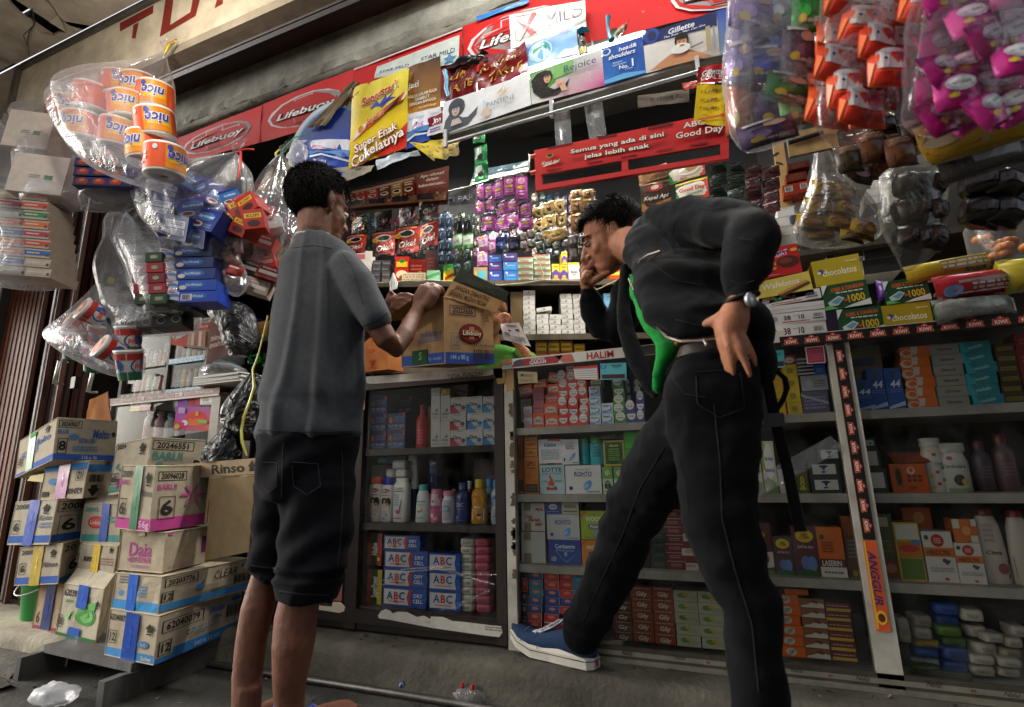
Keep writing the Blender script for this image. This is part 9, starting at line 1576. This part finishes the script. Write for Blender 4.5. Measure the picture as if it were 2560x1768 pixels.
hair(P2,M2,.90,man,lambda d:(d.z>.08+.50*max(0,d.y)and d.y<.90)or(d.y<-.10 and d.z>-.42-.3*d.y)or(abs(d.x)>.8 and d.z>-.18 and-.1<d.y<.18),.018,7500,seed=8,rad=(.083,.105,.096),lift=lambda d:1+.07*max(0,d.z))
for e in(-1,1):
 b=MB();ball(b,Vector(P2(.031*e,.079,.0)),(.012,.012,.0085),'a89c90',M2);ball(b,Vector(P2(.031*e,.0885,-.004)),(.006,.004,.005),'1c120c',M2);ball(b,Vector(P2(.031*e,.083,.0035)),(.0135,.0125,.0066),'7a4a34',M2);obj('eye',b,'gloss',man)
for e in(-1,1):b=MB();b.tube([Vector(P2(.012*e,.094,.021)),Vector(P2(.030*e,.090,.027)),Vector(P2(.050*e,.072,.021))],[.003,.0042,.002],'14100e',6);obj('eyebrow',b,'hair',man)
JK='0b0c0f'
b=MB()
edges('B4',[(838,1195,1330,1190,1.13,.62),(780,1110,1300,1080,1.145,.62),(700,960,1275,930,1.17,.60),(640,820,1262,760,1.21,.58),(592,690,1240,590,1.27,.56),(570,560,1150,400,1.33,.52),(590,470,1000,310,1.37,.48),(640,430,820,320,1.41,.55)],.58,JK,b,30)
chain('B4',[(800,430,1.32,125),(960,425,1.25,140),(1180,408,1.165,146),(1360,395,1.11,142),(1420,450,1.09,138),(1400,620,1.07,142),(1362,780,1.055,132),(1345,845,1.05,108)],JK,b,20)
chain('B4',[(640,820,1.50,110),(560,1010,1.54,100),(490,1160,1.58,96),(420,1120,1.57,86),(360,1000,1.545,66),(325,900,1.525,52)],JK,b,16)
jd=lambda v:folds(.014,8,10,.16)(v)+.004*math.sin((v.x*.5+v.z)*60+3*mnoise.noise(v*6))
jm=remesh(b,.0075,4,jd,cloth(JK,.3),'jacket');setmat(jm,'cloth');jo=obj('jacket',jm,None,man)
for Q_ in([(880,300),(900,400),(880,500),(930,580),(1050,610)],[(760,480),(860,560),(900,640)],[(640,560),(700,640),(760,700),(900,800),(1150,850)],[(1250,560),(1320,520),(1440,540)],[(1270,800),(1340,830),(1440,800)],[(900,1060),(1040,1100),(1180,1120)],[(1000,300),(1150,330),(1330,300)]):seamline(jo,'B4',Q_,.0013,'1c1d21')
b=MB();chain('B4',[(1350,845,1.05,100),(1342,880,1.047,92),(1336,915,1.045,86)],'0c0c0e',b,20);obj('cuff',b,'cloth',man)
b=MB();chain('B4',[(330,915,1.527,54),(318,882,1.522,50)],'0c0c0e',b,16);obj('cuff',b,'cloth',man)
b=MB();R_=[((560,700),1.44,26),((556,840),1.42,44),((556,980),1.40,60),((572,1120),1.38,74),((612,1260),1.36,84),((672,1400),1.34,84),((735,1520),1.32,62),((770,1580),1.31,20)]
L_=[];
for(x,y),Yv,w in R_:p,s_=PS_('B4',x,y,Yv);L_.append((p,(CRT*.8+CFW*.3)*w*s_,(CFW*.9-CRT*.2)*.014))
b.loft(L_,'101013',18);pm=remesh(b,.006,3,folds(.005,14,5,.3),cloth('0f1013',.3),'jacket_panel');setmat(pm,'cloth');obj('jacket_panel',pm,None,man)
b=MB();rows=[(585,760,640,760,1.36),(610,880,760,860,1.32),(640,1000,860,960,1.27),(690,1130,960,1090,1.23),(745,1240,1000,1190,1.20),(745,1340,940,1250,1.19),(740,1430,860,1360,1.185),(755,1500,815,1460,1.19),(772,1560,790,1540,1.195)]
edges('B4',rows,.45,'1f9a3a',b,22);gm=remesh(b,.006,3,folds(.009,16,6,.2),cloth('1a7f34',.15),'green_shirt');setmat(gm,'cloth');obj('green_shirt',gm,None,man)
b=MB();edges('B4',[(905,1312,1330,1262,1.14,.66),(925,1262,1335,1222,1.14,.66),(930,1240,1335,1205,1.14,.64)],.66,'2c211a',b,30,0);obj('belt',b,'leather',man)
b=MB();edges('F',[(1688,895,1868,872,1.14,.66),(1672,940,1888,930,1.14,.68),(1664,1000,1893,1000,1.135,.70),(1672,1080,1893,1090,1.13,.72),(1700,1150,1888,1150,1.125,.78)],.7,'08080b',b,30)
edges('F',[(1680,1080,1892,1080,1.125,.75),(1704,1200,1884,1200,1.12,.82),(1712,1300,1876,1300,1.115,.88),(1738,1390,1906,1390,1.11,.9),(1772,1450,1924,1450,1.105,.9),(1806,1520,1942,1520,1.10,.95),(1822,1620,1952,1620,1.09,1),(1836,1720,1962,1720,1.08,1),(1848,1850,1976,1850,1.07,1),(1858,1985,1988,1985,1.06,1)],.9,'08080b',b,26)
chain('F',[(1742,1030,1.17,84),(1660,1150,1.26,80),(1592,1262,1.36,72),(1568,1320,1.41,66),(1530,1420,1.48,58),(1492,1510,1.545,52),(1455,1580,1.59,46)],'08080b',b,20)
jn=remesh(b,.0075,4,lambda v:folds(.010,10,13,.2)(v)+.0035*math.sin((v.z+v.x*.4)*75+3*mnoise.noise(v*7))*max(0,mnoise.noise(v*4)+.3),cloth('0a0a0d',.35),'jeans');setmat(jn,'denim');jo=obj('jeans',jn,None,man)
for Q_ in([(1785,1010),(1800,1150),(1806,1300),(1836,1420),(1880,1560),(1900,1760)],[(1676,905),(1684,950),(1712,985),(1772,996)],[(1740,930),(1850,925),(1862,1020),(1800,1045),(1744,1010),(1740,930)],[(1660,1120),(1600,1220),(1560,1330),(1500,1460),(1450,1570)],[(1690,1120),(1712,1200),(1722,1290)]):seamline(jo,'F',Q_,.0013,'202126','seam','denim')
def sneaker(heel,toe,lift,nm):
 d=toe-heel;L_=Vector((d.x,d.y,0)).length;d=Vector((d.x,d.y,0)).normalized();sv=d.cross(UP);g=L_/.29;z0=min(heel.z,toe.z)
 def Q(a,w,z):return heel+d*(a*g)+sv*(w*g)+UP*(z*g+lift*max(0,(a-.16)/.13)**2*g)
 r=root(nm,heel,'','');r['label']='';b=MB()
 O=[(-.005,.016),(.01,.032),(.06,.036),(.13,.037),(.19,.047),(.24,.046),(.275,.032),(.292,.010),(.292,-.010),(.275,-.032),(.24,-.046),(.19,-.047),(.13,-.037),(.06,-.036),(.01,-.032),(-.005,-.016)]
 n=len(O);V=[Q(a,w,z)-heel for z in(0,.012,.026)for a,w in O]
 b.add(V,[(k*n+i,k*n+(i+1)%n,(k+1)*n+(i+1)%n,(k+1)*n+i)for k in range(2)for i in range(n)]+[tuple(range(n))[::-1],tuple(range(2*n,3*n))],'c9c4b8',False)
 b.tube([Q(a,w*1.015,.020)-heel for a,w in O+O[:1]],.0012,'2a2a2c',5,False);b.box(-.002,-.006,.006,.002,.006,.02,'a02a28',Matrix.Translation(Q(-.006,0,0)-heel))
 so=obj('sole',b,'plastic',None,loc=heel);b=MB()
 R_=[(.0,.014,.026,.070),(.02,.030,.026,.086),(.06,.034,.026,.088),(.10,.035,.026,.082),(.15,.040,.026,.066),(.20,.044,.026,.052),(.24,.042,.026,.044),(.27,.030,.026,.038),(.288,.010,.026,.030)]
 b.loft([(Q(a,0,(z0_+z1_)/2)-heel,sv*w*g,UP*((z1_-z0_)/2+.004)*g)for a,w,z0_,z1_ in R_],'2c3f5c',22,sq=.25)
 for a in(.225,.165):b.tube([Q(a,w*.046,.03+.028*(1-w*w)*(1.0 if a>.2 else 1.35))-heel for w in[-1+.25*k for k in range(9)]],.0013,'51688a',5)
 up_=obj('upper',b,'denim',None,loc=heel);b=MB()
 b.loft([(Q(a,0,z)-heel,sv*w*g,UP*.004*g)for a,z,w in((.205,.054,.014),(.17,.066,.020),(.13,.084,.022),(.095,.106,.021),(.08,.120,.016))],'b8bcc4',14)
 for k in range(4):b.tube([Q(.185-.022*k,w*.024,.066+.012*k-.004*abs(w))-heel for w in(-1,-.5,0,.5,1)],.0028,'d0d2d6',6)
 to=obj('tongue',b,'cloth',None,loc=heel)
 bpy.data.objects.remove(r);return so,up_,to
for o in sneaker(PZ('C3',850,782,.1255),PZ('C3',118,600,.1255),.045,'sneaker')+sneaker(Vector((.035,1.09,.001)),Vector((-.20,1.16,.001)),0,'sneaker'):
 o.parent=man
b=MB();c,s_=PS_('B4',1338,925,1.042);b.tube([c+CRT*.031*math.cos(t)+CFW*.026*math.sin(t)+UP*.008*math.cos(t)for t in[2*math.pi*k/24 for k in range(25)]],.005,'141414',8);
p=PY('B4',1398,930,1.02);Mw=Matrix.Translation(p)@Matrix.Rotation(CYAW+.5,4,'Z')@Matrix.Rotation(math.pi/2,4,'X');b.lathe([(.001,-.004),(.013,-.004),(.014,.002),(.012,.005),(.001,.0055)],'b8bcc0',20,M=Mw);obj('wristwatch',b,'metal',man)
def seam(pts,r,col,m='metal',nm='zip'):
 b=MB();b.tube([PY('B4',*p)for p in pts],r,col,6);return obj(nm,b,m,man)
seam([(590,790,1.30),(640,900,1.245),(720,1010,1.18),(770,1100,1.125),(840,1180,1.065),(940,1210,1.045),(1060,1205,1.035),(1175,1190,1.035)],.0032,'6a625a')
seam([(640,740,1.19),(665,665,1.17),(720,630,1.15),(800,605,1.135)],.0026,'8a8278',nm='pocket_zip');seam([(645,742,1.19),(700,690,1.165),(800,610,1.135)],.0026,'3a2e28','cloth','pocket_edge')
seam([(1085,1190,1.03),(1110,1225,1.03),(1100,1240,1.03)],.0035,'8a8680',nm='zip_pull')
r=root('sling_bag',PY('F',1905,830,1.24),'black sling bag with long hanging strap on the man\'s back','bag')
o_=Vector(r.location);b=MB()
for(x,y,Yv,rx,rz_)in((1890,820,1.24,44,70),(1900,900,1.24,40,70)):
 p,s_=PS_('F',x,y,Yv);ball(b,p-o_,(rx*s_,.05,rz_*s_),'0e0e10')
obj('pouch',b,'cloth',r)
def ribbon(z,pts,w,col):
 b=MB();P=[PY(z,*p)-o_ for p in pts];b.loft([(p,CRT*w,CFW*.0018)for p in P],col,10);return obj('strap',b,'cloth',r)
ribbon('B6',[(175,440,1.22),(210,600,1.22),(250,800,1.22),(300,1000,1.22),(350,1200,1.22),(400,1450,1.22),(440,1640,1.22),(455,1690,1.22)],.0125,'0d0d10')
b=MB();b.tube([PY('B6',*p,1.225)-o_ for p in((190,410),(270,415),(330,470),(345,540),(310,640),(255,720),(235,780))],.0055,'0c0c0e',8);obj('loop',b,'cloth',r)
b=MB();p=PY('B6',235,800,1.215)-o_;b.box(p.x-.02,p.y-.006,p.z-.014,p.x+.02,p.y+.006,p.z+.014,'121214');obj('buckle',b,'plastic',r)
b=MB();q=[PY('B6',*p,1.682)for p in((50,1450),(30,1290),(690,925),(780,1010),(760,1050))];o_=q[0];b.add([v-o_ for v in q],[(0,1,2,3,4)],'e0e0e4');obj('tape_sheet',b,mat_film('tape_film',(.85,.86,.9),.34,.14,30,.15),loc=o_,label='wide strip of clear tape slanting across the glass beside the man',cat='tape')
SK3='9a6a4a';b=MB()
hc3,_=PS_('Z8',1150,1165,2.06);M3,P3=head(b,hc3,CRT*-.3-CFW*.8+UP*-.5,UP,.95,SK3)
chain('Z8',[(1150,1260,2.08,60),(1180,1420,2.1,60)],SK3,b);edges('Z8',[(1110,1490,1400,1490,2.1),(1090,1700,1440,1700,2.1)],.5,SK3,b)
chain('Z8',[(1420,1480,2.05,42),(1520,1600,1.95,40),(1440,1510,1.90,36),(1350,1390,1.86,32),(1290,1280,1.83,28)],SK3,b)
chain('Z8',[(1290,1280,1.83,30),(1270,1240,1.82,36),(1262,1222,1.82,30)],SK3,b)
fingers(b,'Z8',[[(1275,1225,1.82,17),(1300,1205,1.81,15),(1305,1232,1.80,12)],[(1260,1215,1.82,17),(1270,1192,1.81,15),(1300,1192,1.80,13),(1308,1214,1.795,11)],[(1245,1215,1.82,16),(1240,1190,1.81,14),(1262,1180,1.80,12),(1282,1190,1.795,10)],[(1238,1230,1.82,14),(1222,1205,1.815,12),(1236,1190,1.81,10)],[(1290,1265,1.82,18),(1310,1250,1.81,15),(1318,1232,1.80,12)]],SK3)
km=remesh(b,.006,3,None,skinc(SK3,None,P3(0,.095,-.066)),'person');setmat(km,'skin')
kp=obj('person',km,None,label='shopkeeper in a green shirt mostly hidden behind the carton, holding out a receipt',cat='person')
hair(P3,M3,.95,kp,lambda d:(d.z>.08+.5*max(0,d.y)and d.y<.9)or(d.y<-.1 and d.z>-.5),.014,1800,seed=5)
b=MB()
for e in(-1,1):b.tube([Vector(P3(.031*e+.024*math.cos(t),.098,.002+.018*math.sin(t)))for t in[2*math.pi*k/16 for k in range(17)]],.0016,'1a1a1c',5);b.tube([Vector(P3(.055*e,.095,.004)),Vector(P3(.078*e,.0,.008))],.0015,'1a1a1c',5)
b.tube([Vector(P3(-.008,.102,.004)),Vector(P3(.008,.102,.004))],.0015,'1a1a1c',5);obj('glasses',b,'plastic',kp)
b=MB();edges('Z8',[(1120,1430,1240,1430,2.08),(1060,1470,1440,1480,2.09,.5),(1060,1560,1480,1560,2.1,.5),(1060,1900,1480,1900,2.1,.5),(1080,2500,1460,2500,2.1,.5)],.55,'5a9a3a',b,24)
chain('Z8',[(1400,1470,2.06,52),(1480,1550,1.99,50)],'5a9a3a',b);tm=remesh(b,.008,3,folds(.006,14,5),cloth('3f6e2a'),'shirt');setmat(tm,'cloth');obj('shirt',tm,None,kp)
b=MB();edges('Z8',[(1090,2450,1450,2450,2.1,.5),(1100,3300,1440,3300,2.1,.45)],.5,'22242c',b,20);obj('trousers',b,'denim',kp)
sheet('Z8',[(1265,1385),(1475,1440),(1375,1252),(1235,1262)],1.80,'receipt','white shopping receipt held out over the counter beside the carton','receipt','dcdce2',[('lines',.45,.1,.9,.36,4,'8a8a94'),('e',.36,.62,.05,.05,'3a3a44'),('r',.62,.62,.82,.72,'5a5a64'),('lines',.1,.3,.3,.5,2,'6a6ab0'),('lines',.3,.8,.8,.9,1,'7a7a84')],amp=.018,seed=51,m='paper',sc=5)
